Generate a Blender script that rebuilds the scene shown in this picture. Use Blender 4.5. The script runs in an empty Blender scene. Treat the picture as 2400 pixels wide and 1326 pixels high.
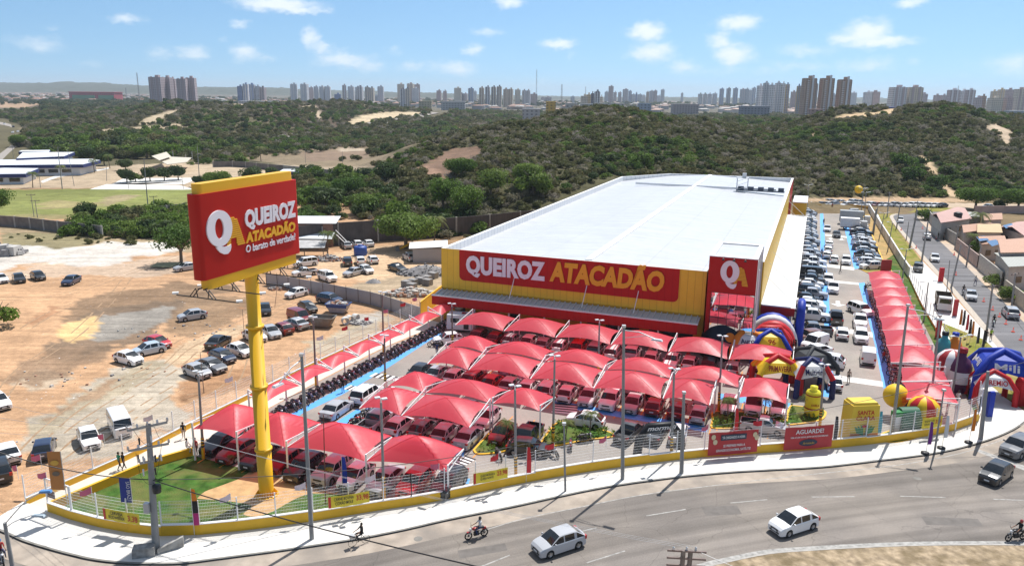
import bpy,math,random
import numpy as np
from mathutils import Vector,Matrix
rnd=random.Random(7)
S=bpy.context.scene
COL=S.collection
# -- camera, light, exposure
H0=32.5
FPX=1827.0
PITCH=math.atan(443/FPX);ROLL=math.radians(.65)
cam_d=bpy.data.cameras.new('camera');cam=bpy.data.objects.new('camera',cam_d);COL.objects.link(cam)
fw=Vector((0,math.cos(PITCH),-math.sin(PITCH)));r0=Vector((1,0,0));u0=r0.cross(fw)
RT=r0*math.cos(ROLL)+u0*math.sin(ROLL);UP=-r0*math.sin(ROLL)+u0*math.cos(ROLL)
cam.matrix_world=Matrix(((RT.x,UP.x,-fw.x,0),(RT.y,UP.y,-fw.y,0),(RT.z,UP.z,-fw.z,H0),(0,0,0,1)))
cam_d.sensor_width=36;cam_d.lens=36*FPX/2400;cam_d.clip_start=.5;cam_d.clip_end=30000
S.camera=cam
SUN_AZ=math.radians(33);SUN_EL=math.radians(60)
sd=Vector((math.sin(SUN_AZ)*math.cos(SUN_EL),math.cos(SUN_AZ)*math.cos(SUN_EL),math.sin(SUN_EL)))
sun_d=bpy.data.lights.new('sun','SUN');sun_d.energy=4.7;sun_d.angle=math.radians(.53);sun_d.color=(1,.965,.92)
sun=bpy.data.objects.new('sun',sun_d);COL.objects.link(sun)
sun.rotation_euler=sd.to_track_quat('Z','Y').to_euler()
S.view_settings.view_transform='Standard';S.view_settings.look='None'
S.view_settings.exposure=.35;S.view_settings.gamma=1
S.render.engine='CYCLES'
S.cycles.max_bounces=5;S.cycles.diffuse_bounces=3;S.cycles.glossy_bounces=2;S.cycles.transmission_bounces=3
S.cycles.transparent_max_bounces=8;S.cycles.caustics_reflective=False;S.cycles.caustics_refractive=False
S.cycles.sample_clamp_indirect=6
W=bpy.data.worlds.new('World');S.world=W;W.use_nodes=True
wt=W.node_tree;wn=wt.nodes;wn.clear()
def WN(t,**k):
 n=wn.new(t)
 for a,b in k.items():setattr(n,a,b)
 return n
def wmath(op,a,b=None,c=None):
 n=WN('ShaderNodeMath',operation=op)
 for i,v in enumerate((a,b,c)):
  if v is None:continue
  if isinstance(v,(int,float)):n.inputs[i].default_value=v
  else:wt.links.new(v,n.inputs[i])
 return n.outputs[0]
def wvec(op,a,b=None,out=0):
 n=WN('ShaderNodeVectorMath',operation=op)
 for i,v in enumerate((a,b)):
  if v is None:continue
  if isinstance(v,(tuple,Vector)):n.inputs[i].default_value=tuple(v)
  else:wt.links.new(v,n.inputs[i])
 return n.outputs[out]
sky=WN('ShaderNodeTexSky',sky_type='NISHITA');sky.sun_disc=False
sky.sun_elevation=SUN_EL;sky.sun_rotation=SUN_AZ
sky.altitude=100;sky.air_density=1.0;sky.dust_density=.5;sky.ozone_density=3
tc=WN('ShaderNodeTexCoord')
lift=wvec('NORMALIZE',wvec('ADD',tc.outputs['Generated'],(0,0,.11)))
wt.links.new(lift,sky.inputs[0])
bg=WN('ShaderNodeBackground');bg.inputs[1].default_value=.108
out=WN('ShaderNodeOutputWorld')
def pdir(px,py):return(fw+RT*((px-1200)/FPX)+UP*((663-py)/FPX)).normalized()
CL=[(650,10,62,11,1),(700,24,45,7,.9),(300,44,26,8,.6),(75,100,38,14,.55),(120,65,18,6,.35),(372,125,22,12,.45),(455,126,30,12,.6),(575,125,28,12,.6),(620,138,22,8,.5),(560,58,18,7,.45),(727,90,16,22,.75),(750,112,22,12,.7),(800,142,55,13,.75),(870,155,30,12,.55),(520,92,10,9,.35),(960,155,28,10,.5),(1065,160,42,14,.6),(1105,118,24,10,.7),(1140,74,26,8,.65),(1190,4,24,10,.8),(1315,104,30,9,.85),(1340,130,14,10,.4),(1513,75,28,15,1),(1525,122,38,16,.8),(1480,130,18,8,.4),(1733,55,36,13,.85),(1690,98,20,14,.75),(1725,128,34,16,.85),(1600,160,34,13,.55),(1890,120,48,14,.6),(2000,92,40,12,.8),(2030,78,34,18,1),(2070,96,42,9,1),(1870,155,60,12,.45),(2030,150,60,12,.45),(2140,6,26,7,.8),(2360,150,60,22,.5),(1800,165,50,10,.4),(2135,148,14,9,.4),(225,150,20,8,.3),(930,120,20,9,.35),(1660,165,60,9,.3),(1260,190,40,10,.3)]
nz=WN('ShaderNodeTexNoise');nz.inputs['Scale'].default_value=26;nz.inputs['Detail'].default_value=7;nz.inputs['Roughness'].default_value=.62
stretch=wvec('MULTIPLY',tc.outputs['Generated'],(1,1,1.7));wt.links.new(stretch,nz.inputs['Vector'])
nz2=WN('ShaderNodeTexNoise');nz2.inputs['Scale'].default_value=70;nz2.inputs['Detail'].default_value=5
wt.links.new(stretch,nz2.inputs['Vector'])
warp=wvec('ADD',tc.outputs['Generated'],wvec('MULTIPLY',wvec('SUBTRACT',nz2.outputs['Color'],(.5,.5,.5)),(.022,.022,.014)))
tot=None
for px,py,sx,sy,a in CL:
 d=pdir(px,py)
 sx,sy=sx*1.3,sy*1.35
 ang=math.atan2(d.x,d.y);c,s=math.cos(ang),math.sin(ang)
 right=Vector((c,-s,0));upv=Vector((0,0,1))
 dl=wvec('SUBTRACT',warp,d)
 q1=wvec('DOT_PRODUCT',dl,right*(FPX/sx),out=1);q2=wvec('DOT_PRODUCT',dl,upv*(FPX/sy),out=1)
 r2=wmath('ADD',wmath('MULTIPLY',q1,q1),wmath('MULTIPLY',q2,q2))
 front=wmath('GREATER_THAN',wvec('DOT_PRODUCT',dl,d,out=1),-.5)
 v=wmath('MULTIPLY',wmath('MULTIPLY',wmath('EXPONENT',wmath('MULTIPLY',r2,-.8)),a),front)
 tot=v if tot is None else wmath('MAXIMUM',tot,v)
cov=wmath('ADD',tot,wmath('MULTIPLY',wmath('SUBTRACT',nz.outputs['Fac'],.52),.9))
cov=wmath('MULTIPLY',cov,wmath('MINIMUM',wmath('MULTIPLY',tot,6),1))
mr=WN('ShaderNodeMapRange',interpolation_type='SMOOTHSTEP');mr.inputs[1].default_value=.12;mr.inputs[2].default_value=.95;mr.inputs[4].default_value=.85
wt.links.new(cov,mr.inputs[0])
mixc=WN('ShaderNodeMix',data_type='RGBA');wt.links.new(mr.outputs[0],mixc.inputs[0])
tintn=WN('ShaderNodeMix',data_type='RGBA',blend_type='MULTIPLY');tintn.inputs[0].default_value=1;wt.links.new(sky.outputs[0],tintn.inputs[6]);tintn.inputs[7].default_value=(.82,.99,1.03,1);wt.links.new(tintn.outputs[2],mixc.inputs[6]);mixc.inputs[7].default_value=(7.6,8.0,8.3,1)
spz=WN('ShaderNodeSeparateXYZ');wt.links.new(tc.outputs['Generated'],spz.inputs[0]);mz=WN('ShaderNodeMapRange');mz.inputs[1].default_value=.12;mz.inputs[2].default_value=.5;mz.inputs[3].default_value=1;mz.inputs[4].default_value=.55;wt.links.new(spz.outputs[2],mz.inputs[0])
hs=WN('ShaderNodeHueSaturation');wt.links.new(mz.outputs[0],hs.inputs['Saturation']);wt.links.new(mixc.outputs[2],hs.inputs['Color']);wt.links.new(hs.outputs[0],bg.inputs[0]);wt.links.new(bg.outputs[0],out.inputs[0])
# -- helpers
def ray(px,py):return fw+RT*((px-1200)/FPX)+UP*((663-py)/FPX)
def G(px,py,z=0.0):
 d=ray(px,py);t=(z-H0)/d.z
 return Vector((d.x*t,d.y*t,z))
def PD(px,py,Y):
 d=ray(px,py);t=Y/d.y
 return Vector((d.x*t,Y,H0+d.z*t))
def PV(px,py,p,n):
 d=ray(px,py);o=Vector((0,0,H0));t=(p-o).dot(n)/d.dot(n)
 return o+d*t
def zat(base,py):
 lo,hi=-5.0,400.0
 for _ in range(40):
  m=(lo+hi)/2;q=Vector((base.x,base.y,m))-Vector((0,0,H0))
  if 663-FPX*q.dot(UP)/q.dot(fw)>py:lo=m
  else:hi=m
 return lo
def tag(o,label=None,cat=None,group=None,kind=None):
 if label and len(label.split())>16:print('LONG',label)
 if label:o['label']=label
 if cat:o['category']=cat
 if group:o['group']=group
 if kind:o['kind']=kind
 return o
def link(o,parent=None):
 COL.objects.link(o)
 if parent is not None:o.parent=parent
 return o
def empty(name,loc=(0,0,0),rz=0.0,**k):
 o=bpy.data.objects.new(name,None);o.empty_display_size=.3
 o.location=loc;o.rotation_euler=(0,0,rz);link(o);tag(o,**k);return o
def copy_tree(o,parent=None):
 c=o.copy();COL.objects.link(c)
 if parent is not None:c.parent=parent
 for ch in list(o.children):copy_tree(ch,c)
 return c
class MB:
 def __init__(s):s.v=[];s.f=[];s.m=[];s.sm=[]
 def add(s,vs,fs,m=0,smooth=False):
  b=len(s.v);s.v+=[tuple(v)for v in vs]
  for f in fs:s.f.append(tuple(b+i for i in f));s.m.append(m);s.sm.append(smooth)
  return s
 def quad(s,a,b,c,d,m=0):return s.add((a,b,c,d),((0,1,2,3),),m)
 def box(s,c,sz,rz=0.0,m=0,top=1.0):
  x,y,z=sz[0]/2,sz[1]/2,sz[2]/2;ca,sa=math.cos(rz),math.sin(rz);P=[]
  for k,t in((-z,1),(z,top)):
   for a,b in((-x,-y),(x,-y),(x,y),(-x,y)):
    a*=t;b*=t;P.append((c[0]+a*ca-b*sa,c[1]+a*sa+b*ca,c[2]+k))
  return s.add(P,((0,3,2,1),(4,5,6,7),(0,1,5,4),(1,2,6,5),(2,3,7,6),(3,0,4,7)),m)
 def bar(s,a,b,w,h=None,m=0):
  a=Vector(a);b=Vector(b);d=(b-a)
  if d.length<1e-6:return s
  d.normalize();r=d.cross(Vector((0,0,1)))
  if r.length<1e-3:r=Vector((1,0,0))
  r.normalize();u=r.cross(d);h=h or w;P=[]
  for p in(a,b):
   for i,j in((-1,-1),(1,-1),(1,1),(-1,1)):P.append(p+r*(i*w/2)+u*(j*h/2))
  return s.add(P,((0,3,2,1),(4,5,6,7),(0,1,5,4),(1,2,6,5),(2,3,7,6),(3,0,4,7)),m)
 def tube(s,pts,rs,n=8,m=0,cap=True,smooth=True):
  pts=[Vector(p)for p in pts]
  if isinstance(rs,(int,float)):rs=[rs]*len(pts)
  P=[];F=[];u=None
  for i,p in enumerate(pts):
   d=(pts[min(i+1,len(pts)-1)]-pts[max(i-1,0)]).normalized()
   if u is None:u=d.cross(Vector((0,0,1))if abs(d.z)<.9 else Vector((1,0,0)))
   u=(u-d*u.dot(d)).normalized();w=d.cross(u)
   for k in range(n):
    a=2*math.pi*k/n;P.append(p+(u*math.cos(a)+w*math.sin(a))*rs[i])
  for i in range(len(pts)-1):
   for k in range(n):
    a=i*n+k;b=i*n+(k+1)%n;F.append((a,b,b+n,a+n))
  s.add(P,F,m,smooth)
  if cap:
   s.add(P[:n],(tuple(range(n))[::-1],),m);s.add(P[-n:],(tuple(range(n)),),m)
  return s
 def lathe(s,prof,c=(0,0,0),n=16,m=0,smooth=True,mf=None):
  P=[];F=[];b=len(s.v)
  for r,z in prof:
   for k in range(n):
    a=2*math.pi*k/n;P.append((c[0]+r*math.cos(a),c[1]+r*math.sin(a),c[2]+z))
  s.v+=P
  for i in range(len(prof)-1):
   for k in range(n):
    a=i*n+k;q=i*n+(k+1)%n
    s.f.append((b+a,b+q,b+q+n,b+a+n));s.m.append(mf(k,i)if mf else m);s.sm.append(smooth)
  return s
 def poly(s,pts,z0,z1=None,m=0):
  n=len(pts)
  if z1 is None:return s.add([(p[0],p[1],z0)for p in pts],(tuple(range(n)),),m)
  P=[(p[0],p[1],z0)for p in pts]+[(p[0],p[1],z1)for p in pts]
  F=[tuple(range(n))[::-1],tuple(range(n,2*n))]+[(i,(i+1)%n,n+(i+1)%n,n+i)for i in range(n)]
  return s.add(P,F,m)
 def mesh(s,name,mats):
  me=bpy.data.meshes.new(name);me.from_pydata(s.v,[],s.f)
  for x in(mats if isinstance(mats,(list,tuple))else[mats]):me.materials.append(x)
  me.polygons.foreach_set('material_index',s.m);me.polygons.foreach_set('use_smooth',s.sm)
  me.validate();me.update();return me
 def build(s,name,mats,parent=None,**k):
  o=bpy.data.objects.new(name,s.mesh(name,mats));link(o,parent);tag(o,**k);return o
def loose(mb,name,mats,parent=None,join=(),**k):
 """one object for every separate piece collected in mb"""
 key={};par=list(range(len(mb.v)))
 def find(a):
  while par[a]!=a:par[a]=par[par[a]];a=par[a]
  return a
 for i,v in enumerate(mb.v):
  q=(round(v[0],3),round(v[1],3),round(v[2],3))
  if q in key:par[find(i)]=find(key[q])
  else:key[q]=i
 for f in mb.f:
  for i in f[1:]:par[find(i)]=find(f[0])
 gr={}
 for fi,f in enumerate(mb.f):gr.setdefault(find(f[0]),[]).append(fi)
 out_=[]
 for g in gr.values():
  b=MB();mp={}
  for fi in g:
   nf=[]
   for i in mb.f[fi]:
    if i not in mp:mp[i]=len(b.v);b.v.append(mb.v[i])
    nf.append(mp[i])
   b.f.append(tuple(nf));b.m.append(mb.m[fi]);b.sm.append(mb.sm[fi])
  out_.append(b.build(name,mats,parent,**k))
 return out_
def area_sign(pts):return sum(pts[i][0]*pts[(i+1)%len(pts)][1]-pts[(i+1)%len(pts)][0]*pts[i][1]for i in range(len(pts)))
def ccw(pts):return pts if area_sign(pts)>0 else pts[::-1]
def smooth_line(P,n=6):
 P=[Vector(p)for p in P];R=[]
 for i in range(len(P)-1):
  a=P[max(i-1,0)];b=P[i];c=P[i+1];d=P[min(i+2,len(P)-1)]
  for k in range(n):
   t=k/n;R.append(.5*((2*b)+(c-a)*t+(2*a-5*b+4*c-d)*t*t+(3*b-a-3*c+d)*t*t*t))
 R.append(P[-1]);return R
# ---- materials
MT={}
def mat(name,col=(.5,.5,.5),rough=.6,metal=0.0,coat=0.0,noise=0.0,nscale=3.0,bump=0.0,bscale=20.0,spec=None,objcol=False,emis=0,tint=None,coord='Object',detail=4):
 if name in MT:return MT[name]
 m=bpy.data.materials.new(name);m.use_nodes=True;t=m.node_tree;n=t.nodes;b=n['Principled BSDF']
 b.inputs['Base Color'].default_value=(*col,1);b.inputs['Roughness'].default_value=rough;b.inputs['Metallic'].default_value=metal
 b.inputs['Coat Weight'].default_value=coat;b.inputs['Coat Roughness'].default_value=.06
 if spec is not None:b.inputs['Specular IOR Level'].default_value=spec
 src=None
 if objcol:
  oi=n.new('ShaderNodeObjectInfo');src=oi.outputs['Color'];t.links.new(src,b.inputs['Base Color'])
 if noise or bump:
  tcn=n.new('ShaderNodeTexCoord')
 if noise:
  nt=n.new('ShaderNodeTexNoise');nt.inputs['Scale'].default_value=nscale;nt.inputs['Detail'].default_value=detail
  t.links.new(tcn.outputs[coord],nt.inputs['Vector'])
  mrn=n.new('ShaderNodeMapRange');mrn.inputs[1].default_value=.25;mrn.inputs[2].default_value=.75
  mrn.inputs[3].default_value=1-noise;mrn.inputs[4].default_value=1+noise;t.links.new(nt.outputs['Fac'],mrn.inputs[0])
  mx=n.new('ShaderNodeMix');mx.data_type='RGBA';mx.blend_type='MULTIPLY';mx.inputs[0].default_value=1
  if src:t.links.new(src,mx.inputs[6])
  else:mx.inputs[6].default_value=(*col,1)
  t.links.new(mrn.outputs[0],mx.inputs[7]);t.links.new(mx.outputs[2],b.inputs['Base Color'])
  if tint:
   nt2=n.new('ShaderNodeTexNoise');nt2.inputs['Scale'].default_value=nscale*.37;nt2.inputs['Detail'].default_value=6
   t.links.new(tcn.outputs[coord],nt2.inputs['Vector'])
   m2=n.new('ShaderNodeMapRange');m2.inputs[1].default_value=.42;m2.inputs[2].default_value=.68;t.links.new(nt2.outputs['Fac'],m2.inputs[0])
   mx2=n.new('ShaderNodeMix');mx2.data_type='RGBA';t.links.new(m2.outputs[0],mx2.inputs[0]);t.links.new(mx.outputs[2],mx2.inputs[6])
   mx2.inputs[7].default_value=(*tint,1);t.links.new(mx2.outputs[2],b.inputs['Base Color'])
 if bump:
  nb=n.new('ShaderNodeTexNoise');nb.inputs['Scale'].default_value=bscale;nb.inputs['Detail'].default_value=5
  t.links.new(tcn.outputs[coord],nb.inputs['Vector'])
  bp=n.new('ShaderNodeBump');bp.inputs['Strength'].default_value=bump;bp.inputs['Distance'].default_value=.05
  t.links.new(nb.outputs['Fac'],bp.inputs['Height']);t.links.new(bp.outputs[0],b.inputs['Normal'])
 if emis:b.inputs['Emission Strength'].default_value=emis
 MT[name]=m;return m
def stripes(name,col,dark,scale,axis=0,depth=.5,rough=.5,width=.15,metal=0.0):
 """ribbed sheet: narrow darker grooves every 1/scale m along a local axis, with bump"""
 if name in MT:return MT[name]
 m=mat(name,col,rough,metal,noise=.06,nscale=.6);t=m.node_tree;n=t.nodes;b=n['Principled BSDF']
 tcn=n.new('ShaderNodeTexCoord');sp=n.new('ShaderNodeSeparateXYZ');t.links.new(tcn.outputs['Object'],sp.inputs[0])
 mu=n.new('ShaderNodeMath');mu.operation='MULTIPLY';mu.inputs[1].default_value=scale;t.links.new(sp.outputs[axis],mu.inputs[0])
 fr=n.new('ShaderNodeMath');fr.operation='FRACT';t.links.new(mu.outputs[0],fr.inputs[0])
 lt=n.new('ShaderNodeMath');lt.operation='LESS_THAN';lt.inputs[1].default_value=width;t.links.new(fr.outputs[0],lt.inputs[0])
 src=b.inputs['Base Color'].links[0].from_socket
 mx=n.new('ShaderNodeMix');mx.data_type='RGBA';t.links.new(lt.outputs[0],mx.inputs[0]);t.links.new(src,mx.inputs[6]);mx.inputs[7].default_value=(*dark,1)
 t.links.new(mx.outputs[2],b.inputs['Base Color'])
 bp=n.new('ShaderNodeBump');bp.inputs['Strength'].default_value=depth;bp.inputs['Distance'].default_value=.04;bp.invert=True
 t.links.new(lt.outputs[0],bp.inputs['Height']);t.links.new(bp.outputs[0],b.inputs['Normal'])
 return m
TMP=bpy.data.scenes.new('workbench')
def tmp_graph():
 with bpy.context.temp_override(scene=TMP,view_layer=TMP.view_layers[0]):g=bpy.context.evaluated_depsgraph_get()
 g.update();return g
def text_verts(body,bold=.0,shear=0.0,ext=.0,spacing=1.0):
 cu=bpy.data.curves.new('t','FONT');cu.body=body;cu.offset=bold;cu.shear=shear;cu.extrude=ext;cu.space_character=spacing
 cu.resolution_u=3
 ob=bpy.data.objects.new('t',cu);TMP.collection.objects.link(ob)
 dg=tmp_graph();me=bpy.data.meshes.new_from_object(ob.evaluated_get(dg))
 vs=[v.co.copy()for v in me.vertices];fs=[tuple(p.vertices)for p in me.polygons]
 TMP.collection.objects.unlink(ob);bpy.data.objects.remove(ob);bpy.data.curves.remove(cu);bpy.data.meshes.remove(me)
 return vs,fs
CAP=.70
def text(name,body,m,o,rdir,w,h,parent=None,updir=(0,0,1),bold=.0,shear=0.0,ext=.02,lift=.02,spacing=1.0,inv=None,**k):
 """lettering: o = lower-left of the line, rdir*w = its run, h = capital height; a real mesh standing proud of its board"""
 vs,fs=text_verts(body,bold,0,0,spacing)
 if bold:
  pv=text_verts(body,0,0,0,spacing)[0];lo,hi=min(v.y for v in pv)-bold,max(v.y for v in pv)+bold;xl,xh=min(v.x for v in pv)-bold,max(v.x for v in pv)+bold
  for v in vs:v.y=min(hi,max(lo,v.y));v.x=min(xh,max(xl,v.x))
 for v in vs:v.x+=shear*v.y
 if not vs:return None
 x0=min(v.x for v in vs);x1=max(v.x for v in vs)
 R=Vector(rdir).normalized();U=Vector(updir).normalized();N=R.cross(U).normalized()
 sx=w/(x1-x0);sy=h/CAP;o=Vector(o);mb=MB();A=[]
 for v in vs:A.append(o+R*((v.x-x0)*sx)+U*(v.y*sy)+N*(lift+ext))
 mb.add(A,fs)
 if ext>.004:
  from collections import Counter
  ec=Counter()
  for f in fs:
   for i in range(len(f)):ec[tuple(sorted((f[i],f[(i+1)%len(f)])))]+=1
  base=len(A);B=[a-N*ext for a in A];mb.v+=[tuple(b)for b in B]
  for(i,j),c in ec.items():
   if c==1:mb.f.append((i,j,j+base,i+base));mb.m.append(0);mb.sm.append(False)
 if inv is not None:mb.v=[tuple(inv@Vector(v))for v in mb.v]
 return mb.build(name,m,parent,**k)
# -- terrain (one sheet to the horizon)
PXC=[-1200,-400,0,200,400,600,800,1000,1200,1400,1600,1800,2000,2200,2400,2800,3600]
YR=[12,150,190,222,250,275,300,335,370,420,480,560,680,820,1000,1300,2000,3500,5000,6200,7500,14000]
ZT={150:[0]*17,12:[0]*17,190:[0,0,0,0,0,0,0,1,1,0,0,0,0,0,0,0,0],222:[0,0,0,0,0,0,.5,4,6.5,5,2,0,0,0,0,0,0],250:[0,0,0,0,0,0,.5,6,10,10,8.5,4,1,0,0,0,0],275:[0,0,0,0,0,0,.5,7.5,12,13,11,8.5,5,3,2,4,4],300:[0,0,0,0,0,0,0,9,14,15.5,13,9.5,8,7,5,8,8],335:[0,0,0,0,0,0,0,12.5,17,18,15,11.5,11,11,8,12,10],370:[0,0,0,0,0,0,0,9,20,20,17,13,14,16,12,16,12],420:[0,0,0,0,0,0,0,3,18,24,18,14,19,23,16,20,14],480:[0,0,0,0,0,1,0,0,10,24,16,13,26.0,28.5,20,22,14],560:[0,0,0,1,3,2,0,0,3,14,12,11,18,22,20,20,10],680:[0,0,0,3,11,9,1,0,1,5,9,10,9,10,14,12,5],820:[0,0,0,4,18,18,9,1,0,3,6,8,5,5,8,6,0],1000:[0,0,2,5,12,14,20,8,2,1,3,5,2,2,3,2,0],1300:[0,0,2,3,4,4,6,5,1,0,0,1,0,0,0,0,0],2000:[0]*17,3500:[0]*17,5000:[5,5,6,8,5,6,3,0,0,0,0,0,4,4,2,2,0],6200:[60,60,62,78,46,56,26,28,8,2,10,8,22,10,8,5,5],7500:[60,65,74,66,60,44,40,20,10,4,12,10,26,14,8,5,5],14000:[0]*17}
ZA=np.array([ZT[y]for y in YR]);LY=np.log(np.array(YR,float))
def _cub(t):return t*t*(3-2*t)
rs_=np.random.RandomState(3);PERM=rs_.rand(64,64)
def vnoise(x,y):
 xi=np.floor(x).astype(int);yi=np.floor(y).astype(int);fx=_cub(x-xi);fy=_cub(y-yi)
 g=lambda a,b:PERM[a%64,b%64]
 return(g(xi,yi)*(1-fx)+g(xi+1,yi)*fx)*(1-fy)+(g(xi,yi+1)*(1-fx)+g(xi+1,yi+1)*fx)*fy
def fbm(x,y,o=4):
 s=0;a=.5
 for k in range(o):s=s+a*vnoise(x*2**k+17*k,y*2**k+9*k);a*=.5
 return s
def Hgt(x,y):
 x=np.asarray(x,float);y=np.asarray(y,float);yy=np.maximum(y,12)
 pxv=np.clip(1200+1880*x/yy,-1199,3599);r=np.clip(yy,12.01,13999)
 i=np.clip(np.searchsorted(PXC,pxv)-1,0,len(PXC)-2);pc=np.array(PXC,float)
 tx=_cub((pxv-pc[i])/(pc[i+1]-pc[i]));ly=np.log(r);j=np.clip(np.searchsorted(LY,ly)-1,0,len(YR)-2)
 ty=(ly-LY[j])/(LY[j+1]-LY[j])
 tyc=.5*ty+.5*_cub(ty)
 z=(ZA[j,i]*(1-tx)+ZA[j,i+1]*tx)*(1-tyc)+(ZA[j+1,i]*(1-tx)+ZA[j+1,i+1]*tx)*tyc
 n=(fbm(x*.02,y*.02)-.47)*7+(fbm(x*.07+5,y*.07)-.47)*2.0
 far=np.clip((y-3000)/3000,0,1);n=n*(1+5*far)
 w=np.clip(z/6,0,1)*.9
 return z+n*w
def hz(x,y):return float(Hgt(np.array([x]),np.array([y]))[0])
def TG(px,py,lift=0.0):
 d=ray(px,py);ys=np.exp(np.linspace(math.log(140),math.log(9000),900));t=ys/d.y
 zr=H0+d.z*t;zz=Hgt(d.x*t,ys);k=np.argmax(zr<=zz)
 if zr[k]>zz[k]:return G(px,py)
 t0,t1=t[max(k-1,0)],t[k]
 for _ in range(18):
  tm=(t0+t1)/2
  if H0+d.z*tm>hz(d.x*tm,d.y*tm):t0=tm
  else:t1=tm
 return Vector((d.x*t1,d.y*t1,hz(d.x*t1,d.y*t1)+lift))
def pixn(x,y,z):
 q=np.stack([x,y,z-H0],-1);zc=q@np.array(fw);zc=np.where(zc<1,1,zc)
 return 1200+FPX*(q@np.array(RT))/zc,663-FPX*(q@np.array(UP))/zc
def inpoly(x,y,P):
 c=np.zeros(x.shape,bool);n=len(P)
 for i in range(n):
  x1,y1=P[i];x2,y2=P[(i+1)%n]
  k=((y1>y)!=(y2>y))
  c^=k&(x<(x2-x1)*(y-y1)/((y2-y1)or 1e-9)+x1)
 return c
def softpoly(x,y,P,jit):
 return inpoly(x+jit[0],y+jit[1],P).astype(float)
DIRT=(.48,.295,.17)
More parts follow.
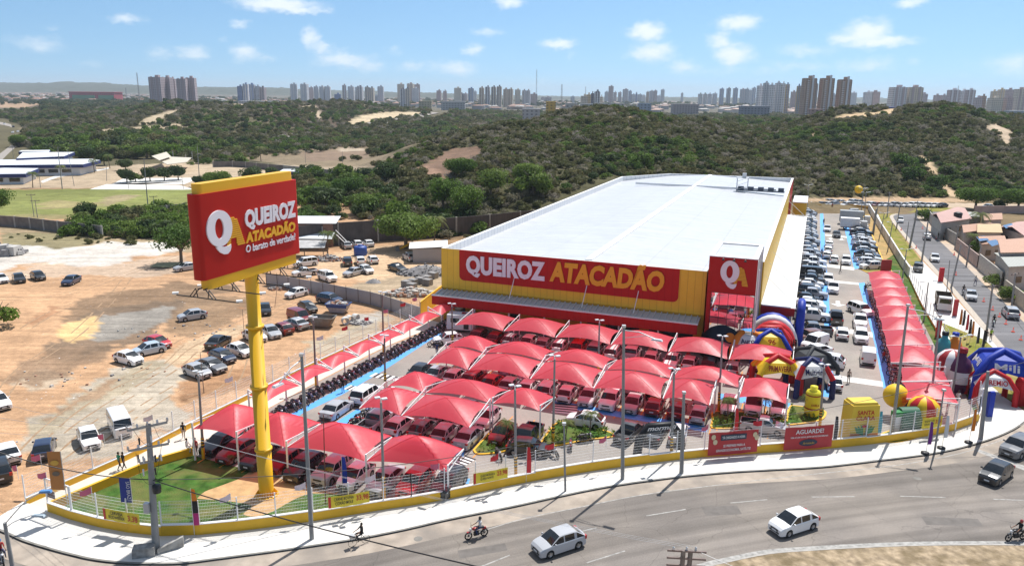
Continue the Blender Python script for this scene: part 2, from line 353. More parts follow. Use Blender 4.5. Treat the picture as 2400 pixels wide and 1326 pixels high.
ZONES=[((.30,.24,.15),[(0,600),(0,532),(250,545),(700,565),(700,600),(430,590),(230,575)],1.5),((.23,.20,.11),[(0,596),(0,545),(180,548),(240,560),(150,585)],2),((.58,.55,.50),[(-60,640),(-60,590),(0,585),(60,575),(160,582),(260,570),(400,568),(430,585),(330,600),(240,622),(100,618)],2.5),((.50,.38,.28),[(-60,660),(100,618),(240,622),(330,606),(420,600),(440,640),(300,650),(180,640),(0,665)],2.5),((.20,.135,.085),[(150,720),(250,690),(420,660),(560,670),(470,700),(400,725),(330,765),(200,780)],3),((.18,.13,.09),[(120,800),(200,745),(330,705),(480,700),(500,730),(400,760),(330,800),(210,830),(130,860)],3),((.27,.25,.22),[(190,790),(250,745),(380,715),(430,745),(330,775),(260,800)],2),((.62,.42,.20),[(120,790),(170,752),(250,738),(240,775),(170,800)],1.5),((.33,.18,.10),[(50,760),(100,730),(135,715),(125,735),(80,762)],1),((.36,.18,.09),[(515,735),(560,705),(590,710),(560,740),(530,750)],1),((.40,.36,.29),[(30,1060),(60,975),(120,960),(230,885),(290,855),(350,850),(420,845),(440,880),(415,925),(440,960),(470,985),(380,1005),(300,1040),(260,1075),(160,1090)],2),((.36,.30,.21),[(60,1000),(230,900),(330,852),(400,848),(180,990),(90,1060)],1.2),((.45,.36,.26),[(30,905),(100,865),(160,885),(120,900),(60,915)],1.5),((.33,.185,.10),[(420,905),(520,870),(600,850),(620,900),(500,935),(440,945)],1.5),((.27,.18,.115),[(0,900),(40,850),(120,815),(250,820),(280,840),(150,870),(60,905)],2.5),((.27,.18,.11),[(430,700),(560,690),(600,705),(520,760),(440,790),(400,790)],3),((.32,.21,.13),[(250,890),(300,880),(230,930),(120,985),(90,990)],1.5),((.50,.37,.24),[(380,850),(430,800),(560,760),(590,770),(480,830),(430,850)],1.5),((.42,.36,.26),[(700,820),(800,770),(880,740),(930,745),(860,790),(760,830)],1.5),((.42,.40,.36),[(830,755),(850,735),(900,730),(890,752),(860,770)],1),((.40,.32,.22),[(760,680),(900,650),(1040,640),(1040,680),(900,710)],1.5),((.62,.44,.28),[(730,600),(900,575),(1040,590),(1040,630),(860,660),(730,640)],1.5),((.17,.21,.055),[(-400,508),(-300,440),(0,445),(210,443),(430,440),(560,447),(620,470),(430,500),(230,506)],1),((.30,.25,.12),[(80,478),(130,470),(250,475),(180,488),(100,490)],3),((.30,.24,.14),[(225,470),(280,455),(330,458),(290,470),(240,485)],2.5),((.28,.20,.12),[(320,492),(400,478),(430,490),(350,503)],2),((.25,.22,.10),[(80,500),(0,508),(0,514),(200,514),(180,505)],2),((.46,.36,.25),[(-300,441),(-300,395),(0,400),(100,395),(230,390),(450,380),(640,400),(640,440),(230,441)],1.5),((.26,.20,.13),[(440,385),(560,374),(700,388),(820,395),(960,400),(960,360),(760,356),(640,358),(560,370)],4),((.38,.30,.21),[(600,398),(640,384),(760,391),(960,390),(970,400),(800,402)],2),((.24,.17,.12),[(720,380),(700,348),(800,340),(870,352),(860,372)],2),((.24,.185,.12),[(650,354),(720,345),(820,341),(930,335),(980,336),(960,348),(820,350),(720,356)],3),((.42,.34,.25),[(790,350),(815,345),(850,348),(860,354),(800,356)],1.5),((.40,.27,.17),[(-100,252),(-100,237),(60,239),(100,243),(60,253)],5),((.085,.060,.042),[(0,262),(60,252),(110,243),(200,243),(330,246),(420,240),(560,240),(560,250),(440,262),(340,262),(300,285),(180,272),(60,275)],8),((.20,.16,.10),[(40,300),(120,285),(180,300),(120,312),(60,312)],4),((.50,.40,.27),[(320,292),(340,278),(390,262),(418,257),(420,262),(380,280),(355,293)],2),((.42,.33,.22),[(230,305),(330,296),(420,290),(440,298),(330,306),(250,312)],3),((.50,.40,.27),[(540,243),(600,236),(600,245),(560,252),(545,252)],3),((.10,.070,.048),[(605,275),(620,255),(680,248),(780,245),(830,262),(815,290),(840,300),(700,300),(640,290)],4),((.52,.42,.28),[(700,252),(735,246),(745,252),(715,256)],1.5),((.50,.40,.28),[(735,278),(748,255),(755,258),(752,278),(740,281)],1),((.55,.44,.29),[(815,285),(850,270),(900,264),(930,262),(1010,264),(930,277),(860,288),(815,292)],2.5),((.21,.13,.09),[(965,400),(985,390),(1060,350),(1125,340),(1130,360),(1100,390),(1040,425),(1030,432),(1020,410)],3),((.30,.19,.13),[(960,396),(1000,388),(1030,400),(1020,412),(980,405)],2),((.50,.34,.19),[(1448,295),(1460,283),(1490,273),(1492,276),(1470,288)],1.5),((.50,.34,.19),[(1440,268),(1455,260),(1460,263),(1448,270)],1.5),((.56,.42,.27),[(1895,340),(1900,315),(1908,296),(1915,297),(1912,312),(1906,330),(1900,342)],.8),((.58,.42,.25),[(1948,286),(1960,272),(2000,266),(2060,262),(2100,250),(2112,252),(2080,268),(2010,278),(1975,282)],2),((.52,.38,.24),[(2150,366),(2160,362),(2200,395),(2222,430),(2240,455),(2255,462),(2220,462),(2190,420),(2165,390)],1.5),((.54,.42,.30),[(2307,293),(2335,290),(2350,300),(2372,305),(2372,345),(2352,345),(2345,320),(2320,310)],1.5),((.20,.17,.07),[(1690,285),(1740,282),(1850,288),(1850,296),(1740,296)],6),((.46,.32,.20),[(1860,472),(1860,466),(2000,462),(2200,463),(2300,468),(2200,476),(2000,474)],2),]
CONC=(.62,.58,.52)
def build_terrain():
 rr=np.concatenate([np.arange(14,50,2.2),np.arange(50,130,1.0),np.arange(130,235,1.3),235*np.exp(np.arange(0,math.log(14000/235),.0075))])
 th=np.radians(np.concatenate([np.arange(-88,-42,3),np.arange(-42,42.01,.3),np.arange(45,89,3)]))
 R,T=np.meshgrid(rr,th,indexing='ij');X=R*np.sin(T);Y=R*np.cos(T);Z=Hgt(X,Y)
 nr,nt=R.shape;V=np.stack([X,Y,Z],-1).reshape(-1,3)
 V=np.vstack([V,[[0,-14,0]]])
 i=np.arange(nr-1)[:,None]*nt;j=np.arange(nt-1)[None,:]
 a=(i+j).ravel();F=np.stack([a,a+nt,a+nt+1,a+1],-1)
 me=bpy.data.meshes.new('terrain');me.vertices.add(len(V));me.vertices.foreach_set('co',V.ravel())
 cap=[(nt*0+k,nt*0+k+1,nr*nt)for k in range(nt-1)]
 nl=len(F)*4+len(cap)*3;me.loops.add(nl);me.polygons.add(len(F)+len(cap))
 li=np.concatenate([F[:,::-1].ravel(),np.array([(c[0],c[2],c[1])for c in cap]).ravel()[::1]])
 me.loops.foreach_set('vertex_index',li.astype(np.int32))
 ls=np.concatenate([np.arange(len(F))*4,len(F)*4+np.arange(len(cap))*3]);me.polygons.foreach_set('loop_start',ls.astype(np.int32))
 me.update(calc_edges=True);me.validate()
 me.polygons.foreach_set('use_smooth',[True]*len(me.polygons))
 x,y,z=V[:,0],V[:,1],V[:,2]
 C=np.tile(np.array(DIRT),(len(V),1))
 scrub=np.array((.075,.070,.034));w=np.clip(z/2.5,0,1)[:,None];C=C*(1-w)+scrub*w
 back=np.clip((y-240)/60,0,1)*((1200+1880*x/np.maximum(y,12))<1050);back=back[:,None];C=C*(1-back)+np.array((.115,.10,.055))*back
 far=np.clip((y-900)/500,0,1)[:,None];C=C*(1-far)+np.array((.13,.115,.085))*far
 hill=np.clip((y-4500)/800,0,1)[:,None];C=C*(1-hill)+np.array((.060,.066,.036))*hill
 gm=np.clip((y-160)/40,0,1)*np.clip((x+40)/20,0,1)*(y<600);gm=gm[:,None]*.75;C=C*(1-gm)+scrub*gm*1.1
 px,py=pixn(x,y,z);vis=(y>20)
 for col,P,jit in ZONES:
  sc=1880/np.maximum(np.abs(y),20)
  jx=(fbm(x*.25+3,y*.25)-.47)*2.4*jit*sc;jy=(fbm(x*.25,y*.25+31)-.47)*2.4*jit*sc*np.clip(32.5/np.maximum(y,20),0,.6)
  k=inpoly(px+jx,py+jy,P)&vis
  if P[0][1]<560:k&=(y<3200)
  q=np.array(col);v=.86+.28*fbm(x*.11,y*.11)[:,None]
  C=np.where(k[:,None],C*.12+q*.88*v,C)
 C*=(.80+.42*fbm(x*.035+9,y*.035))[:,None]
 C=np.clip(C,.01,.9)
 ca=me.color_attributes.new('Col','FLOAT_COLOR','POINT')
 ca.data.foreach_set('color',np.hstack([C,np.ones((len(V),1))]).ravel())
 m=mat('ground_soil',rough=.95,spec=.15);t=m.node_tree;n=t.nodes;b=n['Principled BSDF']
 at=n.new('ShaderNodeVertexColor');at.layer_name='Col'
 tcn=n.new('ShaderNodeTexCoord')
 def noise(s,d=5,r=.6):
  q=n.new('ShaderNodeTexNoise');q.inputs['Scale'].default_value=s;q.inputs['Detail'].default_value=d;q.inputs['Roughness'].default_value=r
  t.links.new(tcn.outputs['Object'],q.inputs['Vector']);return q.outputs['Fac']
 def mrng(s,a,b_,c,d):
  q=n.new('ShaderNodeMapRange');[setattr(q.inputs[i+1],'default_value',v)for i,v in enumerate((a,b_,c,d))];t.links.new(s,q.inputs[0]);return q.outputs[0]
 def mulc(c,f):
  q=n.new('ShaderNodeMix');q.data_type='RGBA';q.blend_type='MULTIPLY';q.inputs[0].default_value=1;t.links.new(c,q.inputs[6]);t.links.new(f,q.inputs[7]);return q.outputs[2]
 c=mulc(at.outputs[0],mrng(noise(1.3),.3,.7,.82,1.16));c=mulc(c,mrng(noise(.22,6),.3,.7,.78,1.2));c=mulc(c,mrng(noise(5.5,3),.35,.65,.85,1.12))
 mpn=n.new('ShaderNodeMapping');mpn.inputs['Rotation'].default_value=(0,0,math.radians(-82));mpn.inputs['Scale'].default_value=(.05,1.1,1);t.links.new(tcn.outputs['Object'],mpn.inputs[0])
 trk=n.new('ShaderNodeTexNoise');trk.inputs['Scale'].default_value=1.0;trk.inputs['Detail'].default_value=5;trk.inputs['Distortion'].default_value=.6;t.links.new(mpn.outputs[0],trk.inputs['Vector'])
 c=mulc(c,mrng(trk.outputs['Fac'],.38,.62,.87,1.12))
 q=n.new('ShaderNodeTexVoronoi');q.inputs['Scale'].default_value=1.1;t.links.new(tcn.outputs['Object'],q.inputs['Vector'])
 sm=n.new('ShaderNodeMath');sm.operation='MULTIPLY';t.links.new(mrng(q.outputs['Distance'],.05,.12,1,0),sm.inputs[0]);t.links.new(mrng(noise(.12,2),.52,.6,0,1),sm.inputs[1])
 mx=n.new('ShaderNodeMix');mx.data_type='RGBA';t.links.new(sm.outputs[0],mx.inputs[0]);t.links.new(c,mx.inputs[6])
 t.links.new(mulc(q.outputs['Color'],mrng(noise(30),0,1,.5,1)),mx.inputs[7])
 bw=n.new('ShaderNodeRGBToBW');t.links.new(q.outputs['Color'],bw.inputs[0]);t.links.new(bw.outputs[0],mx.inputs[7])
 t.links.new(mx.outputs[2],b.inputs['Base Color'])
 bp=n.new('ShaderNodeBump');bp.inputs['Strength'].default_value=.55;bp.inputs['Distance'].default_value=.2;t.links.new(noise(1.1,8,.65),bp.inputs['Height']);t.links.new(bp.outputs[0],b.inputs['Normal'])
 me.materials.append(m)
 o=bpy.data.objects.new('ground',me);link(o);tag(o,label='sandy orange soil and scrubby dunes stretching to the horizon',kind='structure')
 return o
build_terrain()
mb=MB();rt=random.Random(21)
def rut(P,w=.13,gap=1.5):
 L=smooth_line([G(*q)for q in P],7);L=[v+Vector((rt.uniform(-.05,.05),0,0))for v in L]
 for o in(-gap/2,gap/2):
  A=[]
  for i,p in enumerate(L):
   d=(L[min(i+1,len(L)-1)]-L[max(i-1,0)]).normalized();r=Vector((d.y,-d.x,0));ww=w*rt.uniform(.4,1.2);A.append((p+r*(o-ww),p+r*(o+ww)))
  for i in range(len(A)-1):
   if rt.random()<.14:continue
   mb.quad((*A[i][0][:2],.006),(*A[i][1][:2],.006),(*A[i+1][1][:2],.006),(*A[i+1][0][:2],.006))
for P in(((60,1060),(150,975),(260,905),(360,860),(430,800),(520,765),(600,725)),((100,1075),(200,990),(300,925),(400,865),(470,810),(560,775),(640,740)),((150,1090),(250,1015),(330,960),(420,905)),((640,880),(720,835),(820,790),(900,765),(970,750)),((660,900),(740,860),(850,805),(960,765)),((60,770),(130,730),(250,690),(400,655),(560,650)),((0,700),(150,690),(300,640),(420,600)),((730,655),(850,660),(960,640),(1040,640)),((700,700),(600,760),(540,900),(440,930)),((0,930),(60,860),(180,780),(260,700),(300,650)),((560,640),(640,690),(700,700),(800,720),(900,740))):rut(P)
mb.build('tyre_ruts',mat('rut_soil',(.34,.23,.145),.95,noise=.3,nscale=2,spec=.1),kind='structure',label='tyre ruts pressed into the dirt lot')
# -- flat paved setting
def gpts(L,z=0):return[G(a,b,z)for a,b in L]
def sheet(name,pts,z,m,kind='structure',top=None,**k):
 p=ccw([(q[0],q[1])for q in pts]);mb=MB()
 if top is None:mb.poly(p,z)
 else:mb.poly(p,z,top)
 return mb.build(name,m,kind=kind,**k)
def strip(mb,line,off0,off1,z,m=0):
 P=[Vector((p[0],p[1],0))for p in line];A=[]
 for i,p in enumerate(P):
  d=(P[min(i+1,len(P)-1)]-P[max(i-1,0)]).normalized();r=Vector((d.y,-d.x,0));A.append((p+r*off0,p+r*off1))
 for i in range(len(A)-1):
  mb.quad((*A[i][0][:2],z),(*A[i][1][:2],z),(*A[i+1][1][:2],z),(*A[i+1][0][:2],z),m)
def offset(line,o):
 P=[Vector((p[0],p[1],0))for p in line];R=[]
 for i,p in enumerate(P):
  d=(P[min(i+1,len(P)-1)]-P[max(i-1,0)]).normalized();R.append(p+Vector((d.y,-d.x,0))*o)
 return R
def asphalt(name,col,wear,streakdir=None):
 m=mat(name,col,.9,noise=.10,nscale=.35,bump=.25,bscale=14,spec=.25,tint=wear,detail=6)
 t=m.node_tree;n=t.nodes;b=n['Principled BSDF']
 tcn=n.new('ShaderNodeTexCoord');q=n.new('ShaderNodeTexNoise');q.inputs['Scale'].default_value=9;q.inputs['Detail'].default_value=3
 t.links.new(tcn.outputs['Object'],q.inputs['Vector']);r=n.new('ShaderNodeMapRange');r.inputs[1].default_value=.3;r.inputs[2].default_value=.7;r.inputs[3].default_value=.88;r.inputs[4].default_value=1.12
 t.links.new(q.outputs['Fac'],r.inputs[0]);x=n.new('ShaderNodeMix');x.data_type='RGBA';x.blend_type='MULTIPLY';x.inputs[0].default_value=1
 t.links.new(b.inputs['Base Color'].links[0].from_socket,x.inputs[6]);t.links.new(r.outputs[0],x.inputs[7]);src=x.outputs[2]
 ka,kb,kc=[G(*q)for q in((731,1279),(1459,1136),(2250,1050))];D2=2*(ka.x*(kb.y-kc.y)+kb.x*(kc.y-ka.y)+kc.x*(ka.y-kb.y));qa,qb,qc=[q.x**2+q.y**2 for q in(ka,kb,kc)]
 ux,uy=(qa*(kb.y-kc.y)+qb*(kc.y-ka.y)+qc*(ka.y-kb.y))/D2,(qa*(kc.x-kb.x)+qb*(ka.x-kc.x)+qc*(kb.x-ka.x))/D2
 sb=n.new('ShaderNodeVectorMath');sb.operation='SUBTRACT';t.links.new(tcn.outputs['Object'],sb.inputs[0]);sb.inputs[1].default_value=(ux,uy,0)
 ln=n.new('ShaderNodeVectorMath');ln.operation='LENGTH';t.links.new(sb.outputs[0],ln.inputs[0]);nm=n.new('ShaderNodeVectorMath');nm.operation='NORMALIZE';t.links.new(sb.outputs[0],nm.inputs[0])
 sc_=n.new('ShaderNodeVectorMath');sc_.operation='SCALE';t.links.new(nm.outputs[0],sc_.inputs[0]);sc_.inputs['Scale'].default_value=5;cz=n.new('ShaderNodeCombineXYZ');t.links.new(ln.outputs['Value'],cz.inputs[2]);av=n.new('ShaderNodeVectorMath');av.operation='ADD';t.links.new(sc_.outputs[0],av.inputs[0]);t.links.new(cz.outputs[0],av.inputs[1])
 q4=n.new('ShaderNodeTexNoise');q4.inputs['Scale'].default_value=.75;q4.inputs['Detail'].default_value=6;t.links.new(av.outputs[0],q4.inputs['Vector']);r4=n.new('ShaderNodeMapRange');r4.inputs[1].default_value=.36;r4.inputs[2].default_value=.64;r4.inputs[3].default_value=.74;r4.inputs[4].default_value=1.2;t.links.new(q4.outputs['Fac'],r4.inputs[0])
 x4=n.new('ShaderNodeMix');x4.data_type='RGBA';x4.blend_type='MULTIPLY';x4.inputs[0].default_value=1;t.links.new(src,x4.inputs[6]);t.links.new(r4.outputs[0],x4.inputs[7]);src=x4.outputs[2]
 v=n.new('ShaderNodeTexVoronoi');v.feature='DISTANCE_TO_EDGE';v.inputs['Scale'].default_value=.16
 q2=n.new('ShaderNodeTexNoise');q2.inputs['Scale'].default_value=.8;q2.inputs['Detail'].default_value=5;t.links.new(tcn.outputs['Object'],q2.inputs['Vector'])
 ad=n.new('ShaderNodeVectorMath');ad.operation='ADD';t.links.new(tcn.outputs['Object'],ad.inputs[0]);t.links.new(q2.outputs['Color'],ad.inputs[1]);t.links.new(ad.outputs[0],v.inputs['Vector'])
 r2=n.new('ShaderNodeMapRange');r2.inputs[1].default_value=0;r2.inputs[2].default_value=.006;r2.inputs[3].default_value=.72;r2.inputs[4].default_value=1;t.links.new(v.outputs['Distance'],r2.inputs[0])
 y=n.new('ShaderNodeMix');y.data_type='RGBA';y.blend_type='MULTIPLY';y.inputs[0].default_value=1;t.links.new(src,y.inputs[6]);t.links.new(r2.outputs[0],y.inputs[7])
 t.links.new(y.outputs[2],b.inputs['Base Color']);return m
M_road=asphalt('asphalt',(.185,.165,.148),(.25,.22,.19))
M_street=asphalt('street_asphalt',(.155,.153,.16),(.18,.175,.18))
M_conc=mat('concrete_pale',(.66,.64,.60),.85,noise=.07,nscale=.5,bump=.1)
M_conc2=mat('concrete_grey',(.38,.36,.33),.9,noise=.2,nscale=1.5,bump=.3)
M_kerb=mat('kerb_dirty',(.20,.19,.17),.9,noise=.3,nscale=1.2)
M_white=mat('white_paint',(.78,.78,.77),.5,noise=.04,nscale=2)
M_road_white=mat('road_marking',(.33,.32,.30),.8,noise=.45,nscale=2.5)
M_yel=mat('yellow_paint',(.72,.41,.015),.6,noise=.07,nscale=1.3)
M_blue=mat('blue_floor_paint',(.085,.36,.82),.7,noise=.08,nscale=.9)
M_orange=mat('orange_line_paint',(.62,.25,.03),.7,noise=.15,nscale=2)
M_dark=mat('black_paint',(.02,.02,.02),.5)
M_lawn=mat('lawn',(.052,.118,.022),.95,noise=.5,nscale=1.1,bump=1,bscale=9,spec=.1,tint=(.155,.15,.05))
M_lawn2=mat('verge_grass',(.19,.20,.035),.95,noise=.25,nscale=1.1,bump=.8,bscale=9,spec=.1,tint=(.33,.25,.10))
M_drygrass=mat('dry_grass',(.36,.28,.19),.95,noise=.5,nscale=1.7,bump=1,bscale=7,spec=.1,tint=(.17,.13,.075))
M_sand=mat('bare_sand',(.50,.32,.16),.95,noise=.2,nscale=1.4,bump=.6,bscale=6,spec=.1)
M_pave=mat('block_paving',(.36,.32,.28),.85,noise=.16,nscale=.25,bump=.35,bscale=7,spec=.25,tint=(.26,.24,.22),detail=7)
def add_blocks(m,sc=2.2,k=.82):
 t=m.node_tree;n=t.nodes;b=n['Principled BSDF'];tcn=n.new('ShaderNodeTexCoord')
 mp=n.new('ShaderNodeMapping');mp.inputs['Rotation'].default_value=(0,0,.366);t.links.new(tcn.outputs['Object'],mp.inputs[0])
 br=n.new('ShaderNodeTexBrick');br.inputs['Scale'].default_value=sc;br.inputs['Mortar Size'].default_value=.03;br.inputs['Color1'].default_value=(1,1,1,1);br.inputs['Color2'].default_value=(.86,.86,.88,1);br.inputs['Mortar'].default_value=(k,k,k,1)
 t.links.new(mp.outputs[0],br.inputs['Vector']);x=n.new('ShaderNodeMix');x.data_type='RGBA';x.blend_type='MULTIPLY';x.inputs[0].default_value=1
 t.links.new(b.inputs['Base Color'].links[0].from_socket,x.inputs[6]);t.links.new(br.outputs[0],x.inputs[7]);t.links.new(x.outputs[2],b.inputs['Base Color'])
add_blocks(M_pave)
KERB=[(-60,1218),(22,1251),(60,1268),(125,1288),(175,1301),(220,1311),(280,1318),(350,1321),(425,1320),(500,1311),(600,1298),(688,1286),(775,1273),(850,1261),(950,1241),(1050,1218),(1200,1188),(1300,1166),(1425,1141),(1575,1120),(1700,1108),(1800,1102),(1925,1095),(2050,1081),(2175,1065),(2250,1050),(2325,1028),(2380,1003),(2415,975)]
WALLB=[(115,1200),(175,1221),(250,1240),(310,1250),(375,1257),(450,1256),(600,1241),(737,1222),(882,1198),(1025,1176),(1200,1138),(1357,1110),(1450,1096),(1600,1077),(1655,1072),(1800,1062),(1945,1052),(2050,1041),(2175,1023),(2240,1008),(2290,988)]
kerb=smooth_line(gpts(KERB),5);wallb=smooth_line(gpts(WALLB),5)
FR=[(2290,988),(2296,970),(2284,925),(2270,900),(2232,836),(2195,775),(2160,715),(2130,650),(2112,622),(2035,492)]
SL=[(2162,497),(2100,501),(2086,506),(2092,520),(2120,556),(2167,612),(2230,682),(2315,785),(2385,870),(2450,945)]
SR=[(2230,496),(2158,505),(2150,510),(2182,545),(2262,622),(2315,675),(2360,715),(2400,755),(2560,880)]
rd=[*kerb,*gpts([(2450,945),(2560,880),(2900,1000),(3100,1326),(2400,1700),(1200,2000),(0,2000),(-500,1326)])]
sheet('road',rd,.008,M_road,label='worn grey asphalt road curving round the roundabout')
sheet('street',[*smooth_line(gpts(SL),4),*smooth_line(gpts(SR),4)[::-1]],.006,M_street,label='darker asphalt side street running up past the houses')
far_road=[*gpts([(1780,492),(1860,484),(2000,484),(2120,485),(2232,488),(2400,496),(2400,480),(2300,474),(2200,470),(2000,466),(1860,464),(1780,464)])]
sheet('gravel_track',far_road,.010,mat('pale_track',(.44,.34,.24),.95,noise=.15,nscale=.6,bump=.4,bscale=5),label='pale track with a row of parked cars behind the car park')
pv=[*kerb[2:],*gpts([(2415,975),(2352,932),(2330,912),(2284,880)]),*gpts([(2284,925),(2296,970),(2290,990)]),*wallb[::-1],*gpts([(115,1200),(55,1178),(0,1212),(-60,1216)])]
sheet('pavement',pv,0.0,M_conc,top=.13,label='wide white concrete pavement outside the wall')
mb=MB();strip(mb,kerb[2:-4],-.02,.16,.136);mb.build('kerb',M_kerb,kind='structure',label='dirty dark kerb edge of the pavement')
mb=MB();strip(mb,kerb[2:],.2,2.1,.012);mb.build('gutter_sand',mat('gutter_sand',(.38,.32,.26),.95,noise=.3,nscale=.7,bump=.4,tint=(.24,.21,.18)),kind='structure',label='sand washed along the gutter')
sheet('driveway',[*gpts(FR[2:]),*gpts([(2057,500),(2083,560),(2112,607),(2138,626),(2162,612),(2200,650),(2240,700),(2315,785),(2385,870),(2415,975),(2352,932),(2330,912),(2284,880)])],.012,M_conc,label='white concrete driveway and path beside the side street')
sheet('grass_verge',gpts([(2036,484),(2120,482),(2232,488),(2225,496),(2162,496),(2100,500),(2084,506),(2090,522),(2118,558),(2160,611),(2138,624),(2112,604),(2083,557),(2057,498)]),.022,M_lawn2,kind='stuff',label='yellow green grass verge along the upper side street',cat='grass')
sheet('grass_verge',gpts([(2204,755),(2255,775),(2307,796),(2340,826),(2384,880),(2440,950),(2408,985),(2385,972),(2352,932),(2330,912),(2284,882),(2262,850),(2225,792)]),.022,M_lawn2,kind='stuff',label='grass verge with flags under the blue inflatable tent',cat='grass')
mb=MB();strip(mb,smooth_line(gpts(SL[1:]),4),-.9,.05,.03);mb.build('kerb',mat('kerb_sandy',(.46,.40,.33),.9,noise=.2),kind='structure',label='sandy kerb strip of the side street')
sheet('footpath',[*smooth_line(gpts(SR[1:]),3),*gpts([(2560,830),(2400,690),(2330,640),(2265,590),(2245,570),(2200,535),(2165,500)])],.020,mat('sandy_path',(.50,.38,.27),.95,noise=.25,nscale=.4,bump=.3,tint=(.42,.38,.34)),label='sandy footpath in front of the house walls')
LW=[(62,1182),(160,1139),(320,1068),(470,990),(600,926),(720,866),(850,806),(985,745)]
LR=[(115,1197),(175,1172),(330,1106),(432,1060),(475,1034),(625,959),(760,886),(905,812),(1040,758)]
sheet('walkway',[*smooth_line(gpts(LW),3),*smooth_line(gpts(LR),3)[::-1]],.03,mat('walkway_concrete',(.62,.56,.48),.85,noise=.06,nscale=.6),label='cream concrete walkway along the left fence')
sheet('lawn',[*wallb[2:44],*gpts([(905,1192),(880,1178),(770,1152),(590,1104),(470,1072),(436,1062),(330,1108),(175,1174),(120,1198)])],.016,M_lawn,kind='stuff',label='green lawn round the foot of the big sign',cat='lawn')
sheet('sand_patch',smooth_line(gpts([(462,1168),(480,1152),(512,1140),(560,1122),(600,1104),(700,1128),(812,1158),(760,1156),(720,1158),(680,1175),(640,1198),(600,1210),(570,1204),(590,1185),(540,1175),(462,1168)]),3)[:-1],.024,M_sand,label='bare sandy patch round the sign pole')
sheet('grass_strip',gpts([(1975,479),(2035,489),(2114,618),(2130,648),(2162,712),(2197,773),(2234,834),(2272,898),(2284,925),(2294,968),(2240,1000),(2200,940),(2100,760),(2010,632),(2070,618),(2040,552)]),.012,M_lawn,kind='stuff',label='grass strip between the car park and the right boundary wall',cat='grass')
sheet('dry_strip',gpts([(1976,480),(2034,490),(2098,594),(2072,612),(2044,552),(2022,506)]),.020,mat('dry_bank',(.42,.27,.10),.95,noise=.25,nscale=.8,bump=.5,tint=(.30,.22,.08)),label='dry tan bank along the far right edge of the car park')
lotp=[*gpts([(465,1070),(432,1060),(475,1036),(625,961),(760,888),(905,814),(1040,760),(1870,488),(1866,474),(1992,476),(2020,506),(2042,552),(2069,616),(2012,628),(2040,645),(2095,648),(2128,700),(2165,760),(2200,830),(2235,880),(2275,945),(2290,985)]),*wallb[44:][::-1],*gpts([(905,1190),(800,1160),(600,1106)])]
sheet('car_park',lotp,.028,M_pave,label='grey block-paved car park surface')
mb=MB()
BLUES=[[(1921.8,495),(1929,496),(1938.7,640),(1942,690),(1947,765),(1932,765),(1928,690),(1924,640)],[(1970,498),(1978,498),(2020,628),(2002,631)],[(2012,664),(2026,662),(2052,745),(2068,800),(2082,865),(2090,905),(2070,910),(2050,807),(2034,745)],[(662,981),(780,919),(895,856),(960,819),(1030,781),(1046,784),(1012,795),(900,868),(800,926),(708,969),(690,985),(662,990)],[(775,997),(838,958),(850,966),(805,999),(1090,1055),(1086,1070)],[(1298,938),(1660,1000),(1655,1013),(1296,951)],[(1687,922),(1852,945),(1850,960),(1684,936)],[(1934,868),(1952,870),(1955,932),(1925,929),(1930,900)],[(1072,1116),(1102,1122),(1098,1134),(1070,1130)],[(1010,858),(1250,898),(1248,905),(1000,866)]]
for P in BLUES:mb.poly(ccw([tuple(G(a,b))[:2]for a,b in P]),.036)
mb.build('blue_walkway_paint',M_blue,kind='structure',label='sky blue painted walkway strips of the car park')
mb=MB()
for P in[((1938,619),(2002,627),(2002,634),(1939,626)),((1934,549),(1984,554),(1985,558),(1934,553)),((1930,495),(1971,496),(1971,498),(1930,497)),((1950,657),(2012,663),(2013,668),(1951,662)),((1941,764),(2044,779),(2046,791),(1942,774)),((1938,876),(2068,894),(2070,907),(1938,888)),((1920,640),(1937,641),(1937,643),(1920,642))]:
 mb.poly(ccw([tuple(G(a,b))[:2]for a,b in P]),.037)
mb.build('concrete_band',M_conc,kind='structure',label='pale concrete bands across the right-hand car park lane')
def arrow(px,py,ux,uy,s=1.0):
 c=G(px,py);d=(G(px+ux,py+uy)-c);d.z=0;d.normalize();r=Vector((d.y,-d.x,0));q=[]
 for a,b in((-.25,-1.4),(-.25,.2),(-.9,.2),(0,1.4),(.9,.2),(.25,.2),(.25,-1.4)):q.append(tuple(c+r*a*s+d*b*s)[:2])
 return q
mb=MB()
for a in((1964,712,1,14,1.3),(1947,560,0,-9,1),(1972,561,1,9,1),(1934,485,0,-6,1),(1964,487,0,6,1)):
 mb.poly(ccw(arrow(*a)),.040)
mb.build('arrow_marking',M_white,kind='structure',label='white arrows painted on the right-hand lane')
def zebra(p0,p1,wide,n,name='zebra_crossing',lab='black and white crossing stripes'):
 a,b=G(*p0),G(*p1);d=b-a;L=d.length;d.normalize();r=Vector((d.y,-d.x,0));m1=MB();m2=MB()
 for k in range(n*2):
  s0,s1=a+d*(L*k/(2*n)),a+d*(L*(k+1)/(2*n));q=[tuple(v)[:2]for v in(s0,s1,s1+r*wide,s0+r*wide)]
  (m1 if k%2==0 else m2).poly(ccw(q),.040)
 m1.v+=m2.v;b0=len(m1.v)-len(m2.v);m1.f+=[tuple(i+b0 for i in f)for f in m2.f];m1.m+=[1]*len(m2.f);m1.sm+=[False]*len(m2.f)
 m1.build(name,[M_white,M_dark],kind='structure',label=lab)
zebra((880,874),(948,886),1.3,5,lab='striped crossing in the upper left lane');zebra((690,984),(775,999),1.2,6,lab='striped crossing behind the nearest canopies')
zebra((822,903),(842,907),1.3,2,lab='short striped patch behind the white jeep');zebra((1027,1106),(1092,1068),1.2,8,lab='striped crossing at the right end of the nearest canopies')
zebra((1292,966),(1300,945),2.6,4,lab='striped crossing by the dark pickup')
zebra((905,903),(990,921),1.2,6,lab='striped crossing between the middle canopies')
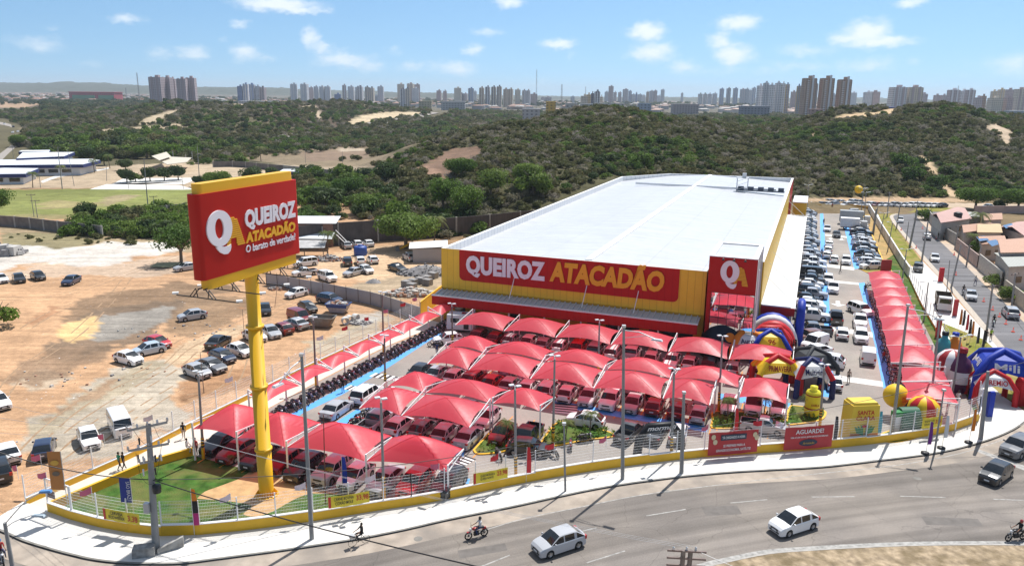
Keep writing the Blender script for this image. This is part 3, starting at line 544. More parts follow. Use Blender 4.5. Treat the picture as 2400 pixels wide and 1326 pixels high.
mb=MB()
for cx,cy,w,h_,a in((1690,1196,1.5,.7,.1),(2230,1222,2.2,.6,-.05),(1130,1290,1.8,.5,.3)):
 c=G(cx,cy);mb.poly(ccw([(c.x+x*math.cos(a)-y*math.sin(a),c.y+x*math.sin(a)+y*math.cos(a))for x,y in((-w,-h_),(w,-h_*.9),(w*1.05,h_),(-w*.95,h_*1.05))]),.0105)
mb.build('road_patch',mat('patched_asphalt',(.150,.135,.122),.9,noise=.2,nscale=1.5,bump=.3),kind='structure',label='darker repair patches in the asphalt')
mb=MB()
for cx,cy in((1560,1150),(2150,1120),(980,1262)):c=G(cx,cy);mb.poly([(c.x+.34*math.cos(i*.4488),c.y+.34*math.sin(i*.4488))for i in range(14)],.0125)
mb.build('manhole_cover',M_kerb,kind='structure',label='round manhole covers in the road')
mb=MB()
for a,b in(((1902,1164),(2003,1163)),((2110,1162),(2216,1165)),((2328,1169),(2430,1173)),((1515,1208),(1607,1193)),((1712,1178),(1798,1170)),((1375,1318),(1465,1290)),((1120,1330),(1195,1300)),((1360,1245),(1398,1236))):
 A,B=G(*a),G(*b);strip(mb,[A,B],-.06,.06,.013)
e=smooth_line([G(a,b)for a,b in((1120,1247),(1230,1214),(1350,1190),(1500,1160),(1650,1140),(1800,1122),(1950,1106),(2100,1090),(2250,1062),(2350,1030))],4)
strip(mb,e,-.05,.05,.013);mb.build('lane_marking',M_road_white,kind='structure',label='faded white lane dashes on the road')
mb=MB();mb.poly(ccw([tuple(G(*q))[:2]for q in((2285,1056),(2296,1053),(2420,1098),(2410,1106))]),.0135);mb.build('give_way_line',M_road_white,kind='structure',label='broad white line across the junction')
ISL=smooth_line(gpts([(1600,1345),(1662,1327),(1700,1318),(1800,1298),(1900,1290),(2025,1283),(2175,1278),(2400,1278),(2600,1290),(2800,1330)]),4)
sheet('roundabout_island',[*ISL,*gpts([(2700,1800),(1600,1800)])],0,M_drygrass,top=.10,label='dry brown grass of the roundabout island')
mb=MB();strip(mb,ISL,-.55,.0,.014);mb.build('road_edge_line',M_road_white,kind='structure',label='white edge line round the roundabout')
mb=MB();strip(mb,ISL,.0,.15,.115);mb.build('kerb',M_conc2,kind='structure',label='pale kerb of the roundabout island')
ISLANDS={'planted island by the green bin lorry':0}
def island(pxs,grass,lab):
 P=smooth_line(gpts(pxs+[pxs[0]]),4)[:-1];P=[Vector((p.x,p.y,0))for p in P]
 if area_sign(P)<0:P=P[::-1]
 mb=MB();mb.poly([(p.x,p.y)for p in P],0,.14);n=len(P);I=[]
 for i in range(n):
  d=(P[(i+1)%n]-P[i-1]).normalized();I.append(P[i]+Vector((-d.y,d.x,0))*.2)
 o=mb.build('island_kerb',M_yel,kind='structure',label='yellow kerb of the '+lab)
 MB().poly([(p.x,p.y)for p in I],.145).build('planting_bed',grass,kind='structure',label='grass bed of the '+lab)
 return I
IS1=island([(1265,1042),(1278,1020),(1300,995),(1325,988),(1400,1005),(1440,1018),(1436,1026),(1370,1034),(1300,1047)],M_lawn,'planted island by the parked motorcycles')
IS0=island([(1108,1056),(1130,1032),(1152,1012),(1185,1020),(1205,1040),(1188,1058),(1150,1065),(1118,1066)],M_lawn,'planted island right of the nearest canopies')
IS2=island([(1664,1000),(1668,985),(1674,966),(1760,968),(1836,985),(1842,1000),(1740,1005),(1676,1006)],M_lawn,'planted island behind the red banners')
IS3=island([(1841,990),(1848,956),(1866,952),(1928,962),(1936,974),(1918,988),(1845,998)],M_lawn,'planted island with the yellow inflatable bottle')
IS4=island([(2012,630),(2030,626),(2070,618),(2086,630),(2092,646),(2060,646),(2038,642)],M_lawn2,'island at the far end of the right canopies')
IS5=island([(2052,1036),(2070,1015),(2120,1005),(2160,1012),(2150,1028),(2100,1040)],M_lawn,'island by the striped inflatable balloon')
sheet('court',gpts([(250,438),(290,418),(450,417),(450,425),(432,432),(250,432)]),.03,M_conc,label='white concrete sports court, upper one');sheet('court',gpts([(210,444),(250,432),(420,434),(455,444),(430,445)]),.036,M_conc,label='white concrete sports court beside the field')
sheet('path',gpts([(95,425),(130,412),(215,400),(255,393),(255,396),(215,404),(135,416),(100,429)]),.03,M_conc,label='pale path across the school yard')
sheet('far_road',smooth_line(gpts([(-60,400),(0,360),(30,338),(45,330),(52,318),(44,308),(20,296),(-30,288),(-60,287),(-60,282),(-30,282),(15,289),(45,299),(56,312),(57,325),(40,342),(20,360),(-20,400)]),3),.03,mat('pale_asphalt',(.30,.27,.24),.9,noise=.1),label='curving grey road at the far left')
def drape(name,line,w,m,lab):
 P=[Vector((p.x,p.y,0))for p in line];mb=MB();n=len(P)
 for i in range(n-1):
  for s in range(1):
   d=(P[i+1]-P[i]).normalized();r=Vector((d.y,-d.x,0));A=[P[i]-r*w,P[i]+r*w,P[i+1]+r*w,P[i+1]-r*w]
   mb.quad(*[(a.x,a.y,hz(a.x,a.y)+.5)for a in A])
 return mb.build(name,m,kind='structure',label=lab)
drape('far_road',smooth_line([TG(a,b)for a,b in((645,324),(700,316),(780,307),(860,296),(930,285),(980,274),(1024,265))],8),7,mat('pale_asphalt'),'pale road climbing between the dunes')
# -- the warehouse store
a21=math.radians(21.0);E1=Vector((math.cos(a21),-math.sin(a21),0));E2=Vector((math.sin(a21),math.cos(a21),0));EZ=Vector((0,0,1))
A0=G(1034,581,10.8);A0.z=0
def L2W(s,t,z=0):return A0+E1*s+E2*t+EZ*z
def W2L(p):q=p-A0;return q.dot(E1),q.dot(E2),p.z
def facade(px,py,t=0):return W2L(PV(px,py,L2W(0,t),-E2))
WM=Matrix.Translation(A0)@Matrix.Rotation(-a21,4,'Z')
mk=empty('warehouse_store',A0,-a21,label='huge yellow and red warehouse store with a flat white metal roof',cat='store')
HR=10.8
M_yw=stripes('yellow_ribbed_wall',(.80,.50,.03),(.62,.36,.02),1.05,0,.5,.45,.07)
M_yws=stripes('yellow_ribbed_side',(.80,.50,.03),(.62,.36,.02),1.05,1,.5,.45,.07)
M_red=stripes('red_ribbed_panel',(.46,.015,.013),(.36,.010,.010),1.05,0,.4,.5,.05);M_red.node_tree.nodes['Principled BSDF'].inputs['Specular IOR Level'].default_value=.2
M_redp=mat('red_plain_panel',(.44,.014,.012),.5,noise=.03,nscale=.5,spec=.2)
M_roof=stripes('white_roof_sheet',(.54,.55,.57),(.50,.51,.54),1.0,1,.2,.35,.05)
t_=M_roof.node_tree;t_.nodes['Principled BSDF'].inputs['Specular IOR Level'].default_value=.6
rn=M_roof.node_tree.nodes;rl=M_roof.node_tree.links;rb=rn['Principled BSDF'];rsrc=rb.inputs['Base Color'].links[0].from_socket
rt1=rn.new('ShaderNodeTexCoord');rm=rn.new('ShaderNodeMapping');rm.inputs['Scale'].default_value=(.12,1.4,1);rl.new(rt1.outputs['Object'],rm.inputs[0]);rno=rn.new('ShaderNodeTexNoise');rno.inputs['Scale'].default_value=1;rno.inputs['Detail'].default_value=6;rl.new(rm.outputs[0],rno.inputs['Vector'])
rmr=rn.new('ShaderNodeMapRange');rmr.inputs[1].default_value=.35;rmr.inputs[2].default_value=.7;rmr.inputs[3].default_value=.90;rmr.inputs[4].default_value=1.06;rl.new(rno.outputs['Fac'],rmr.inputs[0])
rsx=rn.new('ShaderNodeSeparateXYZ');rl.new(rt1.outputs['Object'],rsx.inputs[0]);rq=rn.new('ShaderNodeMath');rq.operation='MULTIPLY';rq.inputs[1].default_value=1/7.3;rl.new(rsx.outputs[0],rq.inputs[0]);rf_=rn.new('ShaderNodeMath');rf_.operation='FRACT';rl.new(rq.outputs[0],rf_.inputs[0]);rg=rn.new('ShaderNodeMath');rg.operation='GREATER_THAN';rg.inputs[1].default_value=.018;rl.new(rf_.outputs[0],rg.inputs[0]);rh=rn.new('ShaderNodeMapRange');rh.inputs[3].default_value=.84;rl.new(rg.outputs[0],rh.inputs[0])
rmm=rn.new('ShaderNodeMath');rmm.operation='MULTIPLY';rl.new(rmr.outputs[0],rmm.inputs[0]);rl.new(rh.outputs[0],rmm.inputs[1]);rx=rn.new('ShaderNodeMix');rx.data_type='RGBA';rx.blend_type='MULTIPLY';rx.inputs[0].default_value=1;rl.new(rsrc,rx.inputs[6]);rl.new(rmm.outputs[0],rx.inputs[7]);rl.new(rx.outputs[2],rb.inputs['Base Color'])
M_rw=mat('white_metal',(.80,.80,.80),.45,noise=.03,nscale=.4)
M_par=stripes('white_parapet_inside',(.72,.73,.74),(.60,.62,.65),.75,1,.6,.4,.2)
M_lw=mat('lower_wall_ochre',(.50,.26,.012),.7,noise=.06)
M_glass=mat('dark_glass',(.018,.022,.026),.08,spec=.7)
M_steel=mat('galvanised_steel',(.55,.56,.57),.4,metal=.5)
RG=W2L(G(1381,608.5,HR))[0];RG=max(18,min(RG,24))
outl=[(0,0),(37.6,0),(37.6,9.2),(44,9.2),(44,129.6),(10.6,126.4),(0,111.4)]
zc=lambda s:9.75+1.0*(1-abs(s-RG)/RG)if s<RG else 9.75+1.0*(1-(s-RG)/(44-RG))
mb=MB()
n=len(outl);ZL=5.0
MS={0:0,1:0,2:0,3:1,4:0,5:1,6:1}
for i in range(n):
 a,b=outl[i],outl[(i+1)%n]
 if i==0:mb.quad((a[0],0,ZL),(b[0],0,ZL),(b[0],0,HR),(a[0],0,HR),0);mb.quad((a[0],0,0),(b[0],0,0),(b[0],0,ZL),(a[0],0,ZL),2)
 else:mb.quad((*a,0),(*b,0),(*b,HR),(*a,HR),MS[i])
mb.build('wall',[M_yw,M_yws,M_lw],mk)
MB().quad((44.02,104,0),(44.02,129.6,0),(44.02,129.6,HR-.02),(44.02,104,HR-.02)).build('rear_wall_panel',M_redp,mk)
mb=MB();PW=.55
inn=[(PW,.12),(37.6,.12),(37.6,9.2+PW),(44-PW,9.2+PW),(44-PW,129.6-PW),(10.6+.3,126.4-PW),(PW,111.4-.3)]
for i in range(n):
 a,b,c,d=outl[i],outl[(i+1)%n],inn[(i+1)%n],inn[i]
 mb.quad((*a,HR),(*b,HR),(*c,HR),(*d,HR),0)
 if i!=0:mb.quad((*d,HR),(*c,HR),(*c,9.0),(*d,9.0),1)
mb.build('parapet',[M_rw,M_par],mk)
mb=MB()
def rz(s,t):return zc(s)+.25*math.exp(-((t-58)/9.0)**2)*0
T=[.12,20,40,60,80,100,111.4]
ys0=9.7;yr=HR+.02;ys1=9.7
def roofq(s0,s1,t0,t1,za,zb):mb.quad((s0,t0,za),(s1,t0,zb),(s1,t1,zb),(s0,t1,za),0)
roofq(PW,RG,.12,111.2,ys0,yr);roofq(RG,37.6,.12,111.2,yr,9.98);roofq(37.6,44-PW,9.75,111.2,9.98,ys1)
mb.add([(PW,111.2,ys0),(RG,111.2,yr),(RG,127.2,yr),(10.9,125.9,10.25)],((0,1,2,3),),0)
mb.add([(RG,111.2,yr),(44-PW,111.2,ys1),(44-PW,129,ys1),(RG,127.2,yr)],((0,1,2,3),),0)
mb.build('roof',M_roof,mk)
MB().box((RG,64,yr+.05),(.95,127,.12)).build('ridge_cap',M_rw,mk)
q0=W2L(G(1540,433,HR));q1=W2L(G(1848,450,HR))
mb=MB();tt=(q0[1]+q1[1])/2+2
mb.box(((8+40)/2,tt,10.75),(34,.25,.5));mb.build('expansion_wall',M_par,mk)
lad=empty('roof_platform',(0,0,0));lad.parent=mk
mb=MB()
for s in(32,34.5):
 for u in(tt-2,tt-.5):mb.box((s,u,12),(.12,.12,3))
for k in range(3):mb.bar((32,tt-2,10.6+k),(34.5,tt-2,11.6+k),.08)
mb.box((33.2,tt-1.2,13.5),(2.8,1.8,.12));mb.box((33.6,tt-1.2,14.1),(.9,.9,1.0));mb.build('frame',M_steel,lad)
mb=MB()
for k in range(5):mb.box((33+k*2.3,tt-1.4,11.1),(1.3,1.0,.75))
mb.box((37.5,tt-1.6,10.6),(11,1.6,.25));loose(mb,'cooling_unit',mat('dark_machine',(.05,.07,.10),.5),lad)
p=facade(1077,591);q=facade(1594,708);s0,s1=p[0],facade(1592,660)[0];zb=facade(1300,672)[2]
zbl=facade(1090,656)[2];ZB=(zbl+facade(1575,708)[2])/2
r=.7;pts=[(s0,HR-.03),(s0,ZB+r)]
pts+=[(s0+r-r*math.cos(t),ZB+r-r*math.sin(t))for t in(.3,.7,1.1,1.5)]
pts+=[(s1-r+r*math.sin(t),ZB+r-r*math.cos(t))for t in(.1,.5,.9,1.3)]+[(s1,ZB+r),(s1,HR-.03)]
mb=MB();nn=len(pts);mb.add([(a,-.09,b)for a,b in pts]+[(a,-.003,b)for a,b in pts],[tuple(range(nn))]+[(i,i+nn,(i+1)%nn+nn,(i+1)%nn)for i in range(nn)])
sp=mb.build('sign_panel',M_red,mk)
M_lw_=mat('letter_white',(.80,.78,.82),.5);M_ly=mat('letter_yellow',(.80,.38,.015),.5)
def fac_text(body,bl,tr,m,bold,**k):
 a=facade(*bl);b=facade(*tr)
 return text('lettering',body,m,(a[0],-.09,a[2]),(1,0,0),b[0]-a[0],b[2]-a[2],mk,bold=bold,ext=.16,**k)
fac_text('QUEIROZ',(1094,637),(1278,616),M_lw_,.05,spacing=1.04)
fac_text('ATACAD\u00c3O',(1289,655),(1559,638),M_ly,.05,shear=.12,spacing=1.02)
t1=-2.7
def front(px,py):return W2L(PV(px,py,L2W(0,t1),-E2))
af=front(1012,694);ag=front(1652,762);zf=(af[2]+ag[2])/2;sL=af[0];sR=min(ag[0]+.3,37.2)
zb2=facade(1330,708)[2]
mb=MB();mb.quad((sL,t1+.1,zf-.08),(sR,t1+.1,zf-.08),(sR,-.02,zf+.35),(sL,-.02,zf+.35));
k=sL+.4
while k<sR-.2:
 mb.add([(k-.11,t1+.55,zf+.0),(k+.11,t1+.55,zf+.0),(k+.11,-.02,zf+.37),(k-.11,-.02,zf+.37),(k-.06,t1+.55,zf+.16),(k+.06,t1+.55,zf+.16),(k+.06,-.02,zf+.52),(k-.06,-.02,zf+.52)],((4,5,6,7),(0,4,7,3),(5,1,2,6),(0,1,5,4)));k+=.78
awn=mb.build('awning',mat('awning_sheet',(.50,.51,.52),.5),mk)
mb=MB();mb.box(((sL+sR)/2,t1+.05,zf-.62),(sR-sL,.14,1.3));mb.box((sL+.07,t1/2,zf-.5),(.14,-t1-.2,1.1));mb.build('fascia',M_red,awn)
mb=MB();mb.box(((sL+sR)/2,t1+.16,zf+.07),(sR-sL+.1,.5,.1));mb.build('gutter',M_rw,awn)
mb=MB()
for a,b in(((1206,650),(1190,697)),((1376,668),(1364,718)),((1497,681),(1488,732))):
 u=facade(*a);v=u[0]-.3;mb.tube([(u[0],-.05,u[2]),(v,t1+1.4,zf+.25)],.055,6)
loose(mb,'stay_rod',M_rw,awn)
mb=MB()
s=1.0
while s<37:mb.box((s,t1+.6,(zf-1.2)/2),(.18,.18,zf-1.2));s+=5.2
loose(mb,'post',M_white,awn)
for i,(s,w,z0,z1)in enumerate(((3.0,1.4,0,2.3),(7.3,1.6,2.3,3.3),(11.5,1.2,0,2.3),(15.0,1.6,2.3,3.3),(19.5,1.6,2.3,3.3),(23.0,1.6,2.2,3.3),(27.0,4.4,0,2.8),(33.5,5.6,0,3.2))):
 nm='door' if z0==0 else 'window'
 f=MB().box((s,-.06,(z0+z1)/2),(w+.16,.1,z1-z0+.12)).build(nm,M_dark,mk);MB().box((s,-.13,(z0+z1)/2),(w,.02,z1-z0-.04)).build('pane',M_glass,f)
TW0,TW1,TT0,TT1,TH=37.9,43.75,-1.0,9.3,13.0
pz=W2L(PV(1700,690,L2W(0,TT0),-E2))[2]
tw=empty('entrance_tower',(0,0,0));tw.parent=mk
zo=W2L(PV(1668,684,L2W(0,TT0),-E2))[2]
mb=MB();mb.box(((TW0+TW1)/2,TT0+.1,(TH+zo)/2),(TW1-TW0,.2,TH-zo));mb.box((TW0+.27,TT0+.13,zo/2-.02),(.55,.24,zo-.04));mb.build('front_panel',M_redp,tw)
mb=MB();mb.box((TW0+.1,(TT0+TT1)/2+.2,TH/2+3.5),(.2,TT1-TT0-.4,TH-7));mb.box(((TW0+TW1)/2,TT1,TH/2+3.5),(TW1-TW0-.4,.2,TH-7));mb.box((TW0+.7,4,3),(1.4,9,6));mb.build('side_panel',M_redp,tw)
mb=MB();mb.box(((TW0+TW1)/2,(TT0+TT1)/2,TH-.12),(TW1-TW0-.3,TT1-TT0-.3,.1));mb.build('tower_roof',M_roof,tw)
mb=MB();w=.55
mb.box(((TW0+TW1)/2,TT0+w/2,TH+.03),(TW1-TW0,w,.12));mb.box(((TW0+TW1)/2,TT1-w/2,TH+.03),(TW1-TW0,w,.12))
mb.box((TW0+w/2,(TT0+TT1)/2,TH+.035),(w,TT1-TT0-2*w-.02,.12));mb.box((TW1-w/2,(TT0+TT1)/2,TH+.035),(w,TT1-TT0-2*w-.02,.12));mb.build('parapet_cap',M_rw,tw)
M_mirror=mat('mirror_glass',(.75,.78,.8),.02,metal=1.0)
mb=MB();mb.quad((TW0+.55,TT0+.02,.3),(TW1-.05,TT0+.02,.3),(TW1-.05,TT0+.02,zo),(TW0+.55,TT0+.02,zo));g=mb.build('mirror_glazing',M_mirror,tw)
mb=MB()
for k in range(6):mb.box((TW0+.55+k*(TW1-TW0-.6)/5,TT0-.01,(zo+.3)/2),(.05,.05,zo-.3))
for k in range(6):mb.box(((TW0+TW1)/2+.25,TT0-.012,.3+k*(zo-.3)/5),(TW1-TW0-.6,.05,.05))
mb.build('mullion',M_dark,g)
mb=MB();mb.quad((TW1,TT0+.05,.3),(TW1,TT1-.05,.3),(TW1,TT1-.05,TH-.1),(TW1,TT0+.05,TH-.1));g2=mb.build('side_glazing',mat('side_glass',(.55,.48,.48),.06,metal=.9),tw)
mb=MB()
for k in range(6):mb.box((TW1+.02,TT0+.1+k*2.02,TH/2),(.05,.06,TH-.3))
mb.tube([(TW1+.25,TT0-.1,3.8),(TW1+.25,TT0-.1,TH-1.2)],.10,10);mb.build('mullion',M_rw,g2)
def plane_px(px,py):return W2L(PV(px,py,L2W(0,TT0),-E2))
M_stripe=mat('logo_stripe_yellow',(.80,.42,.02),.5)
def qa_logo(o,R,w,h,parent,inv=None,N=None):
 """letter Q in white with a striped slanted leg of the A tucked behind; o lower-left corner, w x h box"""
 R=Vector(R);U=EZ;N=N or R.cross(U);o=Vector(o)
 P=lambda x,y,l=0:o+R*(x*w)+U*(y*h)+N*l
 mb=MB();k=36;out_,inn_=[],[]
 for i in range(k):
  t=2*math.pi*i/k
  out_.append((.335+.335*math.cos(t),.60+.40*math.sin(t)));inn_.append((.325+.115*math.cos(t),.60+.225*math.sin(t)))
 V=[P(x,y,.10)for x,y in out_]+[P(x,y,.10)for x,y in inn_]+[P(x,y,0)for x,y in out_]+[P(x,y,0)for x,y in inn_]
 F=[(i,(i+1)%k,(i+1)%k+k,i+k)for i in range(k)]+[(i+2*k,(i+1)%k+2*k,(i+1)%k,i)for i in range(k)]+[(i+k,(i+1)%k+k,(i+1)%k+3*k,i+3*k)for i in range(k)]
 mb.add(V,F)
 tail=[(.20,.215),(.34,.20),(.44,.17),(.53,.175),(.60,.20),(.60,.13),(.57,.055),(.50,.0),(.40,.01),(.30,.07),(.24,.14)]
 m_=len(tail);mb.add([P(x,y,.105)for x,y in tail]+[P(x,y,0)for x,y in tail],[tuple(range(m_))[::-1]]+[(i,(i+1)%m_,(i+1)%m_+m_,i+m_)for i in range(m_)])
 if inv:mb.v=[tuple(inv@Vector(v))for v in mb.v]
 mb.build('logo_q',M_lw_,parent)
 mb=MB();nst=14;y0,y1=.13,.80
 for i in range(nst):
  a=y0+(y1-y0)*i/nst;b=a+(y1-y0)/nst*.72;ym=(a+b)/2;tt_=(ym-y0)/(y1-y0)
  xr=1.0-.20*tt_**1.05-(.06 if i==nst-1 else 0);xl=.44 if i>3 else.80-.02*i
  if 1<i<=3:xl=.78
  q=((xl,a),(xr+.012,a),(xr,b),(xl,b));mb.add([P(x,y,.06)for x,y in q]+[P(x,y,0)for x,y in q],((0,1,2,3),(0,4,5,1),(1,5,6,2),(2,6,7,3),(3,7,4,0)))
  if i<=3:
   xm=.70-.03*(3-i);q=((.50,a+.05),(.62-.01*(3-i),a+.05),(.63,b+.05),(.50,b+.05))
   mb.add([P(x,y,.055)for x,y in q],((0,1,2,3),))
 if inv:mb.v=[tuple(inv@Vector(v))for v in mb.v]
 mb.build('logo_a',M_stripe,parent)
a=plane_px(1686,672);b=plane_px(1757,618)
qa_logo((a[0],TT0-.02,a[2]-.1),(1,0,0),b[0]-a[0],(b[2]-a[2])*1.0+.3,tw)
mb=MB()
for k in(.3,.52,.75):s=TW0+(TW1-TW0)*k;mb.bar((s,TT0+.2,TH+.1),(s,TT0-.5,TH-.1),.06);mb.box((s,TT0-.55,TH-.2),(.3,.18,.2))
loose(mb,'floodlight',M_dark,tw)
n1=W2L(G(1862,727,4.6));n0=W2L(G(1770,714,4.6));f1=W2L(G(1886,508,4.6));zs=4.6
sa0,sa1=44.05,n1[0];ta0=(n1[1]+n0[1])/2;ta1=f1[1]
mb=MB();mb.quad((sa0,ta0,zs+.3),(sa1-.3,ta0,zs),(sa1-.3,ta1,zs),(sa0,ta1,zs+.3));aw2=mb.build('side_awning',stripes('side_awning_sheet',(.60,.61,.62),(.50,.51,.53),1.3,1,.35,.45,.12),mk)
mb=MB();mb.box((sa1-.15,(ta0+ta1)/2,zs+.06),(.45,ta1-ta0,.14));mb.box(((sa0+sa1)/2-.2,ta0+.12,zs+.2),(sa1-sa0-.6,.3,.16));mb.box(((sa0+sa1)/2-.2,ta1-.12,zs+.2),(sa1-sa0-.6,.3,.16));mb.build('gutter',M_rw,aw2)
mb=MB();mb.box(((sa0+sa1)/2,ta0-.03,zs-.45),(sa1-sa0,.12,1.1));mb.box((sa1-.02,(ta0+ta1)/2+.1,zs-.45),(.1,ta1-ta0-.2,.9));mb.build('fascia',M_red,aw2)
mb=MB();t=ta0+6
while t<ta1:mb.tube([(44.05,t,zs+3.0),(sa0+3.4,t-.5,zs+.2)],.03,5);t+=9.5
mb.tube([(44.1,ta1+1,8),(sa1+1,ta1+7,2.5)],.05,5);loose(mb,'stay_rod',M_rw,aw2)
mb=MB();t=ta0+1
while t<ta1:mb.box((sa1-.5,t,2),(.16,.16,4));t+=6
loose(mb,'post',M_white,aw2)
MB().box((44.04,55,2.1),(.04,88,3.6)).build('shopfront_glazing',M_glass,mk)
yb=empty('rear_annex',L2W(46.5,118),-a21,label='small yellow block standing behind the right rear corner of the store',cat='annex')
MB().box((0,0,3.2),(3.2,14,6.4)).build('wall',M_yws,yb);MB().box((0,0,6.5),(3.5,14.3,.2)).build('roof',M_rw,yb)
# -- the tall roadside sign
PB=G(625,1160);SN=Vector((math.cos(a21),-math.sin(a21),0));SD=E2.copy();TH2=.52
sg=empty('roadside_sign',PB,0,label='giant red and yellow sign on a single thick yellow pole',cat='sign')
SO=PB+SN*TH2
def spx(px,py):q=PV(px,py,SO,SN)-PB;return q.dot(SD),q.z
x0,zt0=spx(466,455);x1,zt1=spx(697,422);xb0,zb0=spx(484,657);xb1,zb1=spx(706,592)
xs0=(x0+xb0)/2;xs1=(x1+xb1)/2;ztop=(zt0+zt1)/2;zbot=(zb0+zb1)/2
def SP(x,n,z):return SD*x+SN*n+EZ*z
def rounded(mb,xa,xb,T,z0,z1,r,m=0):
 P=[]
 for cx,cn,a0 in((xb-r,T-r,0),(xa+r,T-r,90),(xa+r,-T+r,180),(xb-r,-T+r,270)):
  for k in range(5):
   a=math.radians(a0+k*22.5);P.append((cx+r*math.cos(a),cn+r*math.sin(a)))
 n=len(P);V=[SP(x,y,z0)for x,y in P]+[SP(x,y,z1)for x,y in P]
 mb.add(V,[tuple(range(n))[::-1],tuple(range(n,2*n))]);mb.add(V,[(i,(i+1)%n,n+(i+1)%n,n+i)for i in range(n)],m,True)
M_sred=mat('sign_red',(.46,.016,.010),.5,noise=.05,nscale=.4,spec=.2);M_syel=mat('sign_yellow',(.80,.45,.015),.4,noise=.02,nscale=.5)
mb=MB();rounded(mb,xs0-.22,xs1,TH2,zbot,ztop,.3);mb.build('red_panel',M_sred,sg)
mb=MB();rounded(mb,xs0+.15,xs1-.45,TH2-.10,ztop+.004,ztop+.70,.28);mb.build('top_band',M_syel,sg)
mb=MB();rounded(mb,xs0+.35,xs1-.45,TH2-.06,zbot-.75,zbot-.004,.28);mb.build('bottom_band',M_syel,sg)
zp=zbot-.75
pole=empty('pole',(0,0,0));pole.parent=sg
MB().lathe([(.60,0),(.60,4.2),(.58,4.2),(.58,9.6),(.55,9.6),(.55,14.6),(.52,14.6),(.52,zp)],n=24).build('shaft',M_syel,pole)
mb=MB()
for z in(4.2,9.6,14.6):mb.lathe([(.56,z-.1),(.70,z-.1),(.70,z+.1),(.54,z+.1)],n=24)
mb.lathe([(.6,.02),(.95,.02),(.95,.12),(.6,.12)],n=24)
for k in range(18):
 a=k*math.pi/9;c=Vector((math.cos(a),math.sin(a),0));mb.bar(c*.6+EZ*.1,c*.92+EZ*.1,.04,.04);mb.add([c*.59+EZ*.12,c*.93+EZ*.12,c*.59+EZ*.6],((0,1,2),(2,1,0)))
mb.build('flange',M_syel,pole)
def stext(body,bl,tr,m,bold,**k):
 a=spx(*bl);b=spx(*tr)
 return text('lettering',body,m,SP(a[0],TH2,a[1]),SD,b[0]-a[0],b[1]-a[1],sg,bold=bold,ext=.07,lift=.01,**k)
stext('QUEIROZ',(574,532),(690,472),M_lw_,.05,spacing=1.03,shear=.05)
stext('ATACAD\u00c3O',(575,569),(690,520),M_stripe,.05,spacing=1.0,shear=.12)
stext('O barato de verdade!',(576,592),(690,546),M_lw_,.008,shear=.10)
a=spx(484,598);b=spx(572,492)
la=spx(487,596);ra=spx(572,560);tq=spx(520,491);bq=spx(530,595)
qa_logo(SP(la[0],TH2+.005,bq[1]),SD,ra[0]-la[0],tq[1]-bq[1],sg,N=SN)
tr_=empty('lamp_truss',(0,0,0));tr_.parent=sg
mb=MB();mh=MB()
zt=zp-.25
for i,x in enumerate((xs0+.1,xs0+2.6,xs0+5.4,xs0+8.2,xs1-.6)):
 mb.bar(SP(x,-2.4,zt-.35),SP(x,3.1,zt-.35),.07)
 for j in(-1,1):
  mb.bar(SP(x,.9*j,zt-.35),SP(x,.25*j,zt+.35),.06);mb.bar(SP(x,.45*j,zt-.35),SP(x,.6*j,zt+.3),.05);mb.bar(SP(x,1.2*j,zt-.35),SP(x,.6*j,zt+.3),.05)
 for nn_ in(-2.5,3.2):mh.box(SP(x,nn_,zt-.22),(.42,.30,.12),rz=a21)
mb.bar(SP(xs0,.2,zt+.3),SP(xs1-.5,.2,zt+.3),.08);mb.bar(SP(xs0,-.3,zt+.3),SP(xs1-.5,-.3,zt+.3),.08)
mb.build('truss_bar',M_dark,tr_);loose(mh,'floodlight',M_white,tr_)
print('sign',xs0,xs1,zbot,ztop)
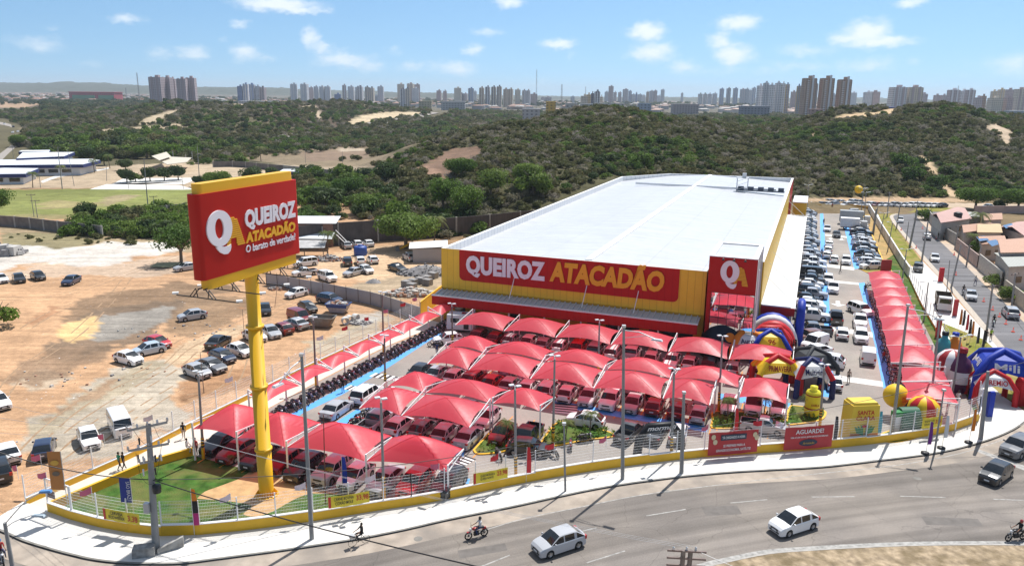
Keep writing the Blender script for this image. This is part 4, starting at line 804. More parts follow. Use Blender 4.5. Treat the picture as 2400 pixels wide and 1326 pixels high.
# -- vehicles
M_paint=mat('car_paint',rough=.28,coat=.8,objcol=True,spec=.5)
M_cglass=mat('car_glass',(.012,.016,.02),.05,spec=.8)
M_tyre=mat('tyre',(.018,.018,.018),.85);M_rim=mat('alloy_rim',(.45,.45,.46),.35,metal=.8)
M_hl=mat('headlight_lens',(.72,.74,.76),.1,coat=.5);M_tl=mat('taillight_lens',(.45,.015,.01),.15,coat=.5)
M_plate=mat('number_plate',(.62,.64,.66),.5);M_trim=mat('black_trim',(.022,.022,.024),.55)
M_inner=mat('bed_liner',(.05,.05,.055),.8)
CARS={'hatch':dict(L=3.95,W=1.68,H=1.49,belt=.94,nose=.70,xA=1.08,xB=.36,xC=-1.12,xD=-1.80,xf=1.22,xr=-1.24,tail=.96),'sedan':dict(L=4.45,W=1.74,H=1.46,belt=.94,nose=.68,xA=1.10,xB=.42,xC=-.95,xD=-1.62,xf=1.36,xr=-1.28,tail=.97),'suv':dict(L=4.35,W=1.82,H=1.66,belt=1.06,nose=.86,xA=1.08,xB=.52,xC=-1.45,xD=-2.02,xf=1.32,xr=-1.28,tail=1.06,r=.35),'wagon':dict(L=4.6,W=1.82,H=1.74,belt=1.06,nose=.88,xA=1.15,xB=.58,xC=-1.85,xD=-2.2,xf=1.42,xr=-1.35,tail=1.06,r=.36),'pickup':dict(L=5.2,W=1.85,H=1.76,belt=1.10,nose=.94,xA=1.25,xB=.70,xC=-.62,xD=-.90,xf=1.62,xr=-1.48,tail=1.10,r=.38,bed=-1.0),'small_pickup':dict(L=4.5,W=1.7,H=1.55,belt=1.0,nose=.76,xA=1.12,xB=.52,xC=-.40,xD=-.62,xf=1.35,xr=-1.35,tail=1.03,r=.32,bed=-.72),'kombi':dict(L=4.45,W=1.74,H=1.98,belt=1.18,nose=1.12,xA=2.10,xB=1.85,xC=-1.95,xD=-2.15,xf=1.35,xr=-1.1,tail=1.18,r=.33),'van':dict(L=4.3,W=1.78,H=1.86,belt=1.05,nose=.82,xA=1.25,xB=.62,xC=-2.02,xD=-2.12,xf=1.38,xr=-1.32,tail=1.05,r=.33,blind=True),}
def car_meshes(k):
 c=CARS[k];L,Wd,H,belt,nose=c['L'],c['W'],c['H'],c['belt'],c['nose'];xA,xB,xC,xD=c['xA'],c['xB'],c['xC'],c['xD'];r=c.get('r',.31)
 w0=Wd/2;zb=.20;hl=L/2
 xs={hl,hl-.05,hl-.18,hl-.45,xA+.05,xB,(xA+xB)/2,0,xC,xD,(xC+xD)/2,-hl+.4,-hl+.14,-hl+.04,-hl}
 for ax in(c['xf'],c['xr']):
  for q in(-1.12,-1.0,-.85,-.5,0,.5,.85,1.0,1.12):xs.add(ax+q*(r+.05))
 bed=c.get('bed')
 if bed:xs|={bed,bed-.04,-hl+.09}
 xs=sorted(x for x in xs if-hl<=x<=hl)[::-1]
 xs=[x for i,x in enumerate(xs)if i==0 or xs[i-1]-x>.015]
 def top(x):
  if x>xA:t=(hl-x)/(hl-xA);return nose+(belt-nose)*min(1,t)**.6-(.0 if x<hl-.1 else.06)
  if x<xD and not bed:t=(xD-x)/(hl+xD);return c['tail']-.05*t
  return belt
 def wf(x):
  d=hl-x;e=x+hl
  a=.80+.20*min(1,d/.55)**.5;b=.86+.14*min(1,e/.4)**.5;return min(a,b)
 def arch(x):
  z=zb
  for ax in(c['xf'],c['xr']):
   q=abs(x-ax)/(r+.05)
   if q<1:z=max(z,r+(r+.05)*math.sqrt(1-q*q))
  return z
 paint,trim,inner=MB(),MB(),MB();V=[]
 for x in xs:
  w=w0*wf(x);zt=top(x);za=min(arch(x),zt-.1);zlo=zb+.05*(x>hl-.1 or x<-hl+.1)
  zs=[za,max(za+.02,.44),max(za+.04,.62),zt-.07,zt]
  zs[2]=min(zs[2],zt-.09);zs[1]=min(zs[1],zs[2]-.01)
  inb=bed and x<=bed-.03 and x>-hl+.06
  p=[(x,0,zlo),(x,w-.24,zlo),(x,w-.24,za),(x,w-.015,za),(x,w,zs[1]),(x,w,zs[2]),(x,w*.975,zs[3]),(x,w*.935,zs[4])]
  p+=[(x,w*.935-.07,zs[4]),(x,w*.935-.08,.62 if inb else zs[4]),(x,0,.62 if inb else zs[4]+(.035 if(x>xA or x<xD)and not bed else.02))]
  V.append(p)
 n=len(V[0])
 for s in(1,-1):
  for i in range(len(V)-1):
   for j in range(n-1):
    q=[V[i][j],V[i][j+1],V[i+1][j+1],V[i+1][j]];q=[(a,b*s,z)for a,b,z in q]
    if s<0:q=q[::-1]
    tgt=trim if j<3 else(inner if bed and j>=8 and xs[i]<=bed and xs[i+1]>=-hl+.06 else paint)
    if xD+.02<(xs[i]+xs[i+1])/2<xA-.02 and j>=9 and not bed:continue
    tgt.add(q,((0,1,2,3),),0,3<j<8)
  for e,rev in((V[0],0),(V[-1],1)):
   q=[(a,b*s,z)for a,b,z in e if True]
   q=q[1:9]+[(e[0][0],0,e[-1][2]),(e[0][0],0,e[0][2])]
   if(s<0)!=bool(rev):q=q[::-1]
   paint.add(q,(tuple(range(len(q))),))
 win,front,rear,side=MB(),MB(),MB(),{1:MB(),-1:MB()}
 wb=w0*.935;wr=w0*(.78 if k!='kombi' and k!='van' else.88);zr=H-.04
 pil=[]
 st=[xA,xA-.04]+[xA+(xB-xA)*t for t in(.5,.93)]+[xB-.02,xB-.25]
 mids=[-.05]if xC>-1.0 else[-.02,-.95]
 if k=='kombi':mids=[.9,-.05,-1.0]
 for m_ in mids:
  if xB-.3>m_>xC+.3:st+=[m_+.05,m_-.05];pil.append((m_+.05,m_-.05))
 st+=[xC+.22,xC,xC+(xD-xC)*.15,xC+(xD-xC)*.55,xD+.03,xD]
 st=sorted(set(st))[::-1]
 def ctop(x):
  if x>=xB:t=(xA-x)/(xA-xB);return belt+(zr-.03-belt)*min(1,t)**.88
  if x<=xC:t=(x-xD)/(xC-xD);return belt+(zr-.04-belt)*max(0,t)**.75
  t=(xB-x)/(xB-xC);return zr-.03+.045*math.sin(math.pi*min(1,t*1.05))
 C=[]
 for x in st:
  z=ctop(x);t=(z-belt)/(zr-belt);w=wb+(wr-wb)*t
  z1=z-.05*min(1,t*3)
  C.append([(x,wb,belt-.005),(x,w+.012,max(z1,belt)),(x,w-.045,z+.0),(x,0,z+.03*min(1,t*2))])
 for s in(1,-1):
  for i in range(len(C)-1):
   xm=(C[i][0][0]+C[i+1][0][0])/2
   for j in range(3):
    q=[C[i][j],C[i][j+1],C[i+1][j+1],C[i+1][j]];q=[(a,b*s,z)for a,b,z in q]
    if s<0:q=q[::-1]
    tgt=paint
    if j==2:
     if xB+.01<xm<xA:tgt=front
     elif xD<xm<xC+(xD-xC)*.12 and not c.get('blind'):tgt=rear
    elif j==0:
     isp=any(a>xm>b for a,b in pil)
     if not isp and xD+.12<xm<xA-.08 and not(c.get('blind')and xm<.1)and not(xC+.2>xm>xC-.02 and xC>-1.6 and k in('hatch','suv')):tgt=side[s]
    if tgt is side.get(s):
     a,b_,c_,d_=[Vector(v)for v in q]
    tgt.add(q,((0,1,2,3),),0,False)
 P={'body':(paint,M_paint),'underbody':(trim,M_trim),'windscreen':(front,M_cglass)}
 if rear.f:P['rear_window']=(rear,M_cglass)
 if bed:P['cargo_bed']=(inner,M_inner)
 out_={a:b.mesh(k+'_'+a,m)for a,(b,m)in P.items()}
 out_['side_window']=[side[s].mesh(k+'_side',M_cglass)for s in(1,-1)]
 wfr=w0*wf(hl-.1);wre=w0*wf(-hl+.08)
 hls=[];tls=[];mir=[]
 for s in(1,-1):
  m_=MB();zc_=nose-.08;m_.add([(hl-.02,s*(wfr-.42),zc_-.05),(hl-.16,s*(wfr+.035),zc_-.05),(hl-.42,s*(wfr+.055),zc_+.05),(hl-.30,s*(wfr-.02),zc_+.13),(hl-.06,s*(wfr-.38),zc_+.07),(hl-.5,s*(wfr-.3),zc_)],((0,1,3,4),(1,2,3),(0,4,5),(4,3,5),(3,2,5),(2,1,5),(1,0,5)));hls.append(m_.mesh(k+'_headlight',M_hl))
  m_=MB();zt_=belt-.14;m_.box((-hl+.07,s*(wre-.10),zt_),(.18,.24,.26 if k in('suv','wagon','pickup','van','kombi','hatch')else.16));tls.append(m_.mesh(k+'_taillight',M_tl))
  m_=MB();m_.box((xA-.25,s*(w0+.08),belt+.06),(.10,.18,.13),top=.8);mir.append(m_.mesh(k+'_mirror',M_paint))
 out_['headlight']=hls;out_['taillight']=tls;out_['mirror']=mir
 m_=MB();m_.box((hl+.0,0,nose-.16),(.05,wfr*1.0,.14));m_.box((hl-.005,0,.36),(.05,wfr*1.3,.12));out_['grille']=m_.mesh(k+'_grille',M_trim)
 m_=MB();m_.box((hl+.03,0,.46),(.02,.42,.13));out_['number_plate']=[m_.mesh(k+'_plate',M_plate)]
 m_=MB();m_.box((-hl-.005,0,.66 if k!='sedan' else.70),(.02,.42,.13));out_['number_plate'].append(m_.mesh(k+'_plate',M_plate))
 m_=MB();m_.box((-hl+.01,0,.36),(.08,wre*1.6,.16));out_['bumper']=m_.mesh(k+'_bumper',M_trim)
 wh=MB();wh.lathe([(r*.62,-.1),(r*.95,-.1),(r,-.07),(r,.07),(r*.95,.1),(r*.62,.1)],n=18)
 rm=MB();rm.lathe([(r*.62,.085),(r*.58,.06),(.01,.075)],n=18)
 for q in range(5):
  a=q*2*math.pi/5;rm.bar((0,0,.085),(math.cos(a)*r*.58,math.sin(a)*r*.58,.085),.06,.02)
 out_['wheel']=(wh.mesh(k+'_tyre',M_tyre),rm.mesh(k+'_rim',M_rim));out_['r']=r
 return out_
CM={k:car_meshes(k)for k in CARS}
def mobj(name,me,parent,color=None):
 o=bpy.data.objects.new(name,me);COL.objects.link(o);o.parent=parent
 if color:o.color=(*color,1)
 return o
PC={'white':(.80,.80,.80),'silver':(.42,.43,.45),'grey':(.16,.165,.175),'black':(.012,.013,.015),'dark blue':(.015,.03,.075),'red':(.50,.012,.018),'dark red':(.20,.008,.012),'light blue':(.45,.54,.62),'brown':(.20,.075,.035),'dark grey':(.05,.052,.058),'blue':(.03,.10,.30)}
ncar=0
def car(kind,color,pos,ang,label,group=None,near=True,cat=None):
 """one car with its parts; near=False leaves out what would be smaller than a picture point"""
 global ncar;ncar+=1
 nm={'small_pickup':'pickup_truck','pickup':'pickup_truck','kombi':'minibus','van':'panel_van'}.get(kind,'parked_car')
 ct=cat or{'small_pickup':'pickup truck','pickup':'pickup truck','kombi':'van','van':'van'}.get(kind,'car')
 m=CM[kind];c=CARS[kind];col=PC[color];v=.93+.14*rnd.random();col=tuple(min(.85,q*v)for q in col)
 root=empty(nm,pos,ang,label=label,cat=ct,group=group)
 mobj('body',m['body'],root,col);mobj('underbody',m['underbody'],root);mobj('windscreen',m['windscreen'],root)
 if 'rear_window' in m:mobj('rear_window',m['rear_window'],root)
 if 'cargo_bed' in m:mobj('cargo_bed',m['cargo_bed'],root)
 for x in m['side_window']:mobj('side_window',x,root)
 for s,x in((1,c['xf']),(-1,c['xf']),(1,c['xr']),(-1,c['xr'])):
  w=mobj('wheel',m['wheel'][0],root);w.location=(x,s*(c['W']/2-.10),m['r']);w.rotation_euler=(-math.pi/2*s,0,0)
  if near:mobj('rim',m['wheel'][1],w)
 if near:
  for k in('headlight','taillight','number_plate'):
   for x in m[k]:mobj(k,x,root)
  for x in m['mirror']:mobj('mirror',x,root,col)
  mobj('grille',m['grille'],root);mobj('bumper',m['bumper'],root)
 else:
  for x in m['taillight']+m['headlight']:mobj('taillight' if x in m['taillight']else 'headlight',x,root)
 return root
def heading(a,b):d=b-a;return math.atan2(d.y,d.x)
AE2=math.atan2(E2.y,E2.x);AE1=math.atan2(E1.y,E1.x)
def carpx(kind,color,cx,cy,n,label,group=None,near=True,z=.7,cat=None):
 zc_=CARS[kind]['H']*.45;p=G(cx,cy,zc_)
 if n=='B':a=AE2
 elif n=='F':a=AE2+math.pi
 elif n=='R':a=AE1
 elif n=='L':a=AE1+math.pi
 elif isinstance(n,(int,float)):a=math.radians(n)
 else:a=heading(p,G(n[0],n[1],zc_))
 return car(kind,color,(p.x,p.y,.03),a+math.radians(rnd.uniform(-1.5,1.5)),label,group,near,cat)
LOT='cars left on the dirt lot'
LC=[('sedan','white',0,652,(20,662),'white sedan cut off by the left edge on the dirt lot'),('sedan','black',44,651,(54,666),'black sedan on the dirt lot, second from the left edge in the upper group'),('hatch','black',89,646,(110,657),'black hatchback on the dirt lot nearest to the white gravel patch'),('sedan','dark blue',167,656,(148,666),'navy blue sedan parked alone on the orange dirt'),('sedan','silver',436,625,(412,629),'silver sedan in the tree shade just left of the giant sign'),('hatch','silver',450,738,(420,743),'silver hatchback parked alone in the middle of the dirt lot'),('hatch','red',369,801,(402,809),'bright red hatchback behind two pale hatchbacks on the dirt'),('hatch','light blue',348,817,(312,825),'pale blue hatchback between a red and a white hatchback'),('hatch','white',301,838,(338,848),'white hatchback in front of the pale blue one on the dirt'),('sedan','black',621,723,(624,742),'black sedan just right of the yellow sign pole on the dirt'),('sedan','black',512,799,(535,786),'black sedan with its rear to the viewer left of the sign pole'),('hatch','white',562,819,(588,828),'white hatchback beside the sign pole behind a navy car'),('hatch','dark blue',521,834,(554,845),'navy hatchback between a white and a grey car on the dirt'),('sedan','grey',495,855,(528,866),'grey sedan behind the near silver hatchback on the dirt'),('hatch','silver',462,868,(495,880),'silver hatchback at the near end of the slanted row on the dirt'),('hatch','white',597,786,(626,797),'white hatchback half hidden by the sign pole'),('sedan','silver',634,776,(656,790),'silver sedan right beside the sign pole with its nose to the viewer'),('hatch','dark red',662,768,(638,758),'dark red hatchback showing its tail between two silver sedans'),('sedan','silver',694,757,(668,748),'silver sedan showing its tail beside the dark red hatchback'),('van','dark red',702,741,(732,751),'dark red people carrier beside the grey skip'),('hatch','black',721,719,(750,732),'black hatchback with a roof rack left of the blue skip'),('suv','dark blue',772,700,(804,706),'dark blue car behind the blue rubble skip by the metal fence'),('hatch','white',695,686,(668,693),'white hatchback in front of the corrugated metal fence'),('wagon','white',767,647,(793,657),'big white off-roader behind the corrugated fence'),('small_pickup','white',714,637,(690,640),'white loaded pickup behind the corrugated fence'),('wagon','white',716,614,(692,617),'white estate car near the palm and the sheds'),('sedan','silver',829,637,(806,643),'silver sedan in the middle of the builders yard'),('hatch','white',857,631,(880,639),'white hatchback overlapping the silver sedan in the yard'),('sedan','black',931,627,(955,634),'black coupe parked alone in front of the rubble heap'),('hatch','white',844,610,(838,600),'white hatchback in front of the blue water tank'),('hatch','white',873,608,(862,599),'white hatchback right of the blue water tank'),('suv','black',814,612,(812,602),'black car left of the blue water tank'),('sedan','silver',812,574,(802,566),'silver sedan by the stairs under the block wall'),('hatch','white',837,571,(826,563),'white car in the middle of three below the block wall'),('sedan','white',863,570,(852,563),'white sedan next to the big tree below the block wall'),('suv','silver',960,601,(946,594),'silver car beside the white corrugated hut'),('hatch','white',208,1024,(219,1050),'white hatchback left of the white minibus by the fence'),('kombi','white',280,990,(296,1024),'old white minibus parked on the grey gravel by the fence'),('hatch','dark blue',103,1048,(108,1028),'dark blue-grey hatchback with its tail to the viewer by the lower left fence'),('sedan','white',16,1058,(6,1042),'white sedan cut off at the lower left edge of the dirt lot'),('suv','black',-4,1098,(-10,1080),'black car cut off at the left edge below the white sedan'),('sedan','white',-8,938,(10,950),'white car whose nose just enters the left edge')]
for k,c,x,y,n,l in LC:carpx(k,c,x,y,n,l,LOT,near=y>560)
ordw=['first','second','third','fourth','fifth','sixth','seventh','eighth','ninth','tenth','eleventh','twelfth','thirteenth','fourteenth','fifteenth','sixteenth','seventeenth','eighteenth','nineteenth','twentieth','twenty-first','twenty-second','twenty-third','twenty-fourth','twenty-fifth','twenty-sixth','twenty-seventh','twenty-eighth','twenty-ninth','thirtieth','thirty-first','thirty-second','thirty-third','thirty-fourth','thirty-fifth','thirty-sixth','thirty-seventh','thirty-eighth','thirty-ninth','fortieth','forty-first','forty-second','forty-third','forty-fourth','forty-fifth','forty-sixth','forty-seventh','forty-eighth','forty-ninth','fiftieth']
KN={'hatch':'hatchback','sedan':'sedan','suv':'crossover','wagon':'off-roader','pickup':'pickup','small_pickup':'small pickup','van':'van','kombi':'minibus'}
def strow(items,t,n,where,group,frm='left'):
 for i,(k,c,s,*rest)in enumerate(items):
  p=L2W(s,t+(rest[0]if rest else 0));d=rest[1]if len(rest)>1 else n
  a=AE2+(0 if d=='B' else math.pi)
  car(k,c,(p.x,p.y,.03),a+math.radians(rnd.uniform(-1.5,1.5)),'%s %s, %s from the %s %s'%(c,KN[k],ordw[i],frm,where),group)
RG_='cars under the red canopies'
strow([('sedan','black',-.1,.9),('sedan','dark red',2.4,.2),('hatch','dark grey',5.2,-.2),('hatch','dark red',7.7),('suv','black',10.1,-.4),('suv','silver',12.6),('hatch','white',15.0),('sedan','silver',17.7,.3),('suv','red',20.3,.9),('suv','black',22.9,1.9)],-47.2,'F','under the nearest canopy row',RG_)
strow([('pickup','silver',10.8,-.3),('hatch','white',13.3,-.3),('hatch','grey',15.8),('hatch','silver',18.2),('sedan','silver',20.7)],-36.3,'B','in the front row of the second group',RG_)
strow([('hatch','silver',15.4),('suv','dark grey',18.0),('hatch','white',20.6),('hatch','dark red',23.4,-3.0,'F'),('pickup','black',25.9,-3.0,'F')],-31.4,'F','in the rear row of the second group',RG_)
strow([('hatch','black',8.0,-.4,'F'),('sedan','silver',10.2,-.3,'F'),('hatch','white',12.5),('suv','dark red',14.9),('hatch','red',17.2),('hatch','silver',19.4),('hatch','white',21.6),('suv','white',23.9),('hatch','white',26.2),('sedan','silver',28.6,0,'F'),('suv','white',31.0,-.1,'F'),('hatch','silver',33.5,-.2,'F'),('hatch','dark red',35.8),('hatch','dark red',38.1),('hatch','silver',40.5,-.2)],-22.0,'B','in the front of the double row',RG_)
strow([('hatch','white',12.5),('hatch','silver',17.5),('sedan','white',20),('suv','grey',25),('hatch','white',27.5),('hatch','silver',32.5),('sedan','black',35),('hatch','white',40,0),('sedan','white',43.1,-1.0,'F'),('van','white',45.5,-.4,'F'),('hatch','white',48.0,0,'F')],-17.2,'B','in the rear of the double row',RG_)
strow([('suv','dark grey',9.0),('hatch','dark red',11.4),('hatch','silver',13.6),('hatch','white',16.0,.5),('hatch','silver',18.2),('hatch','white',20.4),('suv','red',22.8,.5),('wagon','silver',25.2,.5),('suv','white',27.5),('pickup','white',29.8),('hatch','white',32.4),('sedan','white',34.9,0,'F'),('hatch','white',37.1),('suv','black',39.4),('hatch','silver',42.2),('hatch','silver',44.8)],-6.6,'B','under the canopy row beside the store',RG_)
SOLO=[('wagon','white',860,921,'B','white high-roof car behind the silver sedan in the left lane'),('sedan','silver',790,956,'B','silver sedan in the left lane beside the motorcycles'),('hatch','white',1050,793,(1012,797),'white hatchback leaving the lane by the caravan'),('hatch','white',1372,982,(1328,975),'white hatchback turning beside the planted island'),('small_pickup','dark grey',1475,1009,(1500,985),'dark grey small pickup beside the black inflatable arch'),('sedan','dark grey',1538,1010,(1552,990),'dark grey sedan behind the black inflatable arch'),('hatch','white',1590,1013,(1594,990),'white hatchback behind the right leg of the black arch'),('small_pickup','silver',1790,996,(1840,1004),'silver pickup behind the red banners'),('hatch','black',1238,1047,(1290,1052),'black hatchback driving along the inside of the front fence'),('sedan','white',1939,535,(1940,550),'white car coming down the right lane, farthest of all'),('sedan','black',1961,549,(1963,565),'black car in the right lane below the painted arrows'),('sedan','white',1943,572,(1941,556),'white car queueing beside the blue strip, rearmost of three'),('hatch','white',1941,585,(1939,570),'white car queueing beside the blue strip, middle of three'),('hatch','white',1937,597,(1935,582),'white car queueing beside the blue strip, front of three'),('hatch','white',1955,607,(1953,592),'white hatchback going up the right lane'),('suv','white',1983,609,(1986,630),'white crossover coming down the right lane beside a white hatchback'),('suv','white',1941,654,(1942,674),'white car behind the white pickup in the right lane'),('pickup','white',1953,672,(1956,700),'white pickup by the blue strip in the right lane'),('pickup','black',1960,742,(1954,715),'black pickup with a loaded bed in the right lane'),('wagon','white',2017,724,(2052,738),'white off-roader with a blue stripe crossing the right lane'),('pickup','white',2016,750,(2020,780),'white pickup driving towards the viewer in the right lane'),('hatch','white',1974,780,(1971,755),'white hatchback with its tail to the viewer beside the concrete band'),('suv','white',2018,786,(2022,810),'white crossover facing the viewer beside the concrete band'),('van','white',2035,832,(2033,805),'small white delivery van standing alone in the lane'),('hatch','white',1954,893,(1944,868),'white hatchback behind the inflatable dome tent'),('pickup','grey',1905,770,(1872,768),'grey double-cab pickup with its nose at the store entrance'),('suv','brown',1897,787,(1866,790),'copper brown crossover at the store entrance'),('van','white',1910,801,(1876,812),'white parcel van at the store entrance'),('sedan','white',1912,821,(1880,826),'white sedan at the store entrance'),('suv','white',1937,843,(1905,838),'white crossover nearest the viewer at the store entrance'),('suv','white',2042,622,(2015,623),'white crossover at the near end of the right-hand column of cars'),('hatch','white',2110,515,(2111,528),'white hatchback coming down the side street, farthest'),('sedan','silver',2173,554,(2170,540),'silver car going up the side street'),('hatch','white',2191,604,(2195,622),'white car coming down the middle of the side street'),('sedan','silver',2276,691,(2282,715),'silver patrol car coming down the side street beside a motorcycle'),('suv','silver',2369,731,(2352,712),'silver crossover going up the side street near the right edge'),('suv','black',2152,626,(2150,640),'black car parked on the white driveway beside the verge'),('sedan','light blue',2315,484,(2296,486),'pale car on the track behind the house roofs'),('hatch','silver',1309,1266,(1252,1284),'silver blue hatchback driving on the main road'),('hatch','white',1860,1221,(1808,1236),'white hatchback driving on the main road, right of the silver one'),('hatch','black',2335,1105,(2302,1128),'black hatchback entering the roundabout'),('suv','grey',2388,1044,(2348,1062),'grey crossover at the right edge entering the roundabout'),('sedan','white',10,290,(30,298),'white car on the far left road, rear one'),('sedan','dark blue',31,297,(10,290),'dark car on the far left road'),('sedan','white',30,310,(20,330),'white car on the far left road by the bend'),('sedan','white',42,308,(30,330),'white car on the far left road at the bend, right one'),('sedan','silver',86,349,(60,350),'pale car behind the school roof')]
for k,c,x,y,n,l in SOLO:carpx(k,c,x,y,n,l,near=y>520)
rc=random.Random(11);KS=['hatch','sedan','hatch','suv','hatch','sedan','suv','hatch','pickup','hatch','suv','hatch','sedan'];CS=['white','silver','white','black','grey','white','silver','dark grey','white','black','white','dark blue','white','silver']
a0=G(1894,494,.7);a1=G(1898,738,.7);nL=43
for i in range(nL):
 p=a0.lerp(a1,i/(nL-1));k,c=KS[(i*5+i//7)%13],CS[(i*3+i//5)%14]
 if i in(29,33):k='pickup'
 if i==31:k,c='kombi','black'
 L_=CARS[k]['L'];p=p+E1*(L_/2-2.2+rc.uniform(-.2,.3))
 car(k,c,(p.x,p.y,.03),AE1+math.radians(rc.uniform(-2,2)),'%s %s, %s from the far end of the column beside the store'%(c,KN[k],ordw[i]),'cars in the column along the side awning',near=i>18)
b0=G(2006,497,.7);b1=G(2036,614,.7);nR=23;j=0
for i in range(nR):
 if i in(2,3,6):continue
 p=b0.lerp(b1,i/(nR-1));k,c=KS[(i*4+3+i//6)%13],CS[(i*5+2+i//4)%14]
 if i in(11,15,21):k='pickup'
 car(k,c,(p.x,p.y,.03),AE1+math.radians(rc.uniform(-2,2)),'%s %s, %s from the far end of the right-hand column'%(c,KN[k],ordw[j]),'cars in the column along the right bank',near=i>12);j+=1
f0=G(1868,478,.7);f1=G(2208,481,.7)
for r_ in range(2):
 n_=25 if r_==0 else 12;j=0
 for i in range(n_):
  if r_==0 and i in(3,7):continue
  if r_==1 and i in(2,5,9,12,17):continue
  p=f0.lerp(f1,(i+.3*r_)/24)+Vector((0,5.5*r_,0));k,c=KS[(i*7+3*r_)%13],('white','silver','white','white',CS[(i*5+r_*4+1)%14])[i%5]
  if k=='pickup':k='suv'
  if r_==0 and i==13:c='dark red'
  car(k,c,(p.x,p.y,.03),math.radians(215+rc.uniform(-6,6)),'%s %s, %s from the left in the %s line on the track'%(c,KN[k],ordw[j],'front' if r_==0 else 'rear'),'cars parked along the track behind the car park',near=False);j+=1
def lorry(pos,ang,label,boxcol,L=6.2,Hb=2.9,openb=False):
 t=empty('delivery_lorry',pos,ang,label=label,cat='lorry')
 m=MB();m.box((L/2-.75,0,1.45),(1.5,2.0,1.9),top=.9);mobj('cab',m.mesh('cab',mat('lorry_cab',(.55,.55,.54)if not openb else(.10,.065,.045),.4)),t)
 m=MB();m.quad((L/2-.02,-.8,1.5),(L/2-.02,.8,1.5),(L/2-.07,.78,2.25),(L/2-.07,-.78,2.25));mobj('windscreen',m.mesh('ws',M_cglass),t)
 m=MB()
 if not openb:m.box((-.85,0,.75+Hb/2),(L-1.9,2.3,Hb-.1))
 else:
  for s in(-1,1):m.box((-.85,s*1.1,1.5),(L-1.9,.08,1.1))
  m.box((-.85,0,1.0),(L-1.9,2.2,.1));m.box((-L/2+.12,0,1.5),(.08,2.2,1.1));m.box((L/2-1.8,0,1.6),(.08,2.2,1.3))
 mobj('cargo_box' if not openb else 'tipper_bed',m.mesh('bx',mat('lorry_box_'+label[:6],boxcol,.5,noise=.1)),t)
 m=MB();m.box((-.2,0,.62),(L-1,.9,.2));mobj('chassis',m.mesh('ch',M_trim),t)
 for x in(L/2-1.0,-L/2+1.3):
  for s in(-1,1):
   w=mobj('wheel',CM['pickup']['wheel'][0],t);w.location=(x,s*.95,.45);w.rotation_euler=(-math.pi/2*s,0,0);w.scale=(1.18,1.18,1.3)
 return t
p=G(2003,512,1.6);lorry((p.x,p.y,.03),AE1,'grey box lorry near the far end of the right column',(.33,.35,.36),7.6)
p=G(2000,527,1.3);lorry((p.x,p.y,.03),AE1,'white high van below the grey box lorry',(.72,.72,.72),6.4,2.3)
p=G(2212,705,1.2);lorry((p.x,p.y,.02),heading(p,G(2222,745,1.2)),'brown open tipper lorry on the white driveway by the street',(.13,.10,.07),6.6,openb=True)
print('cars',ncar)
# -- red shade canopies
def fabric(name,col):
 m=bpy.data.materials.new(name);m.use_nodes=True;t=m.node_tree;n=t.nodes;n.clear()
 o=n.new('ShaderNodeOutputMaterial');p=n.new('ShaderNodeBsdfPrincipled');p.inputs['Base Color'].default_value=(*col,1);p.inputs['Roughness'].default_value=.42
 p.inputs['Sheen Weight'].default_value=.25;tr=n.new('ShaderNodeBsdfTranslucent');tr.inputs[0].default_value=(col[0],col[1]*.8,col[2]*.9,1)
 tp=n.new('ShaderNodeBsdfTransparent');tp.inputs[0].default_value=(1,.35,.4,1)
 a=n.new('ShaderNodeMixShader');a.inputs[0].default_value=.48;b=n.new('ShaderNodeMixShader');b.inputs[0].default_value=.09
 t.links.new(p.outputs[0],a.inputs[1]);t.links.new(tr.outputs[0],a.inputs[2]);t.links.new(a.outputs[0],b.inputs[1]);t.links.new(tp.outputs[0],b.inputs[2]);t.links.new(b.outputs[0],o.inputs[0])
 tcn=n.new('ShaderNodeTexCoord');nt=n.new('ShaderNodeTexNoise');nt.inputs['Scale'].default_value=.5;nt.inputs['Detail'].default_value=4;t.links.new(tcn.outputs['Object'],nt.inputs[0])
 bp=n.new('ShaderNodeBump');bp.inputs['Strength'].default_value=.25;bp.inputs['Distance'].default_value=.3;t.links.new(nt.outputs['Fac'],bp.inputs['Height']);t.links.new(bp.outputs[0],p.inputs['Normal'])
 return m
M_fab=fabric('red_shade_fabric',(.88,.085,.125))
